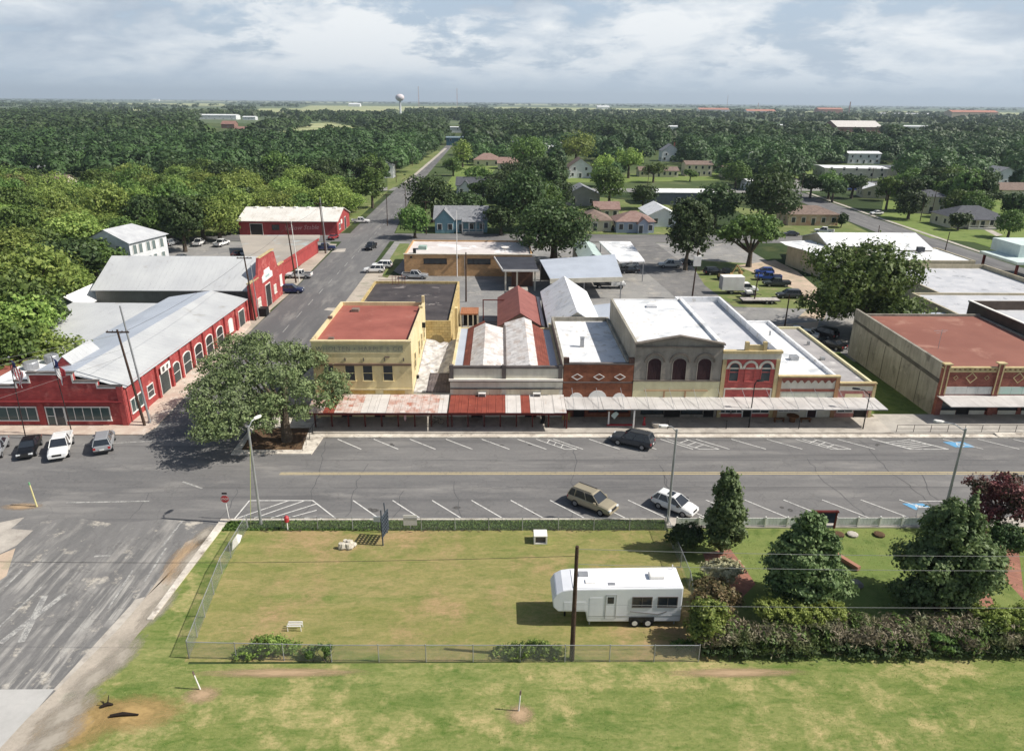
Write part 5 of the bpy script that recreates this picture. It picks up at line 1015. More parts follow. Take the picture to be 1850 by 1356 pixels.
house('white-roofed store with teal-grey glass front beside the far parking lot', 1545, 322, 30, 18, 4.6, .5, mat('pale_stucco', S(214,208,196), S(196,190,180)), WHROOF, wins=6, name='store', cat='store', rz=R_(-5))
house('dark-roofed wing to the right of the white-roofed store', 1600, 318, 18, 16, 4.0, .6, GREYS, mat('slate_flat_roof', S(104,108,114), S(88,92,98)), wins=3, name='store', cat='store')
house('white upper block with pale roof behind the white-roofed store', 1560, 296, 20, 10, 6.0, 1.0, WSID, WHROOF, wins=5, name='store', cat='building')
house('white house with blue-grey gable near the right edge', 1815, 335, 13, 11, 4.6, 3.2, WSID, SHINGLE_G, wins=3, axis='y')
house('cream house low between trees at the right edge', 1828, 360, 12, 9, 3.6, 2.2, CREAMS, SHINGLE_B, wins=3)
house('brown-roofed barn at the far left edge of the woods', 68, 320, 13, 11, 4.2, 3, GREYS, SHINGLE_G, wins=2, name='barn', cat='barn')
house('pale roof glimpsed in the near left woods', 95, 345, 10, 9, 3.6, 2, CREAMS, SHINGLE_B, wins=2)
house('white church with grey pointed steeple in the dark woods', 140, 305, 8, 12, 6.0, 3.5, WSID, SHINGLE_G, axis='y', wins=2, name='church', cat='church')
x_, y_ = G(140, 305); m = MB(); hs_ = HT(140, 305, 268); m.box(x_-1.3, x_+1.3, y_+1, y_+3.6, 0, hs_*.5); m.add([(x_-1.35, y_+.95, hs_*.5), (x_+1.35, y_+.95, hs_*.5), (x_+1.35, y_+3.65, hs_*.5), (x_-1.35, y_+3.65, hs_*.5), (x_, y_+2.3, hs_)], [(0, 1, 4), (1, 2, 4), (2, 3, 4), (3, 0, 4)]); m.build('steeple', mat('pale_steeple', S(200,206,210), S(180,186,190)), bpy.data.objects['church'])
# distant large buildings
WF = mat('far_white', S(222,224,226), S(206,208,210)); BF = mat('far_brown', S(150,112,100), S(132,96,86)); TFM = mat('far_terracotta', S(186,126,104), S(168,110,90))
def far_b(label, px, py, w, d, h, rh, wm, rm, **k): return house(label, px, py, w, d, h, rh, wm, rm, wins=k.pop('wins', 1), **k)
house('pale bungalow with grey roof left of the far parking lot', 1395, 300, 13, 9, 3.2, 2.0, WSID, SHINGLE_G, wins=4)
house('cream cottage with brown roof between trees right of the ranch house', 1330, 322, 12, 9, 3.2, 2.2, CREAMS, SHINGLE_B, wins=4, wing=(-4, -1, 2, 3, 1.5))
house('small white cottage above the pale far street on the left lawns', 1105, 288, 10, 8, 3.2, 2.4, WSID, SHINGLE_G, wins=3)
house('white cottage with grey roof left of the bright white barn', 930, 268, 12, 9, 3.4, 2.6, WSID, SHINGLE_D, wins=3)
house('grey cottage beyond the right-hand street behind the workshop', 1700, 345, 12, 9, 3.4, 2.4, GREYS, SHINGLE_G, wins=3)
house('white cottage high among trees at the right', 1760, 312, 12, 9, 3.6, 2.8, WSID, SHINGLE_G, wins=3, axis='y')
house('low white commercial block beside the right-hand street', 1385, 345, 16, 10, 3.8, .5, WSID, WHROOF, wins=4, name='store', cat='store')
far_b('long white industrial shed on the far left beyond the dark woods', 388, 216, 75, 22, 7, 1.5, WF, WF, wins=5, name='industrial_shed', cat='building')
far_b('small white shed right of the long industrial shed', 450, 217, 22, 14, 5, 1.2, WF, WF, name='industrial_shed', cat='building')
far_b('brown block below the long industrial shed', 412, 232, 16, 14, 5, 3.5, BF, BF, name='industrial_shed', cat='building')
far_b('low brown-roofed buildings at the edge of the pale field', 455, 240, 36, 14, 4, 2, BF, BF, name='industrial_shed', cat='building')
far_b('big gymnasium with brown walls and pale flat-topped roof on the right', 1552, 240, 58, 46, 7, 7, BF, mat('far_pale_roof', S(212,206,200), S(196,190,184)), name='gymnasium', cat='building', axis='x')
far_b('white flat building right of the gymnasium', 1655, 237, 42, 22, 6, 1, WF, WF, name='far_building', cat='building')
far_b('white low building left of the gymnasium', 1408, 233, 20, 14, 5, 1, WF, WF, name='far_building', cat='building')
far_b('pale grey block with vents in the middle distance right of centre', 1212, 238, 34, 18, 6, 1, WF, WF, name='far_building', cat='building')
far_b('teal-green building at the end of the side street', 822, 263, 14, 10, 6, .8, mat('teal_wall', S(70,116,136), S(60,100,120)), mat('teal_roof', S(120,140,150), S(104,124,134)), name='far_building', cat='building')
far_b('white flat roof above the teal building', 815, 240, 30, 12, 6, .5, WF, WF, name='far_building', cat='building')
far_b('terracotta-roofed school block far right of centre', 1290, 203, 120, 40, 10, 6, WF, TFM, name='far_building', cat='building', wins=6)
far_b('second terracotta-roofed block beyond the first', 1375, 206, 100, 40, 9, 6, WF, TFM, name='far_building', cat='building', wins=6)
far_b('brick-red block under the far red tower', 1500, 206, 90, 40, 16, 5, TFM, TFM, name='far_building', cat='building')
far_b('tan apartment block near the horizon on the right', 1760, 214, 130, 40, 16, 5, mat('far_tan', S(206,184,160), S(186,164,142)), TFM, name='far_building', cat='building', wins=6)
far_b('pale grey roofs in a far clearing on the right', 1640, 212, 150, 50, 8, 3, WF, WF, name='far_building', cat='building', wins=5)
far_b('small white barn on the horizon field left of centre', 640, 193, 60, 40, 12, 6, WF, WF, name='far_building', cat='barn')
far_b('white sheds on the far field right of centre', 1090, 198, 60, 40, 12, 6, WF, WF, name='far_building', cat='building')
far_b('tiny white shed in the far left country', 280, 183, 90, 40, 18, 6, WF, WF, name='far_building', cat='building')
# ------------------------------------------------------------------ vehicles
TYRE = mat('tyre_rubber', S(38,38,40), S(30,30,32), fine=.05); RIM = paint('wheel_rim', S(150,152,156), .35, metal=.5); RIMD = paint('dark_rim', S(70,72,76), .4)
HL = paint('headlight_glass', S(226,230,232), .15); TL = paint('taillight_red', S(170,30,30), .3); TRIMB = paint('black_plastic', S(40,40,42), .6); VGL = glass('car_glass', (.018, .022, .028), .06); PLT = paint('plate_white', S(230,230,226), .5)
KIND = {  # length, width, body profile (x, z top) rear to front, belt x0,x1, roof x0,x1, belt z, roof z, wheel x
 'sedan': dict(L=4.75, W=1.82, prof=[(-2.37, .72), (-2.3, .98), (-1.5, 1.06), (-.9, 1.0), (.95, .98), (1.7, .92), (2.2, .80), (2.37, .62)], g=(-1.75, 1.05, -.95, .25), zb=.98, zr=1.45, wx=(-1.42, 1.42), r=.33),
 'suv': dict(L=4.85, W=1.93, prof=[(-2.42, .8), (-2.38, 1.12), (-1.4, 1.14), (-.5, 1.12), (1.0, 1.1), (1.6, 1.06), (2.2, .96), (2.42, .72)], g=(-2.34, 1.15, -2.02, .35), zb=1.1, zr=1.76, wx=(-1.42, 1.45), r=.37),
 'hatch': dict(L=4.3, W=1.82, prof=[(-2.15, .8), (-2.1, 1.05), (-1.3, 1.06), (-.4, 1.04), (.8, 1.02), (1.4, .98), (1.95, .84), (2.15, .6)], g=(-2.05, 1.1, -1.6, .2), zb=1.03, zr=1.58, wx=(-1.28, 1.3), r=.34),
 'pickup': dict(L=5.7, W=2.0, prof=[(-2.85, .95), (-2.82, 1.12), (-1.0, 1.12), (-.7, 1.14), (1.2, 1.14), (1.9, 1.12), (2.7, 1.04), (2.85, .8)], g=(-.95, 1.3, -.8, .55), zb=1.13, zr=1.84, wx=(-1.75, 1.75), r=.4),
}
def vehicle(kind, colname, c, px, py, ang, label, cat='car', group=None, metal=0.0, name=None, xy=None, rims=True, bed=None, rack=False, sunroof=False, cargo=None):
    k = KIND[kind]; x, y = xy or G(px, py); W2 = k['W']/2; L = k['L']
    CS = .92
    t = thing(name or {'sedan': 'sedan', 'suv': 'suv', 'hatch': 'hatchback', 'pickup': 'pickup_truck'}[kind], label, cat, (x, y, .02), R_(ang), group)
    t.scale = (CS, CS, CS); P = paint('car_paint_'+colname, c, .32, .5, metal)
    B = lambda mb_, n_, m_, p_=t, **kw: mb_.build(n_, m_, p_, world=False, **kw)
    zlo = .32 if kind != 'pickup' else .42
    secs = []
    for (sx, zt) in k['prof']:
        e = abs(sx)/(L/2); w = W2*(1-.10*max(0, e-.8)/.2) ; zl = zlo+(.12 if e > .93 else 0)
        secs.append([(sx, -w+.10, zl), (sx, -w+.01, zl+.14), (sx, -w, .62), (sx, -w+.05, zt-.1), (sx, -w+.2, zt), (sx, w-.2, zt), (sx, w-.05, zt-.1), (sx, w, .62), (sx, w-.01, zl+.14), (sx, w-.10, zl)])
    B(MB().loft(secs), 'body', P, smooth=False, bevel=.03)
    g0, g1, r0, r1 = k['g']; zb, zr = k['zb'], k['zr']; wb, wr = W2-.1, W2-.3
    bb = [(g0, -wb, zb), (g1, -wb, zb), (g1, wb, zb), (g0, wb, zb)]; tt = [(r0, -wr, zr), (r1, -wr, zr), (r1, wr, zr), (r0, wr, zr)]
    B(MB().hexa([(a, b2, c2-.05) for a, b2, c2 in bb], tt), 'window_glass', VGL)
    rf = MB().hexa([(r0-.05, -wr-.02, zr-.02), (r1+.06, -wr-.02, zr-.02), (r1+.06, wr+.02, zr-.02), (r0-.05, wr+.02, zr-.02)], [(r0+.05, -wr+.1, zr+.05), (r1-.1, -wr+.1, zr+.05), (r1-.1, wr-.1, zr+.05), (r0+.05, wr-.1, zr+.05)])
    ro = B(rf, 'roof', P)
    m = MB()
    for sy in (-1, 1):
        q = lambda u: (Vector((g0+(g1-g0)*u, sy*(wb+.005), zb)), Vector((r0+(r1-r0)*u, sy*(wr+.012), zr)))
        pil = [(0.0, .05), (1.0, .04)]+({'sedan': [(.52, .035)], 'suv': [(.22, .05), (.6, .04)], 'hatch': [(.2, .05), (.55, .035)], 'pickup': [(.46, .05)]}[kind])
        for u_, w_ in pil:
            a, b2 = q(u_); m.tube(a, b2, w_, w_*.85, 5, cap=False)
    B(m, 'pillars', P)
    if kind in ('sedan', 'suv', 'hatch', 'pickup'):
        for sy in (-1, 1):
            o = B(MB().box(g1-.45, g1-.22, sy*(W2-.02), sy*(W2+.17), zb-.02, zb+.14), 'wing_mirror', P if kind == 'suv' else TRIMB)
    for wx in k['wx']:
        for sy in (-1, 1):
            r = k['r']; a = B(MB().tube((wx, sy*(W2-.24), r-.02), (wx, sy*(W2+.012), r-.02), r, r, 16), 'wheel', TYRE); B(MB().tube((wx, sy*(W2-.05), r-.02), (wx, sy*(W2+.022), r-.02), r*.62, r*.62, 12), 'rim', RIM if rims else RIMD, a)
    xf, xr = L/2, -L/2; zf = k['prof'][-1][1]; zrr = k['prof'][0][1]
    for sy in (-1, 1):
        B(MB().box(xf-.22, xf-.01, sy*(W2-.52), sy*(W2-.13), zf-.06, zf+.12), 'headlight', HL); B(MB().box(xr+.0, xr+.12, sy*(W2-.36), sy*(W2-.1), zrr-.1, zrr+.16 if kind != 'pickup' else zrr+.1), 'taillight', TL)
    B(MB().box(xf-.1, xf+.015, -W2+.55, W2-.55, zf-.12, zf+.1), 'grille', TRIMB)
    B(MB().box(xf-.1, xf+.05, -W2+.18, W2-.18, zlo+.08, zlo+.24), 'front_bumper', TRIMB if kind == 'sedan' else P); B(MB().box(xr-.06, xr+.1, -W2+.15, W2-.15, zlo+.08, zlo+.26), 'rear_bumper', TRIMB if kind != 'pickup' else RIM)
    B(MB().box(xr-.075, xr-.05, -.24, .24, zlo+.30, zlo+.44), 'licence_plate', PLT)
    if kind == 'pickup':
        bm_ = bed or TRIMB; B(MB().box(-2.7, -1.08, -W2+.16, W2-.16, 1.125, 1.15), 'bed_liner', bm_)
        m = MB(); m.box(-2.8, -1.0, -W2+.03, -W2+.15, 1.1, 1.24); m.box(-2.8, -1.0, W2-.15, W2-.03, 1.1, 1.24); m.box(-2.86, -2.74, -W2+.15, W2-.15, 1.0, 1.24); B(m, 'bed_sides', P)
    if rack:
        for sy in (-1, 1): B(MB().tube((r0+.1, sy*(wr-.1), zr+.1), (r1-.2, sy*(wr-.1), zr+.1), .025), 'roof_rail', TRIMB, ro)
    if sunroof: B(MB().box(r1-.95, r1-.3, -.42, .42, zr+.045, zr+.06), 'sunroof', VGL, ro)
    return t
WHT = S(228,228,226); SLV = S(176,180,184); DGR = S(70,74,80); BLK = S(26,27,30); NAVY = S(38,50,92); BLUE = S(40,72,150); TANC = S(176,164,136); REDC = S(150,40,44); GRYC = S(110,114,118)
# beside the red store, noses in
vehicle('suv', 'silver', SLV, 190, 806, 112, 'silver station wagon parked nose-in nearest the corner before the red store', metal=.4)
vehicle('pickup', 'white', WHT, 112, 815, -68, 'white pickup truck parked facing out before the door of the red store', cat='pickup truck', bed=paint('bed_frame', S(200,200,196), .5))
vehicle('sedan', 'black', BLK, 55, 815, -70, 'black sedan parked before the left windows of the red store', metal=.1)
vehicle('sedan', 'silver', SLV, -6, 818, -70, 'silver car cut by the left edge of the view', metal=.4)
vehicle('suv', 'dark_grey', DGR, 1142, 803, 152, 'dark grey four-wheel drive parked nose-in before the grey storefront', metal=.3, rack=True)
vehicle('suv', 'tan', TANC, 1070, 916, -39, 'tan four-wheel drive with roof rails parked beside the empty lot', metal=.3, rack=True)
vehicle('hatch', 'white', WHT, 1218, 920, -40, 'small white car with sunroof behind the lamp post', sunroof=True)
vehicle('suv', 'navy', NAVY, 527, 529, 5, 'navy blue four-wheel drive parked before the red false front', metal=.3)
vehicle('pickup', 'white', WHT, 541, 502, 176, 'white and black pickup truck parked past the red false front', cat='pickup truck')
vehicle('suv', 'white', WHT, 676, 492, 184, 'white four-wheel drive parked nearest on the verge across the street')
vehicle('suv', 'white', WHT, 690, 484, 176, 'white four-wheel drive parked just behind another white one on the verge')
vehicle('pickup', 'silver', S(196,198,200), 750, 503, -2, 'silver pickup truck parked along the tan brick wall', cat='pickup truck', metal=.3)
vehicle('pickup', 'black', BLK, 670, 450, 262, 'black pickup truck driving in the middle of the side street', cat='pickup truck')
vehicle('sedan', 'red', REDC, 603, 432, 80, 'small red car parked by the red warehouse corner')
vehicle('pickup', 'navy', NAVY, 587, 452, 10, 'dark blue pickup truck parked beside the long low shed', cat='pickup truck')
vehicle('pickup', 'white', WHT, 652, 403, 5, 'white pickup truck parked past the red warehouse', cat='pickup truck')
vehicle('suv', 'silver', SLV, 310, 443, 80, 'silver car parked behind the white two-storey building', metal=.3)
vehicle('pickup', 'white', WHT, 360, 443, 95, 'white pickup truck on the far lot under the dark tree', cat='pickup truck')
vehicle('pickup', 'white', WHT, 401, 444, 80, 'white pickup truck on the far lot near the grass', cat='pickup truck')
vehicle('sedan', 'dark_red', S(96,44,48), 432, 463, 75, 'dark red car on the lot behind the warehouse roof')
vehicle('suv', 'white', WHT, 448, 461, 75, 'white van-like car on the lot next to the dark red car')
vehicle('hatch', 'dark_grey', DGR, 462, 458, 80, 'dark grey car behind the white one on the lot')
vehicle('sedan', 'grey', GRYC, 330, 470, 10, 'grey car in the shade right of the white two-storey building')
vehicle('pickup', 'silver', SLV, 1210, 483, 178, 'silver-blue pickup truck in the shade of the yard trees', cat='pickup truck', metal=.3)
vehicle('sedan', 'black', BLK, 1235, 478, 178, 'black car parked in deep shade behind the yard sign')
vehicle('suv', 'black', BLK, 1290, 496, 8, 'dark blue-black van in the shade right of the yard sign')
vehicle('pickup', 'blue', BLUE, 1387, 506, 172, 'bright blue pickup truck in the grassy yard', cat='pickup truck')
vehicle('pickup', 'dark_green', S(56,64,62), 1402, 517, 176, 'dark green pickup truck just in front of the blue one', cat='pickup truck')
vehicle('hatch', 'blue', BLUE, 1380, 495, 172, 'blue car behind the bright blue pickup in the yard')
vehicle('suv', 'dark_grey', DGR, 1424, 538, 178, 'dark grey four-wheel drive at the end of the grassy yard')
vehicle('sedan', 'silver', S(206,212,216), 1434, 604, 150, 'silver sedan squeezed between white parapet and concrete wall, the farther one', metal=.2)
vehicle('sedan', 'white', WHT, 1452, 610, 152, 'white car next to the silver sedan behind the row')
vehicle('suv', 'black', BLK, 1486, 608, 128, 'black car in the shade of the concrete side wall')
vehicle('sedan', 'black', BLK, 1500, 628, 128, 'second black car deeper in the gap beside the concrete wall')
vehicle('sedan', 'white', WHT, 1583, 388, 190, 'white sedan parked along the right-hand street')
vehicle('pickup', 'white', WHT, 1488, 421, 150, 'white pickup truck parked beside the white gabled shop', cat='pickup truck')
vehicle('sedan', 'dark_grey', DGR, 1428, 426, 178, 'dark car parked behind the tan arched building')
vehicle('suv', 'dark_grey', DGR, 1491, 341, 178, 'dark car on the far parking lot')
vehicle('pickup', 'blue', S(60,90,130), 1542, 345, 170, 'blue truck at the edge of the far parking lot', cat='pickup truck')
vehicle('sedan', 'black', BLK, 1136, 493, 190, 'dark car parked under the white canopy roof')
vehicle('hatch', 'white', WHT, 1137, 483, 190, 'white car parked deeper under the white canopy roof')
vehicle('sedan', 'white', WHT, 705, 338, 30, 'white car at the far crossing of the side street') if False else None
# cab-chassis truck under the carport, and box truck, flatbed trailer, tractor unit
def truck(label, px, py, ang, box=None, name='truck', c=WHT, xy=None, z=0.02):
    x, y = xy or G(px, py); t = thing(name, label, 'truck', (x, y, z), R_(ang)); P = paint('car_paint_white', WHT, .32, .5)
    B = lambda mb_, n_, m_, p_=t, **kw: mb_.build(n_, m_, p_, world=False, **kw)
    B(MB().loft([[(sx, -.95, .6), (sx, -1.0, .9), (sx, -.95, zt), (sx, .95, zt), (sx, 1.0, .9), (sx, .95, .6)] for sx, zt in ((.9, 1.35), (1.9, 1.35), (2.9, 1.3), (3.1, 1.0))]), 'bonnet', P, bevel=.04)
    B(MB().hexa([(.3, -.98, .7), (2.0, -.98, .7), (2.0, .98, .7), (.3, .98, .7)], [(.3, -.95, 1.4), (2.0, -.95, 1.4), (2.0, .95, 1.4), (.3, .95, 1.4)]), 'cab', P)
    B(MB().hexa([(.32, -.93, 1.4), (1.98, -.93, 1.4), (1.98, .93, 1.4), (.32, .93, 1.4)], [(.4, -.8, 2.05), (1.4, -.8, 2.05), (1.4, .8, 2.05), (.4, .8, 2.05)]), 'window_glass', VGL)
    B(MB().box(.36, 1.44, -.82, .82, 2.05, 2.13), 'cab_roof', P)
    B(MB().box(-3.0, .3, -.45, .45, .55, .8), 'chassis', TRIMB)
    for wx in (-2.0, 2.2):
        for sy in (-1, 1): a = B(MB().tube((wx, sy*.75, .42), (wx, sy*1.0, .42), .42, .42, 16), 'wheel', TYRE); B(MB().tube((wx, sy*.9, .42), (wx, sy*1.01, .42), .25, .25, 12), 'rim', RIM, a)
    for sy in (-1, 1): B(MB().box(3.05, 3.13, sy*.55, sy*.85, .95, 1.12), 'headlight', HL); B(MB().box(1.5, 1.7, sy*1.0, sy*1.25, 1.45, 1.75), 'wing_mirror', TRIMB)
    B(MB().box(3.08, 3.14, -.5, .5, .8, 1.1), 'grille', TRIMB)
    if box: L_, H_ = box; bx = B(MB().box(-L_, .22, -1.15, 1.15, .82, .82+H_), 'cargo_box', WTRIM, bevel=.03); B(MB().box(-L_-.02, -L_+.0, -1.0, 1.0, .9, .7+H_), 'rear_door', STEEL, bx)
    else: B(MB().box(-3.1, .15, -1.1, 1.1, .82, .95), 'flat_deck', TRIMB)
    return t
truck('white cab truck with flat deck parked under the blue-grey carport', 1100, 520, 0)
truck('white box truck in the grassy yard', 1337, 530, 0, box=(3.9, 2.6))
truck('white delivery truck showing above the flat roofs at the right edge', 1826, 521, 180, box=(3.2, 1.9), xy=(106.5, 126), z=.06)
t = thing('flatbed_trailer', 'long flatbed car trailer with pale deck in the grassy yard', 'trailer', (*G(1372, 547), .02), 0)
B = lambda mb_, n_, m_, p_=t, **kw: mb_.build(n_, m_, p_, world=False, **kw)
B(MB().box(-3.4, 3.4, -1.05, 1.05, .62, .74), 'deck', mat('pale_deck', S(190,184,176), S(160,152,144), sc=2)); B(MB().box(-3.5, 3.5, -1.12, 1.12, .5, .61), 'frame', TRIMB); B(MB().tube((-3.5, -.6, .55), (-5.0, 0, .5), .06).tube((-3.5, .6, .55), (-5.0, 0, .5), .06), 'drawbar', TRIMB)
for wx in (.9, 1.8):
    for sy in (-1, 1): a = B(MB().tube((wx, sy*1.13, .36), (wx, sy*1.33, .36), .36, .36, 14), 'wheel', TYRE); B(MB().tube((wx, sy*1.3, .36), (wx, sy*1.34, .36), .2, .2, 10), 'rim', RIM, a)
t = thing('tow_machine', 'small black and white wheeled machine before the box truck', 'machine', (*G(1352, 537), .02), 0)
B = lambda mb_, n_, m_, p_=t, **kw: mb_.build(n_, m_, p_, world=False, **kw)
B(MB().box(-1.5, 1.2, -.7, .7, .45, .8), 'frame', TRIMB); B(MB().box(-.6, .5, -.6, .6, .8, 1.3), 'engine_cover', WTRIM, bevel=.05); B(MB().tube((1.2, 0, .7), (2.4, 0, .5), .06), 'drawbar', TRIMB)
for sy in (-1, 1): a = B(MB().tube((-.3, sy*.7, .35), (-.3, sy*.9, .35), .35, .35, 14), 'wheel', TYRE)
t = thing('backhoe', 'yellow-brown digger half hidden in the tree shade', 'digger', (*G(1310, 505), .02), R_(20))
B = lambda mb_, n_, m_, p_=t, **kw: mb_.build(n_, m_, p_, world=False, **kw); YD = paint('digger_yellow', S(176,140,80), .6)
B(MB().box(-1.4, 1.4, -.7, .7, .6, 1.3), 'body', YD, bevel=.05); B(MB().box(-.6, .6, -.65, .65, 1.3, 2.4), 'cab', VGL); B(MB().path([(1.4, 0, 1.0), (2.6, 0, 2.8), (3.6, 0, 1.6)], .14), 'boom', YD); B(MB().box(3.4, 4.0, -.4, .4, .9, 1.5), 'bucket', YD)
for wx, r in ((-.8, .6), (1.0, .42)):
    for sy in (-1, 1): B(MB().tube((wx, sy*.7, r), (wx, sy*1.0, r), r, r, 14), 'wheel', TYRE)
# the big white fifth-wheel caravan
t = thing('caravan', 'long white fifth-wheel caravan with raised rounded nose parked in the fenced lot', 'caravan', (8.45, 41.5, .02), 0); t.scale = (.97, .97, .97)
B = lambda mb_, n_, m_, p_=t, **kw: mb_.build(n_, m_, p_, world=False, **kw)
CW = mat('caravan_white', S(228,230,234), S(218,220,226), sc=.4, fine=.02, rough=.4, spec=.4, streak=.06)
prof = [(4.25, .45), (4.25, 3.35), (-3.6, 3.25), (-4.2, 3.15), (-4.7, 2.85), (-4.95, 2.35), (-4.85, 1.7), (-4.5, 1.35), (-2.55, 1.3), (-2.4, .45)]
bd = B(MB().prism([(a, -1.22, z) for a, z in prof], (0, 2.44, 0)), 'body', CW, bevel=.09)
B(MB().prism([(a, -1.1, z) for a, z in ((4.1, 3.36), (-3.5, 3.265), (-3.5, 3.30), (4.1, 3.395))], (0, 2.2, 0)), 'roof_skin', mat('rubber_roof', S(240,240,242), S(228,228,232), sc=.5, fine=.03))
B(MB().box(2.0, 3.1, -.35, .35, 3.37, 3.66), 'roof_air_conditioner', WTRIM, bevel=.08)
B(MB().box(-3.0, -2.3, .1, .6, 3.27, 3.45), 'roof_vent', STEEL); B(MB().box(-2.6, -1.9, -.7, -.25, 3.27, 3.4), 'roof_vent', WTRIM, bevel=.03); B(MB().box(-1.0, -.5, -.9, -.6, 3.29, 3.36), 'roof_vent', STEEL); B(MB().tube((3.9, .9, 3.38), (3.9, .9, 3.75), .04), 'roof_aerial', WTRIM)
for x0, x1, z0, z1 in ((.75, 2.05, 1.75, 2.55), (2.55, 3.85, 1.75, 2.55)):
    w = B(MB().box(x0, x1, -1.245, -1.215, z0, z1), 'window', VGL, bd); B(MB().box(x0-.06, x0, -1.26, -1.21, z0, z1).box(x1, x1+.06, -1.26, -1.21, z0, z1).box(x0-.06, x1+.06, -1.26, -1.21, z1, z1+.06).box(x0-.06, x1+.06, -1.26, -1.21, z0-.06, z0).box((x0+x1)/2-.02, (x0+x1)/2+.02, -1.26, -1.24, z0, z1), 'window_frame', GREYT, bd)
B(MB().box(-1.05, -.6, -1.245, -1.215, 2.05, 2.6), 'window', VGL)
dr = B(MB().box(-1.15, -.45, -1.235, -1.2, .75, 2.75), 'door', CW); B(MB().box(-1.19, -1.15, -1.25, -1.2, .75, 2.75).box(-.45, -.41, -1.25, -1.2, .75, 2.75).box(-1.19, -.41, -1.25, -1.2, 2.75, 2.79), 'door_frame', STEEL, dr)
B(MB().box(-2.3, -1.3, -1.232, -1.2, .8, 2.55), 'panel', CW); B(MB().box(-4.1, -2.6, -1.232, -1.2, 1.5, 2.2), 'locker_door', CW)
B(MB().path([(.6, -1.235, 1.35), (1.5, -1.235, 1.25), (2.6, -1.235, 1.1), (3.2, -1.235, 1.35)], .025), 'swoosh_stripe', GREYT); B(MB().box(-2.35, 4.2, -1.24, -1.21, .95, .99), 'trim_strip', STEEL)
B(MB().box(.55, 2.35, -1.26, -1.0, .42, .88), 'wheel_arch', TRIMB)
for wx in (.98, 1.92):
    for sy in (-1, 1): a = B(MB().tube((wx, sy*1.05, .36), (wx, sy*1.29, .36), .36, .36, 18), 'wheel', TYRE); B(MB().tube((wx, sy*1.2, .36), (wx, sy*1.30, .36), .2, .2, 12), 'rim', WTRIM, a)
for px_ in (-2.2, 3.9): B(MB().tube((px_, -.9, 0), (px_, -.9, .5), .05), 'jack_leg', STEEL)
B(MB().tube((-3.9, 0, 0.02), (-3.9, 0, 1.35), .07), 'front_leg', BLACKM)
B(MB().box(4.25, 4.3, -.95, -.75, 1.0, 1.2), 'taillight', TL); B(MB().box(4.25, 4.3, .75, .95, 1.0, 1.2), 'taillight', TL)
B(MB().box(4.24, 4.28, -.6, .6, 2.0, 2.7), 'rear_window', VGL)
# ------------------------------------------------------------------ poles, lamps, wires, signs
def lamp_post(label, px, py, h, arm, az, group=None, lean=0.0, dark=False):
    x, y = G(px, py); t = thing('street_lamp', label, 'street lamp', (x, y, 0), R_(az), group); M_ = BLACKM if dark else STEEL
    B = lambda mb_, n_, m_, p_=t: mb_.build(n_, m_, p_, world=False)
    B(MB().tube((0, 0, 0), (lean, 0, h), .13 if not dark else .07, .09 if not dark else .05, 10), 'pole', M_)
    B(MB().path([(lean, 0, h-.25), (lean+arm*.5, 0, h+.25), (lean+arm, 0, h+.3)], .045, 6), 'arm', M_)
    B(MB().loft([[(lean+arm+a, b*w, h+.3+c) for b, c in ((-1, 0), (-.7, .1), (.7, .1), (1, 0), (.5, -.07), (-.5, -.07))] for a, w in ((-.15, .06), (.05, .2), (.45, .2), (.62, .08))]), 'lamp_head', WTRIM if not dark else M_)
    return t
lamp_post('tall grey street lamp at the corner of the empty lot by the hatched bay', 472, 948, 9.3, .9, 65, 'tall street lamps on the south side')
lamp_post('tall grey street lamp standing between the white car and the columnar tree', 1206, 946, 9.0, .9, 180, 'tall street lamps on the south side')
lamp_post('tall grey street lamp at the right beside the blue disabled bay', 1700, 950, 9.3, 1.8, 160, 'tall street lamps on the south side')
lamp_post('thin dark street lamp on the pavement before the small end storefront', 1558, 779, 4.6, 1.2, 160, dark=True)
lamp_post('thin dark lamp standing on the pavement before the coral storefront', 1352, 777, 5.6, .3, 0, dark=True)
lamp_post('white lamp at the far corner crossing of the right-hand street', 1347, 330, 13, 1.8, 30)
def utility_pole(label, px, py, h, lean=0.0, cross=2, m=WOODP, metal=False, r=.16, group='wooden power poles'):
    x, y = G(px, py); t = thing('power_pole', label, 'pole', (x, y, 0), 0, group)
    B = lambda mb_, n_, m_, p_=t: mb_.build(n_, m_, p_, world=False)
    B(MB().tube((0, 0, 0), (lean, 0, h), r, r*.65, 9), 'pole', m)
    for i in range(cross):
        z = h-.35-i*.9; c = B(MB().box(lean-1.2, lean+1.2, -.06, .06, z, z+.14), 'crossarm', m)
        for u in (-1.05, -.5, .5, 1.05): B(MB().lathe((lean+u, 0, z+.14), [(.03, 0), (.06, .06), (.05, .14)], 6), 'insulator', GREYT, c)
    return t
utility_pole('tall wooden power pole with crossarm at the corner of the red store', 262, 770, 11.2, -1.0, 1)
t = utility_pole('slim white steel pole beside the wooden pole at the red store corner', 272, 765, 13.6, -.9, 0, STEEL, r=.13, group='slim steel poles')
utility_pole('dark wooden power pole at the near end of the red false front', 462, 579, 10.6, -.6, 1); utility_pole('slim pale pole beside the dark pole at the red false front', 468, 576, 9.0, -.3, 0, STEEL, r=.1, group='slim steel poles')
utility_pole('wooden power pole just past the red false front behind the white pickup', 535, 511, 12.0, -.7, 1); utility_pole('slim pink-white pole beside the pickup past the false front', 541, 508, 12.0, -.5, 0, WTRIM, r=.1, group='slim steel poles')
utility_pole('dark power pole near the end of the long low shed', 588, 458, 11.8, -.4, 1); utility_pole('slim pale pole touching the dark one near the long low shed', 591, 457, 13.0, -.6, 0, STEEL, r=.12, group='slim steel poles')
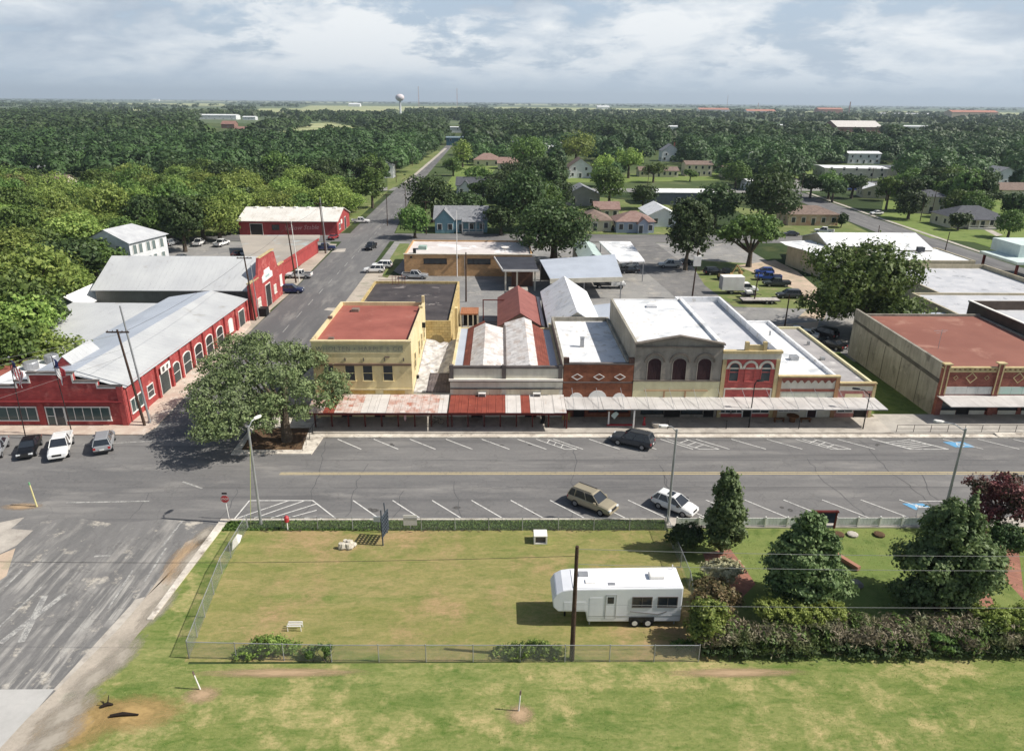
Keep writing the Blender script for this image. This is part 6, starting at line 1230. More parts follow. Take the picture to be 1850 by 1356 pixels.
utility_pole('brown wooden pole standing in the yard behind the stone annex', 842, 545, 9.0, .1, 0); utility_pole('white steel pole before the tan brick building', 826, 500, 13.4, .1, 0, WTRIM, r=.1, group='slim steel poles')
utility_pole('dark pole with white transformer at the edge of the alley', 1250, 540, 9.2, .3, 0)
x_, y_ = G(1250, 540); m = MB(); m.box(x_-.35, x_+.95, y_-.3, y_+.3, 6.2, 8.0); m.build('transformer_box', WTRIM, None, label='white square transformer box hung on the dark alley pole', cat='transformer')
for px, py, h, lb_ in ((1362, 547, 5.4, 'short dark pole by the flatbed trailer'), (1416, 600, 6.2, 'thin dark pole rising behind the white parapet'), (700, 408, 9, 'power pole beside the blurred pickup past the red warehouse'), (734, 385, 9.5, 'power pole under the trees on the right verge of the side street'), (770, 424, 9, 'thin pole on the lawn left of the blue cottage'),
    (1680, 400, 9.5, 'dark power pole beside the grey two-storey house'), (1662, 400, 6, 'thin grey pole left of the grey two-storey house'), (1445, 362, 10, 'power pole at the corner of the brick and cream house'), (1570, 348, 10, 'power pole by the open tree on the right-hand street'), (1702, 474, 7, 'brown power pole by the canopy at the right edge'), (1648, 330, 9, 'distant pole before the dark tree bank'), (1452, 320, 11, 'distant steel pole at the lawn of the far store'), (640, 360, 9, 'pole in the trees behind the red warehouse'), (716, 330, 9, 'pole at the far crossing left of the street'), (745, 300, 9, 'far pole left of the side street'), (1170, 335, 8, 'pole beside the pale far street'), (1556, 500, 8, 'pole rising behind the big tree'), (1580, 460, 7, 'thin pole above the tree by the white shop'), (440, 560, 4.5, 'short bracket pole on the warehouse eave')):
    utility_pole(lb_, px, py, h, random.uniform(-.25, .25), 1 if h > 8.5 else 0, WOODP, r=.13)
t = utility_pole('thick dark wooden pole in front of the white caravan', 1033, 1191, 8.7, .0, 0, r=.17)
# wires
WIREL = mat('bright_wire', S(140,142,140), S(124,126,124)); WIRED = mat('dark_wire', S(50,50,50), S(40,40,40))
def wire(a, b, sag, label, m=WIREL, r=.013, n=10):
    mb = MB(); a = Vector(a); b = Vector(b); P = []
    for i in range(n+1):
        t = i/n; p = a.lerp(b, t); p.z -= sag*4*t*(1-t); P.append(p)
    mb.path(P, r, 5); return mb.build('power_line', m, None, label=label, cat='power line', group='overhead wires')
xp, yp = G(1033, 1191)
wire((xp, yp, 8.5), (60, 37.2, 8.3), .5, 'upper bright wire running right from the pole by the caravan'); wire((xp, yp, 7.4), (60, 37.3, 7.2), .5, 'middle bright wire running right from the pole by the caravan'); wire((xp, yp, 4.4), (60, 37.2, 4.2), .3, 'lowest faint wire running right across the hedge', r=.012)
wire((xp, yp, 8.0), (-60, 38.5, 8.0), .8, 'thin dark wire crossing left over the lot and the road', WIRED, .013)
xr, yr = G(262, 770)
for k, (zz_, e, lb_) in enumerate(((10.7, (-75, 52, 8.6), 'highest wire from the red store corner pole to lower left'), (10.7, (-70, 48, 8.2), 'second wire from the corner pole to lower left'), (9.0, (-72, 42, 7.0), 'third wire from the corner pole to lower left'), (8.2, (-66, 40, 6.0), 'lowest wire from the corner pole to lower left'))):
    wire((xr-.9, yr, zz_), e, .4, lb_, WIREL, .013)
for a, b, lb_ in (((-40.7, 114.7, 10.2), (-40.9, 141, 11.4), 'wire between the poles along the false front'), ((-40.9, 141, 11.4), (-41.3, 170, 11.3), 'wire along the long low shed'), ((-40.1, 73.3, 10.7), (-40.7, 114.7, 10.2), 'wire along the arched side of the red store'), ((36, 129.3, 9), (-6.2, 146.8, 11), 'wire crossing the yard above the carport'), ((36, 129.3, 8.6), (114, 228, 9.2), 'wire running from the alley pole to the far right street'), ((-41.3, 170, 11.3), (-27.8, 219, 9.2), 'wire crossing the side street behind the black pickup')):
    wire(a, b, .7, lb_, WIRED, .016)
x1_, y1_ = G(472, 948); wire((x1_+.1, y1_, 8.8), (-21.0, 52.7, .1), 0, 'yellow-sleeved guy wire beside the corner street lamp', mat('guy_yellow', S(190,200,90), S(176,186,80)), .02)
# flagpoles
def flagpole(label, px, py, h, lean, kindf):
    x, y = G(px, py); t = thing('flagpole', label, 'flagpole', (x, y, .1), 0, 'flagpoles before the red store'); B = lambda mb_, n_, m_, p_=t: mb_.build(n_, m_, p_, world=False)
    B(MB().tube((0, 0, 0), (lean, 0, h), .06, .035, 8), 'pole', mat('dark_pole', S(60,44,44), S(48,36,36))); B(MB().lathe((lean, 0, h), [(.03, 0), (.1, .08), (.1, .14), (.02, .2)], 8), 'finial', STEEL)
    n = NB('flag_cloth_'+kindf); o = n.xyz()
    if kindf == 'stripes':
        st = n.step(n.math('PINGPONG', n.math('MULTIPLY', o[0], 1.0), .11), .05, .06); col = n.mix(st, S(168,44,50), S(226,222,220)); col = n.mix(n.step(o[2], h-1.05, h-1.0), col, S(50,54,96))
    else: col = n.mix(n.step(o[2], h-1.3, h-1.25), S(226,222,220), S(50,60,110)); col = n.mix(n.step(o[0], lean+.5, lean+.55), col, S(168,50,56))
    fm = n.done(col, .8)
    mb = MB(); P = [[(lean+.05+.95*i/6*(1-.35*j/5)+.12*math.sin(j*1.3+i), .1*math.sin(i*1.4+j*.7), h-.15-.22*i-j*.36) for i in range(7)] for j in range(6)]
    for j in range(5):
        for i in range(6): mb.poly([P[j][i], P[j][i+1], P[j+1][i+1], P[j+1][i]])
    f = B(mb, 'flag', fm); s_ = f.modifiers.new('thick', 'SOLIDIFY'); s_.thickness = .01
flagpole('dark flagpole with white and red flag, the left of two before the red store', 47, 792, 9.0, .35, 'stripes'); flagpole('dark flagpole with furled red-tipped flag, beside the store door', 132, 789, 9.0, -.3, 'plain')
# signs
x, y = G(414, 937); t = thing('stop_sign', 'red octagonal stop sign on white post at the corner of the lot', 'stop sign', (x, y, 0), 0); B = lambda mb_, n_, m_, p_=t: mb_.build(n_, m_, p_, world=False)
B(MB().tube((0, 0, 0), (-.1, 0, 2.1), .035), 'post', WTRIM); REDS = paint('sign_red', S(186,40,48), .5)
oc = [(-.1+.36*math.cos(math.pi/8+i*math.pi/4), 2.0+.36*math.sin(math.pi/8+i*math.pi/4)) for i in range(8)]
bl = B(MB().prism([(a, -.04, z) for a, z in oc], (0, -.02, 0)), 'sign_plate', REDS)
text_mesh('lettering', 'STOP', Face('s', y), x-.1, 2.0, .26, WTRIM, bl, n=.065, ex=.004)
B(MB().box(-.3, .12, -.02, .02, 2.45, 2.6), 'street_name_plate', BLACKM)
def post_sign(name, label, cat, px, py, w, h, z, m, pm=WTRIM, txt=None, tm=None, d=.04, ts=.2):
    x, y = G(px, py); t = thing(name, label, cat, (x, y, 0), 0); B = lambda mb_, n_, m_, p_=t: mb_.build(n_, m_, p_, world=False)
    B(MB().tube((0, 0, 0), (0, 0, z+h*.9), .035), 'post', pm); p_ = B(MB().box(-w/2, w/2, -.07, -.035, z, z+h), 'sign_panel', m)
    if txt: text_mesh('lettering', txt, Face('s', y), x, z+h/2, ts, tm or BLACKM, p_, n=.075, ex=.004)
    return t
x, y = G(520, 957); t = thing('hydrant_marker', 'small red round marker on white post at the lot fence', 'marker', (x, y, 0)); B = lambda mb_, n_, m_, p_=t: mb_.build(n_, m_, p_, world=False)
B(MB().tube((0, 0, 0), (0, 0, .9), .05), 'post', WTRIM); B(MB().lathe((0, 0, .75), [(.08, 0), (.2, .1), (.2, .5), (.08, .65)], 12), 'red_cap', REDS)
post_sign('notice_board', 'square white board hung on the lot fence facing away', 'board', 742, 957, 1.15, 1.0, .5, WTRIM)
post_sign('notice_board', 'smaller pale board on the lot fence left of the square one', 'board', 684, 955, .75, .5, .75, mat('pale_board', S(196,204,206), S(180,188,192)), pm=BLACKM)
# lattice gate on edge in the lot
t = thing('lattice_stand', 'tall dark lattice frame standing edge-on in the lot casting a grid shadow', 'frame', (*G(692, 985), 0), R_(78)); B = lambda mb_, n_, m_, p_=t: mb_.build(n_, m_, p_, world=False); DB = mat('dark_blue_grey_paint', S(70,80,90), S(56,64,74))
B(MB().tube((0, 0, 0), (0, 0, 3.3), .06), 'post', DB)
m = MB()
for i in range(6): m.box(-.1+i*.28, .02+i*.28, -.04, .04, .7, 2.6)
for i in range(6): m.box(-.1, 1.45, -.045, .045, .75+i*.34, .87+i*.34)
B(m, 'lattice', DB)
t = thing('lattice_post', 'thin dark post just behind the lattice frame', 'post', (*G(700, 962), 0)); MB().tube((0, 0, 0), (-.15, 0, 2.9), .05).build('post', DB, t, world=False)
# odds in the lot
mb = MB(); r = random.Random(5)
for k in range(9): mb.lathe((r.uniform(-.5, .5), r.uniform(-.35, .35), 0), [(.22, 0), (r.uniform(.2, .34), .2), (.18, r.uniform(.3, .55))], 7)
o = mb.build('stone_heap', mat('pale_rock', S(206,198,180), S(176,168,152), sc=2, bump=.8), None, label='small heap of pale rocks on the dry grass', cat='rocks'); o.location = (*G(628, 988), 0)
t = thing('concrete_box', 'open white-framed concrete box with dark hollow near the lot fence', 'box', (*G(976, 977), 0)); B = lambda mb_, n_, m_, p_=t: mb_.build(n_, m_, p_, world=False)
B(MB().box(-.55, .55, -.5, .5, 0, .1).box(-.55, -.42, -.5, .5, .1, .8).box(.42, .55, -.5, .5, .1, .8).box(-.42, .42, .4, .5, .1, .8).box(-.42, .42, -.5, .4, .72, .8), 'frame', WTRIM); B(MB().box(-.42, .42, -.3, -.2, .1, .72), 'dark_panel', GREYT)
t = thing('bench_frame', 'small white metal frame lying by the weeds inside the lot', 'frame', (*G(532, 1140), 0)); B = lambda mb_, n_, m_, p_=t: mb_.build(n_, m_, p_, world=False)
for p_ in ((-.45, 0), (.45, 0), (-.45, .45), (.45, .45)): B(MB().tube((p_[0], p_[1], 0), (p_[0], p_[1], .4), .03), 'leg', WTRIM)
B(MB().box(-.48, .48, -.03, .06, .4, .46).box(-.48, .48, .18, .27, .4, .46).box(-.48, .48, .4, .48, .4, .46), 'slats', WTRIM)
for (px, py, h, ln, lb_) in ((362, 1245, 1.35, -.25, 'leaning white stake with dark top in the left patch of bare soil'), (937, 1284, 1.5, .1, 'thin white stake on the round bare patch of the front lawn')):
    t = thing('stake', lb_, 'stake', (*G(px, py), 0), 0, 'survey stakes in the lawn'); MB().tube((0, 0, 0), (ln, 0, h), .045, .04, 6).build('shaft', WTRIM, t, world=False); MB().tube((ln*.85, 0, h*.85), (ln*1.05, 0, h*1.05), .06, .05, 6).build('tip', SHINGLE_B, t, world=False)
x, y = G(67, 915); t = thing('marker_post', 'leaning pale yellow plastic marker post in the road edge', 'post', (x, y, 0)); MB().tube((0, 0, 0), (-.15, 0, 2.2), .07, .06, 8).build('post', mat('pale_yellow_plastic', S(216,206,140), S(200,190,126)), t, world=False); MB().tube((-.15, 0, 2.2), (-.165, 0, 2.45), .07).build('green_cap', mat('green_cap', S(110,170,120), S(96,156,108)), t, world=False)
for k, (px, py, rz_, lb_) in enumerate(((195, 1276, 20, 'charred black log end in the straw patch, the farther one'), (222, 1294, 5, 'long charred black stick in the straw patch, the nearer one'))):
    mb = MB(); mb.path([(-.7 if k else -.35, 0, .08), (0, .05, .12), (.9 if k else .3, -.03, .06)], [.09, .12, .05], 6)
    if not k: mb.tube((0, 0, .1), (.1, .35, .5), .05, .02, 5); mb.tube((-.1, 0, .1), (-.35, .2, .35), .05, .02, 5)
    o = mb.build('charred_log', mat('charcoal', S(44,34,28), S(30,24,20), bump=.5), None, label=lb_, cat='log', group='charred logs'); o.location = (*G(px, py), .05); o.rotation_euler = (0, 0, R_(rz_))
# fences: chain link
def chain_mat():
    n = NB('chain_link_wire'); o = n.xyz(); a = n.math('ADD', o[0], o[1])
    p = .075; f1 = n.math('PINGPONG', n.math('ADD', n.math('ADD', a, o[2]), 900), p/2); f2 = n.math('PINGPONG', n.math('ADD', n.math('SUBTRACT', a, o[2]), 900), p/2)
    w = n.math('MINIMUM', f1, f2); n.val(n.b.inputs['Alpha'], n.step(w, .0036, .0034)); return n.done(S(170,174,172), .5, .3)
CHAIN = chain_mat()
def fence(label, pts, h, step=3.2, top=True, group=None, curve=False, sparse=False):
    t = thing('chain_link_fence', label, 'fence', (*pts[0], 0), 0, group)
    for i in range(len(pts)-1):
        a = Vector((*pts[i], 0)); b = Vector((*pts[i+1], 0)); L = (b-a).length; n = max(1, round(L/step)); d = (b-a).normalized(); nn = Vector((-d.y, d.x, 0))*.004
        MB().prism([a+Vector((0, 0, .03)), b+Vector((0, 0, .03)), b+Vector((0, 0, h-.03)), a+Vector((0, 0, h-.03))], nn).build('mesh_panel', CHAIN, t)
        MB().tube(a+Vector((0, 0, h)), b+Vector((0, 0, h)), .025, .025, 6).build('top_rail', STEEL, t)
        for k in range(n+(1 if i == len(pts)-2 else 0)):
            p = a.lerp(b, k/n); MB().tube(p, p+Vector((0, 0, h+.06)), .032, .032, 6).build('post', STEEL, t)
    return t
fence('chain-link fence along the south edge of the lot facing the front lawn', [(-20.1, 37.5), (-10.8, 37.15), (1.4, 37.06), (13.0, 36.97)], 1.35)
fence('leaning chain-link fence along the west side of the lot beside the road', [(-20.1, 37.5), (-20.6, 41.5), (-21.2, 46.5), (-21.25, 52.6)], 1.4, 2.2)
fence('low chain-link fence along the north edge of the lot beside the kerb', [(-21.2, 52.65), (-9.4, 52.4), (2, 52.35), (14.1, 52.3)], 1.25)
fence('chain-link fence between the lot and the garden behind the caravan', [(14.2, 52.3), (14.25, 44.5), (13.6, 40)], 1.5, 2.8)
o = MB().prism([(-21.3, 49.5, .9), (-21.2, 50.4, 1.0), (-21.1, 51.0, .5), (-21.2, 50.6, .1), (-21.35, 49.3, .2)], (-.05, 0, 0)).build('white_rag', WTRIM, None, label='white cloth snagged on the leaning west fence', cat='cloth')
# white picket railing of the garden
t = thing('white_fence', 'low white board fence between the pavement and the garden', 'fence', (15, 52.7, 0)); m = MB()
for a, b in ((15.2, 26.6), (28.9, 42.2)):
    MB().prism([(a, 52.72, .25), (b, 52.72, .25), (b, 52.72, .95), (a, 52.72, .95)], (0, .04, 0)).build('board_panel', mat('white_fence_board', S(214,218,216), S(198,202,200), rib=('x', .3, .03, .2)), t)
    k = a
    while k <= b+.01: MB().box(k-.06, k+.06, 52.64, 52.76, 0, 1.1).build('post', WTRIM, t); k += 1.9
t = thing('information_board', 'dark framed board with blue panel on the garden fence', 'board', (27.8, 52.6, 0)); B = lambda mb_, n_, m_, p_=t: mb_.build(n_, m_, p_, world=False)
for sx in (-.95, .95): B(MB().box(sx-.07, sx+.07, -.07, .07, 0, 1.75), 'post', POSTR)
B(MB().box(-.86, .86, -.05, .05, .55, 1.6), 'panel', mat('dark_blue_panel', S(50,60,84), S(40,50,70))); B(MB().box(-1.1, 1.1, -.14, .14, 1.6, 1.72), 'frame_top', POSTR)
for px, lb_ in ((1515, 'small brown planter near the garden board'), (1540, 'flat pale stone on the garden lawn by the fence'), (1588, 'low brown seat on the garden lawn by the fence')):
    x, y = G(px, 967); o = MB().lathe((0, 0, 0), [(.42, 0), (.46, .18), (.3, .24)], 9).build('garden_stone', SOIL if 'brown' in lb_ else CONC, None, label=lb_, cat='garden stone', group='low things along the garden fence'); o.location = (x, y, 0)
t = thing('garden_beam', 'long terracotta-coloured timber trough lying on the garden lawn', 'planter', (*G(1527, 1017), 0), R_(-62)); MB().box(-1.2, 1.2, -.18, .18, .08, .42).build('trough', mat('terracotta', S(176,124,100), S(156,106,86)), t, world=False)
for sx in (-.9, .9): MB().box(sx-.1, sx+.1, -.16, .16, 0, .08).build('foot', SHINGLE_B, t, world=False)
o = MB().lathe((0, 0, 0), [(.55, 0), (.6, .12), (.35, .32), (.1, .36)], 9).build('garden_rock', mat('grey_rock', S(130,128,124), S(104,102,100), sc=2, bump=.8), None, label='flat grey rock on the garden lawn in tree shade', cat='rock'); o.location = (*G(1545, 1056), 0)
t = thing('handicap_sign_board', 'white slanted board beside the blue disabled bay', 'board', (*G(1672, 935), 0)); MB().box(-.9, .9, -.08, 0, .2, 1.1).build('panel', WTRIM, t, world=False)
for sx in (-.8, .8): MB().box(sx-.05, sx+.05, 0, .1, 0, 1.1).build('leg', STEEL, t, world=False)
t = thing('garden_bench', 'grey metal bench on the shaded terrace at the right edge', 'bench', (46.2, 50.5, 0), R_(70)); B = lambda mb_, n_, m_, p_=t: mb_.build(n_, m_, p_, world=False)
B(MB().box(-.9, .9, -.25, .25, .42, .48), 'seat', STEEL); B(MB().box(-.9, .9, .22, .28, .48, .95), 'backrest', STEEL)
for p_ in ((-.8, -.2), (.8, -.2), (-.8, .2), (.8, .2)): B(MB().box(p_[0]-.04, p_[0]+.04, p_[1]-.04, p_[1]+.04, 0, .42), 'leg', STEEL)
# pavement things before the shops
def planter(px, py, lab, s=1.0):
    t = thing('planter', lab, 'planter', (*G(px, py), .3)); MB().lathe((0, 0, 0), [(.3*s, 0), (.42*s, .3*s), (.45*s, .5*s), (.38*s, .5*s)], 12).build('pot', CONC, t, world=False); return t
planter(1184, 776, 'round concrete planter of reddish plants before the grey storefront', 1.1)
t = thing('bicycle', 'dark bicycle leaning under the rusty canopy', 'bicycle', (*G(789, 771), .32)); B = lambda mb_, n_, m_, p_=t: mb_.build(n_, m_, p_, world=False)
for wx in (-.5, .5):
    mb = MB()
    for i in range(16):
        a0 = i*math.pi/8; a1 = a0+math.pi/8; mb.tube((wx+.33*math.cos(a0), 0, .34+.33*math.sin(a0)), (wx+.33*math.cos(a1), 0, .34+.33*math.sin(a1)), .022, .022, 5)
    B(mb, 'wheel', TYRE)
B(MB().path([(-.5, 0, .34), (-.15, 0, .78), (.35, 0, .8), (-.05, 0, .32), (-.5, 0, .34)], .02).tube((-.05, 0, .32), (-.18, 0, .88), .02).tube((.5, 0, .34), (.33, 0, .95), .02), 'frame', DGRM if False else BLACKM); B(MB().box(-.28, -.06, -.06, .06, .88, .93), 'saddle', TYRE); B(MB().tube((.3, -.25, .97), (.3, .25, .97), .018), 'handlebar', STEEL)
t = thing('flower_hanger', 'pink and white garland hung on a canopy post', 'garland', (*G(733, 771), .32)); MB().lathe((0, -.15, .5), [(.05, 0), (.16, .3), (.13, .9), (.2, 1.2), (.1, 1.45)], 8).build('garland', mat('pink_cloth', S(206,130,140), S(220,200,198), sc=4), t, world=False)
t = thing('mannequin_stand', 'dark striped display with white top before the cream double storefront', 'display', (*G(981, 768), .32)); MB().lathe((0, 0, 0), [(.3, 0), (.22, .5), (.2, 1.1)], 10).build('skirt', WOODB, t, world=False); MB().lathe((0, 0, 1.1), [(.16, 0), (.14, .25), (.1, .45)], 10).build('white_top', WTRIM, t, world=False)
t = thing('shop_board', 'small olive-yellow board by the brown brick storefront', 'board', (*G(1022, 768), .32)); MB().box(-.45, .45, -.03, .03, .35, 1.2).build('panel', mat('olive_board', S(150,136,74), S(130,116,62)), t, world=False)
for sx in (-.4, .4): MB().box(sx-.04, sx+.04, -.02, .04, 0, .35).build('leg', WOODL, t, world=False)
t = thing('heart_sign', 'white figure-shaped board with a heart plate and red base on the pavement', 'sign', (*G(1104, 773), .32)); MB().box(-.5, 2.6, -.1, .1, 0, .16).build('red_base', REDS, t, world=False); MB().box(-.42, -.25, -.05, .05, .16, 1.7).build('post', WTRIM, t, world=False); MB().prism([(.1, 0, 1.5), (.45, 0, 1.7), (.75, 0, 1.45), (.3, 0, .8), (-.1, 0, 1.2)], (0, -.06, 0)).build('heart_plate', mat('pale_green_plate', S(190,206,200), S(176,192,186)), t, world=False)
t = thing('red_cone_stand', 'short red stand by the dark four-wheel drive', 'stand', (*G(1163, 772), .32)); MB().lathe((0, 0, 0), [(.22, 0), (.08, .6), (.12, .95)], 10).build('cone', REDS, t, world=False)
for px, lb_ in ((1206, 'first slim black bollard post on the pavement, by the planter'), (1311, 'slim black bollard post before the coral storefront'), (1442, 'slim black bollard post before the saw-tooth storefront')):
    t = thing('bollard', lb_, 'bollard', (*G(px, 779), .3), 0, 'slim black posts on the pavement'); MB().tube((0, 0, 0), (0, 0, .95), .05, .04, 8).build('post', BLACKM, t, world=False); MB().lathe((0, 0, .95), [(.07, 0), (.07, .06), (.02, .12)], 8).build('cap', BLACKM, t, world=False)
t = thing('sidewalk_table', 'round wooden barrel table with benches in front of the saw-tooth storefront', 'table', (*G(1430, 766), .3)); B = lambda mb_, n_, m_, p_=t: mb_.build(n_, m_, p_, world=False); WB = mat('brown_bench_wood', S(120,80,44), S(96,62,34), sc=2)
B(MB().lathe((0, 0, 0), [(.3, 0), (.36, .4), (.3, .72), (.7, .74), (.7, .8)], 12), 'table_top', WB)
for sx in (-1.5, 1.5): B(MB().box(sx-.6, sx+.6, -.2, .2, .38, .45).box(sx-.55, sx-.45, -.18, .18, 0, .38).box(sx+.45, sx+.55, -.18, .18, 0, .38), 'bench', WB)
# railing and steps east of the row
t = thing('railing', 'thin black handrail along the raised pavement at the right', 'railing', (44, 71.2, .15))
for k in range(9): MB().tube((43.8+k*1.9, 71.25, .15), (43.8+k*1.9, 71.25, 1.15), .03, .03, 6).build('post', BLACKM, t)
MB().tube((43.8, 71.25, 1.15), (59, 71.25, 1.15), .025).tube((43.8, 71.25, .7), (59, 71.25, .7), .018).build('rail', BLACKM, t)
t = thing('railing', 'black handrail beside the corner tree bed ramp', 'railing', (-19.6, 68.5, 0))
for k in range(5): MB().tube((-20.25+.04*k, 67.0+k*1.3, .15), (-20.25+.04*k, 67.0+k*1.3, 1.15), .03, .03, 6).build('post', BLACKM, t)
MB().tube((-20.25, 67, 1.15), (-20.1, 72.2, 1.15), .025).build('rail', BLACKM, t)
t = thing('stone_steps', 'three broad concrete steps down to the kerb at the right edge', 'steps', (56, 71.0, 0))
for k in range(3): MB().box(54.6, 61.8, 70.25+k*.28, 70.53+k*.28, .005, .165+.05*k+.05).build('step', CURB, t)
# water tower and radio masts
x, y = G(724, 214); t = thing('water_tower', 'white spherical water tower on a single column near the horizon', 'water tower', (x, y, 0)); B = lambda mb_, n_, m_, p_=t: mb_.build(n_, m_, p_, world=False, smooth=True)
th_ = HT(724, 213, 170); B(MB().lathe((0, 0, 0), [(4, 0), (2.0, 6), (1.8, th_-15), (3.4, th_-12)], 20), 'column', mat('tower_white', S(220,222,226), S(206,208,212))); B(MB().lathe((0, 0, th_-6.8), [(.1, -7), (4.4, -6.4), (8.0, -3.4), (9.0, 0), (8.0, 3), (5, 5.6), (.1, 6.8)], 24), 'tank', mat('tower_tank', S(214,206,208), S(200,192,196)))
def mast(label, px, py, top, r=1.5):
    x, y = G(px, py); h = HT(px, py, top); t = thing('radio_mast', label, 'mast', (x, y, 0), 0, 'radio masts on the horizon'); m = MB(); k = 0; n = 16
    for i in range(3):
        a = i*2.094; m.tube((r*math.cos(a), r*math.sin(a), 0), (r*math.cos(a), r*math.sin(a), h), .42, .42, 4)
    MBs = t; m.build('lattice_legs', mat('mast_paint', S(180,170,170), S(196,120,110), sc=.02), t, world=False)
    m = MB()
    for k in range(n):
        for i in range(3): a = i*2.094; b_ = (i+1)*2.094; m.tube((r*math.cos(a), r*math.sin(a), h*k/n), (r*math.cos(b_), r*math.sin(b_), h*(k+1)/n), .3, .3, 3)
    m.build('bracing', MATS['mast_paint'], t, world=False)
mast('thin red and white radio mast above the water tower', 757, 197, 133); mast('shorter radio mast right of the water tower', 826, 196, 152); mast('tall radio mast on the horizon at right', 1313, 195, 118)
mast('distant lattice tower by the right gymnasium', 1532, 213, 184, 1.2); mast('small dark tower right of the tall mast', 1369, 200, 186, 1.2)
# ------------------------------------------------------------------ vegetation
LF_OAK = leaf_mat('leaf_live_oak', S(96,114,64), S(142,154,98), S(116,128,84), .26)
LF_DK = leaf_mat('leaf_dark', S(54,76,38), S(80,102,50), S(68,86,42), .22)  # dark green leaves; the middle woods' cloud shade also sits in this colour
LF_MID = leaf_mat('leaf_mid', S(72,100,40), S(118,144,60), S(92,118,48), .28)
LF_LT = leaf_mat('leaf_light', S(104,132,48), S(166,182,80), S(124,146,56), .34)
LF_LIME = leaf_mat('leaf_lime', S(132,156,56), S(168,186,80), None, .3)
LF_GLOSS = leaf_mat('leaf_glossy', S(80,108,56), S(138,160,98), S(98,124,70), .26)
LF_PINK = leaf_mat('leaf_crape_myrtle', S(104,50,56), S(138,74,78), S(58,68,42), .2)
LF_BRN = leaf_mat('leaf_rusty', S(96,92,52), S(134,112,76), S(88,104,54), .2)
LF_DRY = leaf_mat('leaf_dry_vine', S(124,116,88), S(172,160,130), S(104,124,64), .2)
LF_GRS = leaf_mat('leaf_pale_grass', S(168,164,124), S(192,186,150), None, .2)
BARK = mat('bark', S(100,88,74), S(76,66,54), sc=2, streak=.3); 
LF_FAR = leaf_mat('leaf_far_cloud_shade', S(46,66,36), S(70,90,46), S(78,104,50), .2, .035)  # cloud shade over the middle and far woods put into the leaf colour
def leaf_mesh(name, lobes, n, size, m, seed=1, inner=.55, gap=.28, squash=.62, upbias=.25):
    """leaf clumps scattered through a set of lobes (centre, radii); every clump is a small bent leaf face"""
    rg = np.random.default_rng(seed); Lb = np.array(lobes, float)
    wts = (Lb[:, 3]*Lb[:, 4]+Lb[:, 3]*Lb[:, 5]); wts /= wts.sum(); idx = rg.choice(len(Lb), n, p=wts)
    d = rg.normal(size=(n, 3)); d[:, 2] = d[:, 2]+.15; d /= np.linalg.norm(d, axis=1)[:, None]
    ph = rg.uniform(0, 6.28, (len(Lb), 6)); pp = ph[idx]
    bump = 1+.16*np.sin(5*d[:, 0]+pp[:, 0])*np.sin(5*d[:, 1]+pp[:, 1])+.12*np.sin(9*d[:, 2]+pp[:, 2]+4*d[:, 0])
    rad = np.clip(rg.normal(.90, .17, n), inner, 1.35)*bump
    c = Lb[idx, :3]+d*Lb[idx, 3:]*rad[:, None]
    keep = np.ones(n, bool)                            # nothing deep inside a neighbouring lobe
    for L in Lb: keep &= ~((((c-L[:3])/L[3:])**2).sum(1) < (inner*.82)**2)
    keep &= c[:, 2] > .25
    wl_ = 2*math.pi/(size*4.6); q1, q2, q3 = rg.normal(size=(3, 3)); q1, q2, q3 = [q/np.linalg.norm(q)*wl_*f for q, f in ((q1, 1), (q2, .8), (q3, .55))]
    keep &= (np.sin(c@q1+1)+np.sin(c@q2+2)+1.1*np.sin(c@q3)) > -gap*3
    c = c[keep]; d = d[keep]; k = len(c)
    nrm = d*np.array([1, 1, 1])+rg.normal(size=(k, 3))*.55+np.array([0, 0, upbias]); nrm /= np.linalg.norm(nrm, axis=1)[:, None]
    t = np.cross(nrm, rg.normal(size=(k, 3))); t /= np.linalg.norm(t, axis=1)[:, None]; b = np.cross(nrm, t)
    s = size*rg.uniform(.55, 1.3, k)[:, None]
    tip = nrm*s*.25
    V = np.stack([c-t*s-tip, c-b*s*squash, c+t*s-tip, c+b*s*squash], 1).reshape(-1, 3)
    me = bpy.data.meshes.new(name); me.vertices.add(4*k); me.vertices.foreach_set('co', V.astype(np.float32).ravel())
    me.loops.add(4*k); me.loops.foreach_set('vertex_index', np.arange(4*k, dtype=np.int32)); me.polygons.add(k)
    me.polygons.foreach_set('loop_start', np.arange(0, 4*k, 4, dtype=np.int32)); me.polygons.foreach_set('loop_total', np.full(k, 4, np.int32))
    me.update(calc_edges=True); me.materials.append(m); return me
def mk(name, me, parent=None, **kw):
    o = bpy.data.objects.new(name, me); COL.objects.link(o)
    if parent is not None: o.parent = parent
    return setp(o, **kw)
def trunk_mb(h, r, lobes, seed=1, fork=.45):
    rr = random.Random(seed); mb = MB(); zf = h*fork; P = [(0, 0, -.1), (rr.uniform(-.1, .1)*r*3, rr.uniform(-.1, .1), zf*.5), (rr.uniform(-.2, .2), rr.uniform(-.2, .2), zf)]
    mb.path(P, [r*1.35, r, r*.85], 8); top = P[-1]
    for L in lobes[:9]:
        mid = (top[0]+(L[0]-top[0])*.5+rr.uniform(-.2, .2), top[1]+(L[1]-top[1])*.5, top[2]+(L[2]-top[2])*.45)
        mb.path([top, mid, (L[0], L[1], L[2]-L[5]*.1)], [r*.6, r*.38, r*.12], 6)
    return mb
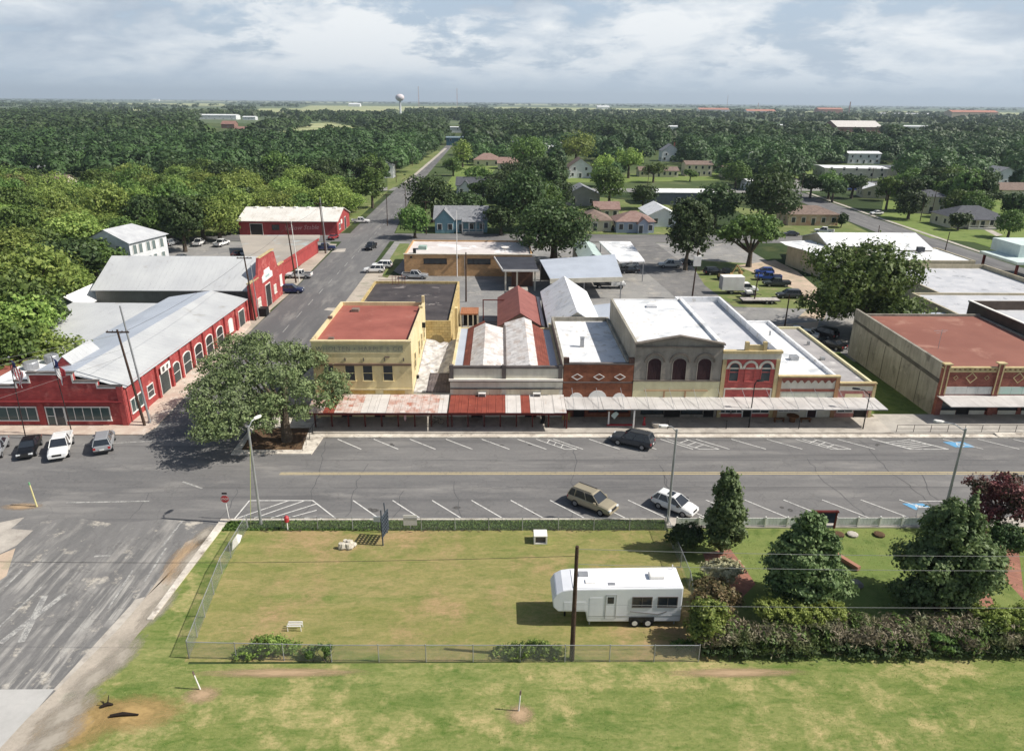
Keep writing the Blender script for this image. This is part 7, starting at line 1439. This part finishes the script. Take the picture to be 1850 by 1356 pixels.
def crown_lobes(kind, seed, H=8.0, Wd=8.0):
    r = random.Random(seed); L = []; R0 = Wd/2
    if kind == 'round':
        for k in range(11):
            a = k*2.4+r.uniform(-.3, .3); q = R0*r.uniform(.3, .62); z = H*r.uniform(.42, .78)
            L.append((q*math.cos(a), q*math.sin(a), z, R0*r.uniform(.34, .5), R0*r.uniform(.34, .5), H*r.uniform(.14, .21)))
        L.append((0, 0, H*.78, R0*.5, R0*.5, H*.2)); L.append((0, 0, H*.5, R0*.62, R0*.62, H*.26))
    elif kind == 'big':
        for k in range(24):
            a = k*2.4+r.uniform(-.3, .3); z = H*r.uniform(.16, .86); q = R0*r.uniform(.35, .78)*(1-max(0, z/H-.5)*1.1)
            L.append((q*math.cos(a), q*math.sin(a), z, R0*r.uniform(.24, .36), R0*r.uniform(.24, .36), H*r.uniform(.11, .17)))
        L.append((0, 0, H*.6, R0*.55, R0*.55, H*.3))
    elif kind == 'spread':
        for k in range(13):
            a = k*2.4; q = R0*r.uniform(.35, .78); z = H*r.uniform(.45, .82)
            L.append((q*math.cos(a), q*math.sin(a), z, R0*r.uniform(.22, .36), R0*r.uniform(.22, .36), H*r.uniform(.10, .16)))
        L.append((0, 0, H*.72, R0*.4, R0*.4, H*.2))
    elif kind == 'tall':
        for k in range(12):
            z = H*(.25+.65*k/11); q = R0*(1-abs(z/H-.45)*1.2)*r.uniform(.2, .5); a = k*2.2
            L.append((q*math.cos(a), q*math.sin(a), z, R0*r.uniform(.38, .55)*(1.1-.55*k/11), R0*r.uniform(.38, .55)*(1.1-.55*k/11), H*.12))
    elif kind == 'cone':
        for k in range(26):
            z = H*(.17+.78*(k/25)**.95); u_ = (z/H-.17)/.83; w = R0*(.78+.9*u_ if u_ < .25 else 1.0-.86*((u_-.25)/.75)**1.35); a = k*2.4+r.uniform(-.5, .5); q = w*r.uniform(.35, .8)
            L.append((q*math.cos(a), q*math.sin(a), z, w*r.uniform(.24, .42)+.2, w*r.uniform(.24, .42)+.2, H*r.uniform(.07, .12)))
        L.append((0, 0, H*.42, R0*.55, R0*.55, H*.3))
    return L
def make_tree(label, lobes, n, size, m, loc=(0, 0, 0), h=8, r=.3, seed=1, rz=0.0, group=None, fork=.4, inner=.55, name='tree', cat='tree', **kw):
    t = thing(name, label, cat, loc, rz, group); trunk_mb(h, r, lobes, seed, fork).build('trunk', BARK, t, world=False); mk('crown', leaf_mesh('crown', lobes, n, size, m, seed, inner, **kw), t); return t
# --- the big live oak
ox, oy = G(520, 798); OL = []
for px, py, z, w, hh in ((395, 660, 6.6, 2.4, 1.3), (372, 705, 5.4, 2.1, 1.2), (385, 750, 4.2, 2.1, 1.3), (425, 625, 7.6, 2.3, 1.2), (470, 640, 8.2, 2.5, 1.2), (450, 680, 6.6, 2.6, 1.3), (430, 720, 5.4, 2.2, 1.3), (520, 640, 8.0, 2.3, 1.2), (505, 680, 7.4, 2.4, 1.2), (560, 650, 7.4, 2.1, 1.1), (600, 690, 6.2, 1.9, 1.2), (590, 725, 5.0, 1.5, 1.0), (545, 705, 6.6, 1.9, 1.1), (490, 730, 5.6, 1.9, 1.1), (465, 615, 8.4, 1.7, .9), (540, 745, 4.6, 1.4, .9), (400, 690, 6.0, 2.0, 1.1), (615, 710, 5.6, 1.2, .9), (478, 765, 4.0, 1.5, .9), (372, 783, 3.4, 1.7, 1.0), (410, 778, 3.8, 1.7, 1.0), (440, 752, 4.8, 1.8, 1.0), (362, 735, 4.6, 1.5, 1.0)):
    x, y = G(px, py, z); OL.append((x-ox, y-oy, z, w*.86, w*.8, hh*.86))
make_tree('big spreading live oak on the street corner before the yellow building', OL, 48000, .14, LF_OAK, (ox, oy, .15), 8.5, .5, 3, fork=.36, inner=.6)
# --- other near trees
def tree_at(label, px, py, top, wpx, kind, m, n, size, seed, group=None, hk=1.0, r=None, name='tree', cat='tree', inner=.55, fork=.4):
    x, y = G(px, py); H = HT(px, py, top)*hk; zc = Vector((x, y, -CAM_H)).dot(fw); Wd = wpx*zc/FPX
    return make_tree(label, crown_lobes(kind, seed, H, Wd), n, size, m, (x, y, 0), H, r or max(.12, Wd*.035), seed, random.uniform(0, 6), group, name=name, cat=cat, inner=inner, fork=fork)
tree_at('dark tall columnar tree beside the middle street lamp in the garden', 1303, 1000, 850, 88, 'tall', LF_GLOSS, 20000, .14, 21, fork=.25)
tree_at('dense glossy pyramidal tree in the middle of the garden', 1440, 1104, 932, 148, 'cone', LF_GLOSS, 38000, .145, 22, fork=.2)
tree_at('larger glossy pyramidal tree on the right side of the garden', 1690, 1100, 905, 180, 'cone', LF_GLOSS, 50000, .15, 23, fork=.2)
tree_at('crape myrtle with red blossom over the kerb at the right edge', 1798, 968, 856, 128, 'spread', LF_PINK, 16000, .12, 24, fork=.35)
tree_at('round dark shrub at the corner of the lot fence under the columnar tree', 1236, 995, 950, 74, 'round', LF_DK, 8000, .12, 25, name='shrub', cat='shrub', fork=.2)
tree_at('dark shrub mass on the shaded terrace under the crape myrtle', 1812, 1005, 945, 80, 'round', LF_DK, 8000, .12, 26, name='shrub', cat='shrub', fork=.2)
tree_at('pale grassy shrub beside the brick garden path', 1302, 1058, 1012, 72, 'round', LF_GRS, 9000, .12, 27, name='shrub', cat='shrub', fork=.2)
tree_at('rust-tinted leafy shrub between caravan and brick path', 1290, 1120, 1050, 105, 'spread', LF_BRN, 9000, .12, 28, name='shrub', cat='shrub', fork=.2)
tree_at('light green bush against the hedge end beside the caravan', 1272, 1165, 1088, 80, 'round', LF_LT, 9000, .12, 29, name='shrub', cat='shrub', fork=.2)
tree_at('very big broad green tree behind the concrete-sided building by the alley', 1552, 606, 432, 236, 'big', LF_MID, 32000, .30, 31, fork=.25, inner=.62)
tree_at('big dark broad tree behind the tan building and carport', 1000, 476, 362, 182, 'round', LF_DK, 13000, .42, 33, fork=.3); tree_at('dark tree left behind the broad one above the tan building', 942, 420, 305, 102, 'round', LF_DK, 6000, .45, 34)
tree_at('tall narrow dark tree rising behind the broad dark one', 995, 372, 286, 52, 'tall', LF_DK, 3500, .5, 35); tree_at('tree overhanging the street left of the blue cottage', 782, 402, 314, 92, 'round', LF_DK, 5000, .45, 36)
tree_at('low leafy tree on the lawn left of the blue cottage', 750, 430, 370, 70, 'round', LF_MID, 4500, .36, 37, fork=.25); tree_at('round tree at the verge far up the side street', 819, 318, 283, 38, 'round', LF_MID, 2000, .5, 38); tree_at('light tree above the far end of the side street', 836, 302, 250, 44, 'round', LF_LT, 2000, .55, 39)
tree_at('dark dense tree beside the alley with the silver-blue pickup beneath', 1238, 488, 357, 98, 'round', LF_DK, 7500, .4, 40, fork=.25); tree_at('grey-green tree in the yard behind the blue pickup', 1352, 482, 378, 128, 'spread', LF_MID, 8000, .4, 41, fork=.25); tree_at('broad dark tree behind the yard trees', 1385, 418, 298, 128, 'round', LF_DK, 7000, .5, 42); tree_at('dark tree behind the dense one left of the yard', 1290, 410, 330, 100, 'round', LF_DK, 5000, .5, 43)
tree_at('small dark round tree on the brick and cream house lawn', 1519, 411, 384, 26, 'round', LF_DK, 1500, .3, 44, fork=.2); tree_at('open branching tree beside the right-hand street', 1600, 380, 314, 52, 'spread', LF_MID, 2200, .45, 45); tree_at('round dark tree left of the grey two-storey house', 1640, 396, 343, 64, 'round', LF_DK, 3500, .45, 46); tree_at('dark tree before the dark-roofed bungalow', 1730, 416, 384, 42, 'round', LF_DK, 2500, .4, 47); tree_at('tall leafy tree behind the dark-roofed bungalow', 1738, 385, 308, 74, 'round', LF_MID, 4000, .5, 48); tree_at('tree at the right edge beside the bungalow', 1830, 400, 352, 52, 'round', LF_DK, 2500, .45, 49)
tree_at('round green tree before the white farmhouse', 1100, 374, 298, 68, 'round', LF_MID, 4500, .45, 50); tree_at('small conical tree left of the slate-blue hall', 1161, 378, 333, 56, 'round', LF_DK, 3000, .42, 51); tree_at('bright lime tree behind the farmhouse', 1092, 322, 278, 46, 'round', LF_LIME, 2200, .5, 52); tree_at('flat-topped tree between farmhouse and ranch house', 1135, 322, 266, 62, 'spread', LF_LT, 2500, .55, 53); tree_at('small flowering tree before the long ranch house', 1180, 330, 292, 48, 'spread', LF_MID, 1800, .45, 54); tree_at('small leafy tree before the two-storey cream house', 1246, 328, 305, 30, 'spread', LF_MID, 1000, .45, 55)
tree_at('round tree before the white house by the side street', 673, 376, 298, 58, 'round', LF_MID, 4000, .45, 56); tree_at('dark tree with bare trunks beside the far lot', 335, 455, 350, 84, 'round', LF_DK, 6000, .42, 57, fork=.5); tree_at('dark bush by the left end of the red warehouse', 416, 424, 396, 40, 'round', LF_DK, 1800, .35, 58, fork=.2)
tree_at('broad tree in the middle distance above the white barn', 955, 318, 244, 78, 'round', LF_MID, 3500, .6, 59); tree_at('light-topped tree beside the white barn', 1040, 300, 235, 78, 'round', LF_LT, 3500, .6, 60); tree_at('dark tree between the two red-roofed houses', 925, 330, 290, 50, 'round', LF_DK, 2200, .5, 61); tree_at('tree over the dark-roofed cottage', 905, 360, 310, 60, 'round', LF_DK, 3000, .5, 62); tree_at('dark tree right of the blue cottage', 905, 425, 372, 66, 'round', LF_DK, 4000, .4, 63); tree_at('dark tree behind the blue cottage', 845, 392, 345, 80, 'round', LF_DK, 4500, .42, 64); tree_at('reddish tree against the cottage of brown roof', 1068, 402, 372, 40, 'round', LF_DK, 1800, .4, 65)
tree_at('rust-tinged tree at the left edge of the woods', 32, 362, 314, 56, 'round', LF_BRN, 4000, .4, 66); tree_at('tall dark oak behind the white two-storey building', 262, 425, 352, 80, 'round', LF_DK, 6000, .36, 67); tree_at('tree over the kerb left of the red warehouse', 610, 372, 316, 70, 'round', LF_MID, 4500, .4, 68)
# --- hedge row with vines at the front right
def hedge(label, pts, name, m, n, size, seed, cat='hedge', sq=.5, ub=.2):
    t = thing(name, label, cat, (pts[0][0], pts[0][1], 0)); lob = [(a-pts[0][0], b-pts[0][1], z, rx, ry, rz_) for a, b, z, rx, ry, rz_ in pts]
    mk('foliage', leaf_mesh(name, lob, n, size, m, seed, .45, squash=sq, gap=.15, upbias=ub), t); r = random.Random(seed); mb = MB()
    for L in lob:
        for k in range(3): mb.tube((L[0]+r.uniform(-.3, .3), L[1]+r.uniform(-.3, .3), 0), (L[0]+r.uniform(-.7, .7), L[1]+r.uniform(-.4, .4), L[2]+L[5]*.8), .03, .012, 4)
    mb.build('stems', BARK, t, world=False); return t
r = random.Random(9); pts = []
for k in range(46): x = 14.0+k*.53; pts.append((x+r.uniform(-.3, .3), 38.4+r.uniform(-.6, .6), r.uniform(.95, 1.2), r.uniform(.8, 1.2), r.uniform(.8, 1.1), r.uniform(.75, 1.0)))
hedge('long dry grey-brown hedge bank along the right front of the garden', pts, 'hedge', LF_DRY, 60000, .17, 71, sq=.22, ub=-.1); hedge('green creeper scattered through the dry hedge bank', [(p[0], p[1], p[2]+.05, p[3], p[4], p[5]) for p in pts[::2]], 'hedge_creeper', LF_MID, 16000, .12, 81, 'vine')
pts = [(14.2+k*.92+r.uniform(-.3, .3), 37.5+r.uniform(-.2, .2), .45, .8, .6, .5) for k in range(26)]
hedge('dark green undergrowth along the foot of the dry hedge', pts, 'hedge_undergrowth', LF_DK, 16000, .14, 72)
pts = [(17.9+k*.8, 39.2+r.uniform(-.4, .4), 2.15+r.uniform(-.15, .2), .65, .8, .45) for k in range(7)]; hedge('bright green vine spreading over the top of the left hedge half', pts, 'vine', LF_LIME, 20000, .09, 73, 'vine')
pts = [(32.6+k*.7, 38.8+r.uniform(-.3, .3), 1.9+r.uniform(-.1, .25), .7, .9, .6) for k in range(5)]; hedge('bright green vine mound over the right end of the hedge', pts, 'vine', LF_LIME, 14000, .09, 74, 'vine')
pts = [(28.8+k*.45, 37.6-.1*k, 1.3-.35*k, .45, .4, .5) for k in range(3)]; hedge('green creeper hanging down the face of the hedge', pts, 'vine', LF_MID, 1800, .13, 75, 'vine')
pts = [(13.6-k*.8, 38.2, .35, .6, .35, .28) for k in range(3)]; hedge('low green weeds on the fence left of the hedge', pts, 'weeds', LF_MID, 1800, .11, 76, 'weeds')
pts = [(-16.9+k*.62, 37.8+r.uniform(-.2, .3), [.15, .35, .6, .8, .65, .35, .15][k], .6, .55, [.25, .4, .6, .75, .6, .4, .25][k]) for k in range(7)]; hedge('weedy bush growing through the left part of the south fence', pts, 'weed_bush', LF_LT, 9000, .09, 77, 'bush')
pts = [(-12.2, 37.4, .5, .5, .3, .5), (-11.2, 37.3, 1.0, .5, .3, .25), (-11.1, 37.3, .5, .2, .2, .5)]; hedge('small climber on the south fence right of the weedy bush', pts, 'climber', LF_MID, 1600, .11, 78, 'weeds')
pts = [(.2+k*.72, 37.6+r.uniform(-.1, .2), [.2, .4, .5, .55, .45, .3][k], .6, .5, [.3, .4, .55, .5, .5, .3][k]) for k in range(6)]; hedge('low leafy weeds at the south fence left of the thick pole', pts, 'weed_bush', LF_LT, 8000, .09, 79, 'bush')
pts = [(-23+k*.9 if False else -20.9+k*.85, 52.45+r.uniform(-.1, .1), .06, .5, .22, .14) for k in range(41)]; hedge('rough weeds grown along the north fence of the lot', pts, 'fence_weeds', LF_LT, 7000, .09, 80, 'weeds')
# --- standing grass tufts in the lawns
rg = np.random.default_rng(5)
def tufts(name, n, x0, x1, y0, y1, m, h=.09, clumps=60, lab=None):
    cx = rg.uniform(x0, x1, clumps); cy = rg.uniform(y0, y1, clumps); i = rg.integers(0, clumps, n); f = rg.uniform(0, 1, n) < .45
    X = np.where(f, rg.uniform(x0, x1, n), cx[i]+rg.normal(size=n)*.9); Y = np.where(f, rg.uniform(y0, y1, n), cy[i]+rg.normal(size=n)*.5)
    k = (X > x0) & (X < x1) & (Y > y0) & (Y < y1); X = X[k]; Y = Y[k]; n = len(X); a = rg.uniform(0, 6.28, n); s = rg.uniform(.5, 1.3, n)*h
    p = np.stack([X, Y, np.full(n, .01)], 1); t = np.stack([np.cos(a), np.sin(a), np.zeros(n)], 1)*(s*.55)[:, None]; u = np.stack([rg.normal(size=n)*.4*s, rg.normal(size=n)*.4*s, s], 1)
    V = np.stack([p-t, p+t, p+t*.5+u, p-t*.5+u], 1).reshape(-1, 3); me = bpy.data.meshes.new(name); me.vertices.add(4*n); me.vertices.foreach_set('co', V.astype(np.float32).ravel())
    me.loops.add(4*n); me.loops.foreach_set('vertex_index', np.arange(4*n, dtype=np.int32)); me.polygons.add(n); me.polygons.foreach_set('loop_start', np.arange(0, 4*n, 4, dtype=np.int32)); me.polygons.foreach_set('loop_total', np.full(n, 4, np.int32)); me.update(calc_edges=True); me.materials.append(m)
    return mk(name, me, label=lab, cat='grass', kind='stuff')
LG = leaf_mat('grass_blades', S(134,150,70), S(162,168,92), None, .35); LGD = leaf_mat('grass_blades_dry', S(164,160,92), S(184,174,112), None, .35)
tufts('grass', 30000, -25, 40, 27.5, 37.0, LG, .032, 900, 'mown grass of the front lawn'); tufts('grass', 16000, -21.2, 14, 37.1, 52.3, LGD, .032, 900, 'thin dry grass inside the fenced lot'); tufts('grass', 16000, -23.3, 14.3, 52.4, 53.8, LF_MID, .13, 80, 'lush grass strip between lot fence and kerb'); tufts('grass', 12000, 14.6, 46, 40.5, 52.4, LG, .04, 400, 'grass of the garden lawn')
# --- woods: every crown in view that can be told apart, nearest first
def inpoly(x, y, P):
    c = False; j = len(P)-1
    for i in range(len(P)):
        if (P[i][1] > y) != (P[j][1] > y) and x < (P[j][0]-P[i][0])*(y-P[i][1])/(P[j][1]-P[i][1])+P[i][0]: c = not c
        j = i
    return c
WOODS = [  # regions of closed canopy on the photograph (crown centres) and their leaf tone
 ('near left woods', [(-40,322),(60,318),(150,318),(340,312),(430,335),(640,330),(645,368),(430,372),(400,396),(355,392),(290,396),(235,398),(165,428),(172,470),(150,500),(100,520),(60,545),(95,560),(105,600),(150,612),(95,628),(-40,650)], 'L'),
 ('dark woods beyond the near ones', [(-40,222),(440,240),(500,250),(620,243),(700,228),(800,232),(812,256),(800,262),(728,322),(640,328),(430,333),(340,310),(150,316),(-40,320)], 'D'),  # darkened by leaf tone in place of a passing cloud's shadow
 ('band of trees on the left horizon side', [(-40,196),(340,212),(480,226),(520,222),(600,212),(800,210),(800,230),(690,226),(590,214),(500,230),(440,238),(-40,222)], 'D'),
 ('woods right of the side street', [(845,210),(1200,214),(1230,262),(1140,262),(1060,240),(1010,258),(980,250),(920,240),(850,252)], 'D'),
 ('dark woods in the right middle distance', [(1200,216),(1500,236),(1850,226),(1850,330),(1800,300),(1640,330),(1610,300),(1480,292),(1440,300),(1430,318),(1350,312),(1300,300),(1240,282),(1200,262)], 'D'),
 ('trees behind the far red-roofed houses', [(845,256),(900,262),(860,286),(846,290)], 'M'),
 ('trees between the blue cottage and the farmhouse', [(885,330),(1000,300),(1020,330),(1010,352),(960,380),(900,350)], 'D'),
 ('trees of the right-hand blocks', [(1640,322),(1760,300),(1800,345),(1770,372),(1700,370),(1680,340)], 'M'),
 ('trees beyond the right-hand street', [(1770,372),(1850,345),(1850,372),(1800,390)], 'D'),
 ('scattered trees round the houses', [(850,262),(1140,250),(1300,300),(1440,305),(1640,322),(1850,310),(1850,400),(1690,400),(1600,345),(1440,330),(1120,300),(1000,345),(900,345),(840,330)], 'S'),
 ('trees behind the far street', [(1130,262),(1190,262),(1200,285),(1150,290)], 'D'),
]
AVOID = [(112,302,170,345),(50,300,100,350),(630,296,660,330),(690,296,710,330),(990,262,1014,280),(1025,285,1078,330),(1150,290,1296,325),(1196,258,1230,292),(1465,278,1640,326),(1530,275,1590,300),(355,204,470,244),(1500,212,1600,250),(1624,222,1680,246),(850,278,940,312),(1785,290,1841,372),(800,232,842,268),(1192,228,1232,246),(1395,222,1425,240),(1720,365,1820,420),(1650,335,1710,395),(715,180,733,214)]
PROTO = {}
def proto(key, kind, m, H, Wd, n, size, seed):
    lobes = crown_lobes(kind, seed, H, Wd); t = trunk_mb(H, Wd*.035, lobes, seed, .4).mesh('trunk'); t.materials.append(BARK); PROTO[key] = (t, leaf_mesh('crown', lobes, n, size, m, seed, .55))
for i in range(3):
    proto('L%d' % i, ['round', 'spread', 'round'][i], [LF_LT, LF_MID, LF_LT][i], 10, 11.5, 7000, .30, 100+i); proto('D%d' % i, ['round', 'round', 'spread'][i], LF_DK, 10, 12.5, 4200, .44, 110+i); proto('M%d' % i, ['round', 'spread', 'round'][i], [LF_MID, LF_DK, LF_MID][i], 10, 11.5, 5000, .38, 120+i)
cand = []; rr = random.Random(42)
y = 70.0
while y < 1500:
    sp = 7.6 if y < 200 else 8.6 if y < 320 else 10.5 if y < 600 else 14 if y < 900 else 19
    xm = y*.85+30; x = -xm
    while x < xm:
        xx = x+rr.uniform(-.4, .4)*sp; yy = y+rr.uniform(-.4, .4)*sp; x += sp
        q = PX(xx, yy, 6.0)
        if not (-60 < q[0] < 1900): continue
        for nm, P, tone in WOODS:
            if inpoly(q[0], q[1], P):
                if any(a < q[0] < c and b < q[1] < d for a, b, c, d in AVOID): break
                if -47 < xx < -25 and yy < 640: break
                if rr.random() < (.8 if tone == 'S' else .28 if tone == 'L' else .1): break
                cand.append((yy, xx, nm, tone, q)); break
    y += sp*.86
cand.sort(key=lambda c: c[0]+abs(c[1])*.15); print('woods candidates', len(cand))
ADJ = {'L': ['broad bright yellow-green tree', 'open mid-green tree', 'rounded bright green tree'], 'D': ['rounded dark green tree', 'dense dark green tree', 'wide dark tree'], 'M': ['rounded mid-green tree', 'spreading dark green tree', 'leafy mid-green tree']}
NIND = 285
LAND = [(235,440,'the white two-storey building'),(145,525,'the small white-gabled shed'),(90,650,'the barn-red corner store'),(140,290,'the church steeple'),(68,315,'the brown-roofed barn'),(388,212,'the long white industrial shed'),(530,400,'the barn-red warehouse'),(673,318,'the white house by the side street'),(812,268,'the far end of the side street'),(724,200,'the water tower'),(830,398,'the blue cottage'),(1048,300,'the white farmhouse'),(1190,312,'the long ranch house'),(1211,280,'the tall-chimneyed white house'),(1552,228,'the gymnasium'),(1540,310,'the white-roofed far store'),(1680,368,'the grey two-storey house'),(1765,402,'the dark-roofed bungalow'),(1815,322,'the white house at the right edge'),(1001,268,'the bright white barn'),(885,292,'the red-roofed houses'),(1408,230,'the low building left of the gymnasium'),(1212,236,'the pale grey far block'),(335,400,'the bare-trunked dark tree'),(450,235,'the brown sheds beyond the woods'),(1262,305,'the two-storey cream house'),(1147,405,'the rose-roofed cottage')]
ORD = ['nearest', 'second', 'third', 'fourth', 'fifth', 'sixth', 'seventh', 'eighth', 'ninth', 'tenth', 'eleventh', 'twelfth', 'thirteenth', 'fourteenth', 'fifteenth', 'sixteenth', 'seventeenth', 'eighteenth', 'nineteenth', 'twentieth', 'twenty-first', 'twenty-second', 'twenty-third', 'twenty-fourth']
picked = []
for (yy, xx, nm, tone, q) in cand[:NIND]:
    L = min(LAND, key=lambda l: (l[0]-q[0])**2+3*(l[1]-q[1])**2); dx, dy = q[0]-L[0], q[1]-L[1]; a = math.degrees(math.atan2(-dy*1.7, dx)) % 360
    picked.append([yy, xx, nm, tone, q, L[2], ['right of', 'upper right of', 'above', 'upper left of', 'left of', 'lower left of', 'below', 'lower right of'][int(((a+22.5) % 360)//45)], math.hypot(dx, dy)])
cnt = {}
for p in sorted(picked, key=lambda p: p[7]): k = (p[5], p[6]); p.append(cnt.get(k, 0)); cnt[k] = cnt.get(k, 0)+1
for i, (yy, xx, nm, tone, q, land, side, dist, od) in enumerate(picked):
    k = rr.randrange(3); s = rr.uniform(.72, 1.3)
    if tone == 'S': tone = rr.choice('MDD'); s *= .85
    if tone == 'D' and rr.random() < .14: tone = 'M'
    if tone == 'L' and rr.random() < .25: tone = 'M'
    key = tone+str(k)
    o = thing('tree', {'L': 'yellow-green', 'D': 'dark green', 'M': 'mid-green'}[tone]+' tree, '+(ORD[od] if od < len(ORD) else 'one of the farthest')+' '+('to the ' if 'left' in side or 'right' in side else '')+side+' '+land, 'tree', (xx, yy, 0), rr.uniform(0, 6.28), 'trees of the '+nm.replace('trees ', 'stand '))
    o.scale = (s*rr.uniform(.9, 1.1), s*rr.uniform(.9, 1.1), s*rr.uniform(.75, 1.12))
    mk('trunk', PROTO[key][0], o); mk('crown', PROTO[key][1], o)
# beyond those the woods read as one mass
rest = cand[NIND:]
def mass(name, items, per, size, m, lab, H=(5.5, 9), R=(4.5, 7.5), flat=.45, seed=3):
    rg = np.random.default_rng(seed); N = len(items); A = np.array([(x, y) for x, y in items]); Rr = rg.uniform(R[0], R[1], N); Hh = rg.uniform(H[0], H[1], N)
    idx = np.repeat(np.arange(N), per); n = len(idx); d = rg.normal(size=(n, 3)); d[:, 2] = np.abs(d[:, 2]*.9)-.25; d /= np.linalg.norm(d, axis=1)[:, None]
    ph = rg.uniform(0, 6.28, (N, 3))[idx]; bmp = 1+.2*np.sin(4*d[:, 0]+ph[:, 0])*np.sin(4*d[:, 1]+ph[:, 1])
    c = np.stack([A[idx, 0], A[idx, 1], Hh[idx]*.52], 1)+d*np.stack([Rr[idx], Rr[idx], Hh[idx]*flat], 1)*(bmp*(1-.25*rg.uniform(0, 1, n)**2))[:, None]
    nrm = d+rg.normal(size=(n, 3))*.4+np.array([0, 0, .25]); nrm /= np.linalg.norm(nrm, axis=1)[:, None]; t = np.cross(nrm, rg.normal(size=(n, 3))); t /= np.linalg.norm(t, axis=1)[:, None]; b = np.cross(nrm, t); s = (size if np.isscalar(size) else size[idx][:, None])*rg.uniform(.6, 1.3, n)[:, None]
    V = np.stack([c-t*s, c-b*s*.7, c+t*s, c+b*s*.7], 1).reshape(-1, 3); me = bpy.data.meshes.new(name); me.vertices.add(4*n); me.vertices.foreach_set('co', V.astype(np.float32).ravel())
    me.loops.add(4*n); me.loops.foreach_set('vertex_index', np.arange(4*n, dtype=np.int32)); me.polygons.add(n); me.polygons.foreach_set('loop_start', np.arange(0, 4*n, 4, dtype=np.int32)); me.polygons.foreach_set('loop_total', np.full(n, 4, np.int32)); me.update(calc_edges=True); me.materials.append(m)
    return mk(name, me, label=lab, cat='woods', kind='stuff')
near = [(x, y) for y, x, nm, tn, q in rest if y < 600]; far = [(x, y) for y, x, nm, tn, q in rest if y >= 600]
print('mass', len(near), len(far))
if near: mass('woodland', near, 420, .85, LF_FAR, 'dark closed tree crowns of the middle distance woods', (5, 15), (3.4, 9.5))
if far: mass('woodland', far, 150, 1.8, LF_FAR, 'dark tree crowns of the farther woods', (5, 16), (5, 14), seed=4)
# broken tree belts across the open country to the horizon
it = []; rr = random.Random(77)
for k in range(900):
    d = 1300*math.exp(rr.uniform(0, 2.35)); a = R_(rr.uniform(-38, 38)); x = d*math.sin(a); y = d*math.cos(a)
    it.append((x, y))
belts = []
for k in range(75):
    d = 1300*math.exp(rr.uniform(0, 2.4)); a = R_(rr.uniform(-38, 38)); x = d*math.sin(a); y = d*math.cos(a); L = rr.uniform(120, 420)*(d/1800); n = int(10+L/d*130)
    for j in range(n): belts.append((x+rr.uniform(-L, L), y+rr.gauss(0, 12)*d/1800))
def not_field(x, y):
    q = PX(x, y, 4); q0 = PX(x, y, 0)
    return not (715 < q[0] < 733 and q[1] < 216) and not any(inpoly(q0[0], q0[1]+2, P) for P in FIELDS)
belts = [p for p in belts if not_field(*p)]; it = [p for p in it if not_field(*p)]
mass('tree_belts', belts, 34, 4.5, LF_DK, 'lines of trees crossing the far fields towards the horizon', (9, 15), (10, 18), seed=6)
mass('scattered_trees', it, 30, 4.5, LF_DK, 'scattered far trees over the pale country below the horizon', (8, 14), (9, 16), seed=7)
# ------------------------------------------------------------------ the air
hz = bpy.data.materials.new('haze_air'); hz.use_nodes = True; hz.node_tree.nodes.clear(); _o = hz.node_tree.nodes.new('ShaderNodeOutputMaterial'); _v = hz.node_tree.nodes.new('ShaderNodeVolumePrincipled')
_v.inputs['Color'].default_value = (.70, .83, .97, 1); _v.inputs['Density'].default_value = HAZE_D; _v.inputs['Anisotropy'].default_value = .1
hz.node_tree.links.new(_v.outputs[0], _o.inputs['Volume'])
top = max((o.matrix_world @ Vector(c)).z for o in bpy.data.objects if o.type == 'MESH' for c in o.bound_box) if False else HAZE_TOP
hb = MB().box(-30500, 30500, -30500, 30500, -1.0, HAZE_TOP).build('haze', hz, None, label='thin bluish summer haze over the town and far country', cat='haze', kind='stuff')
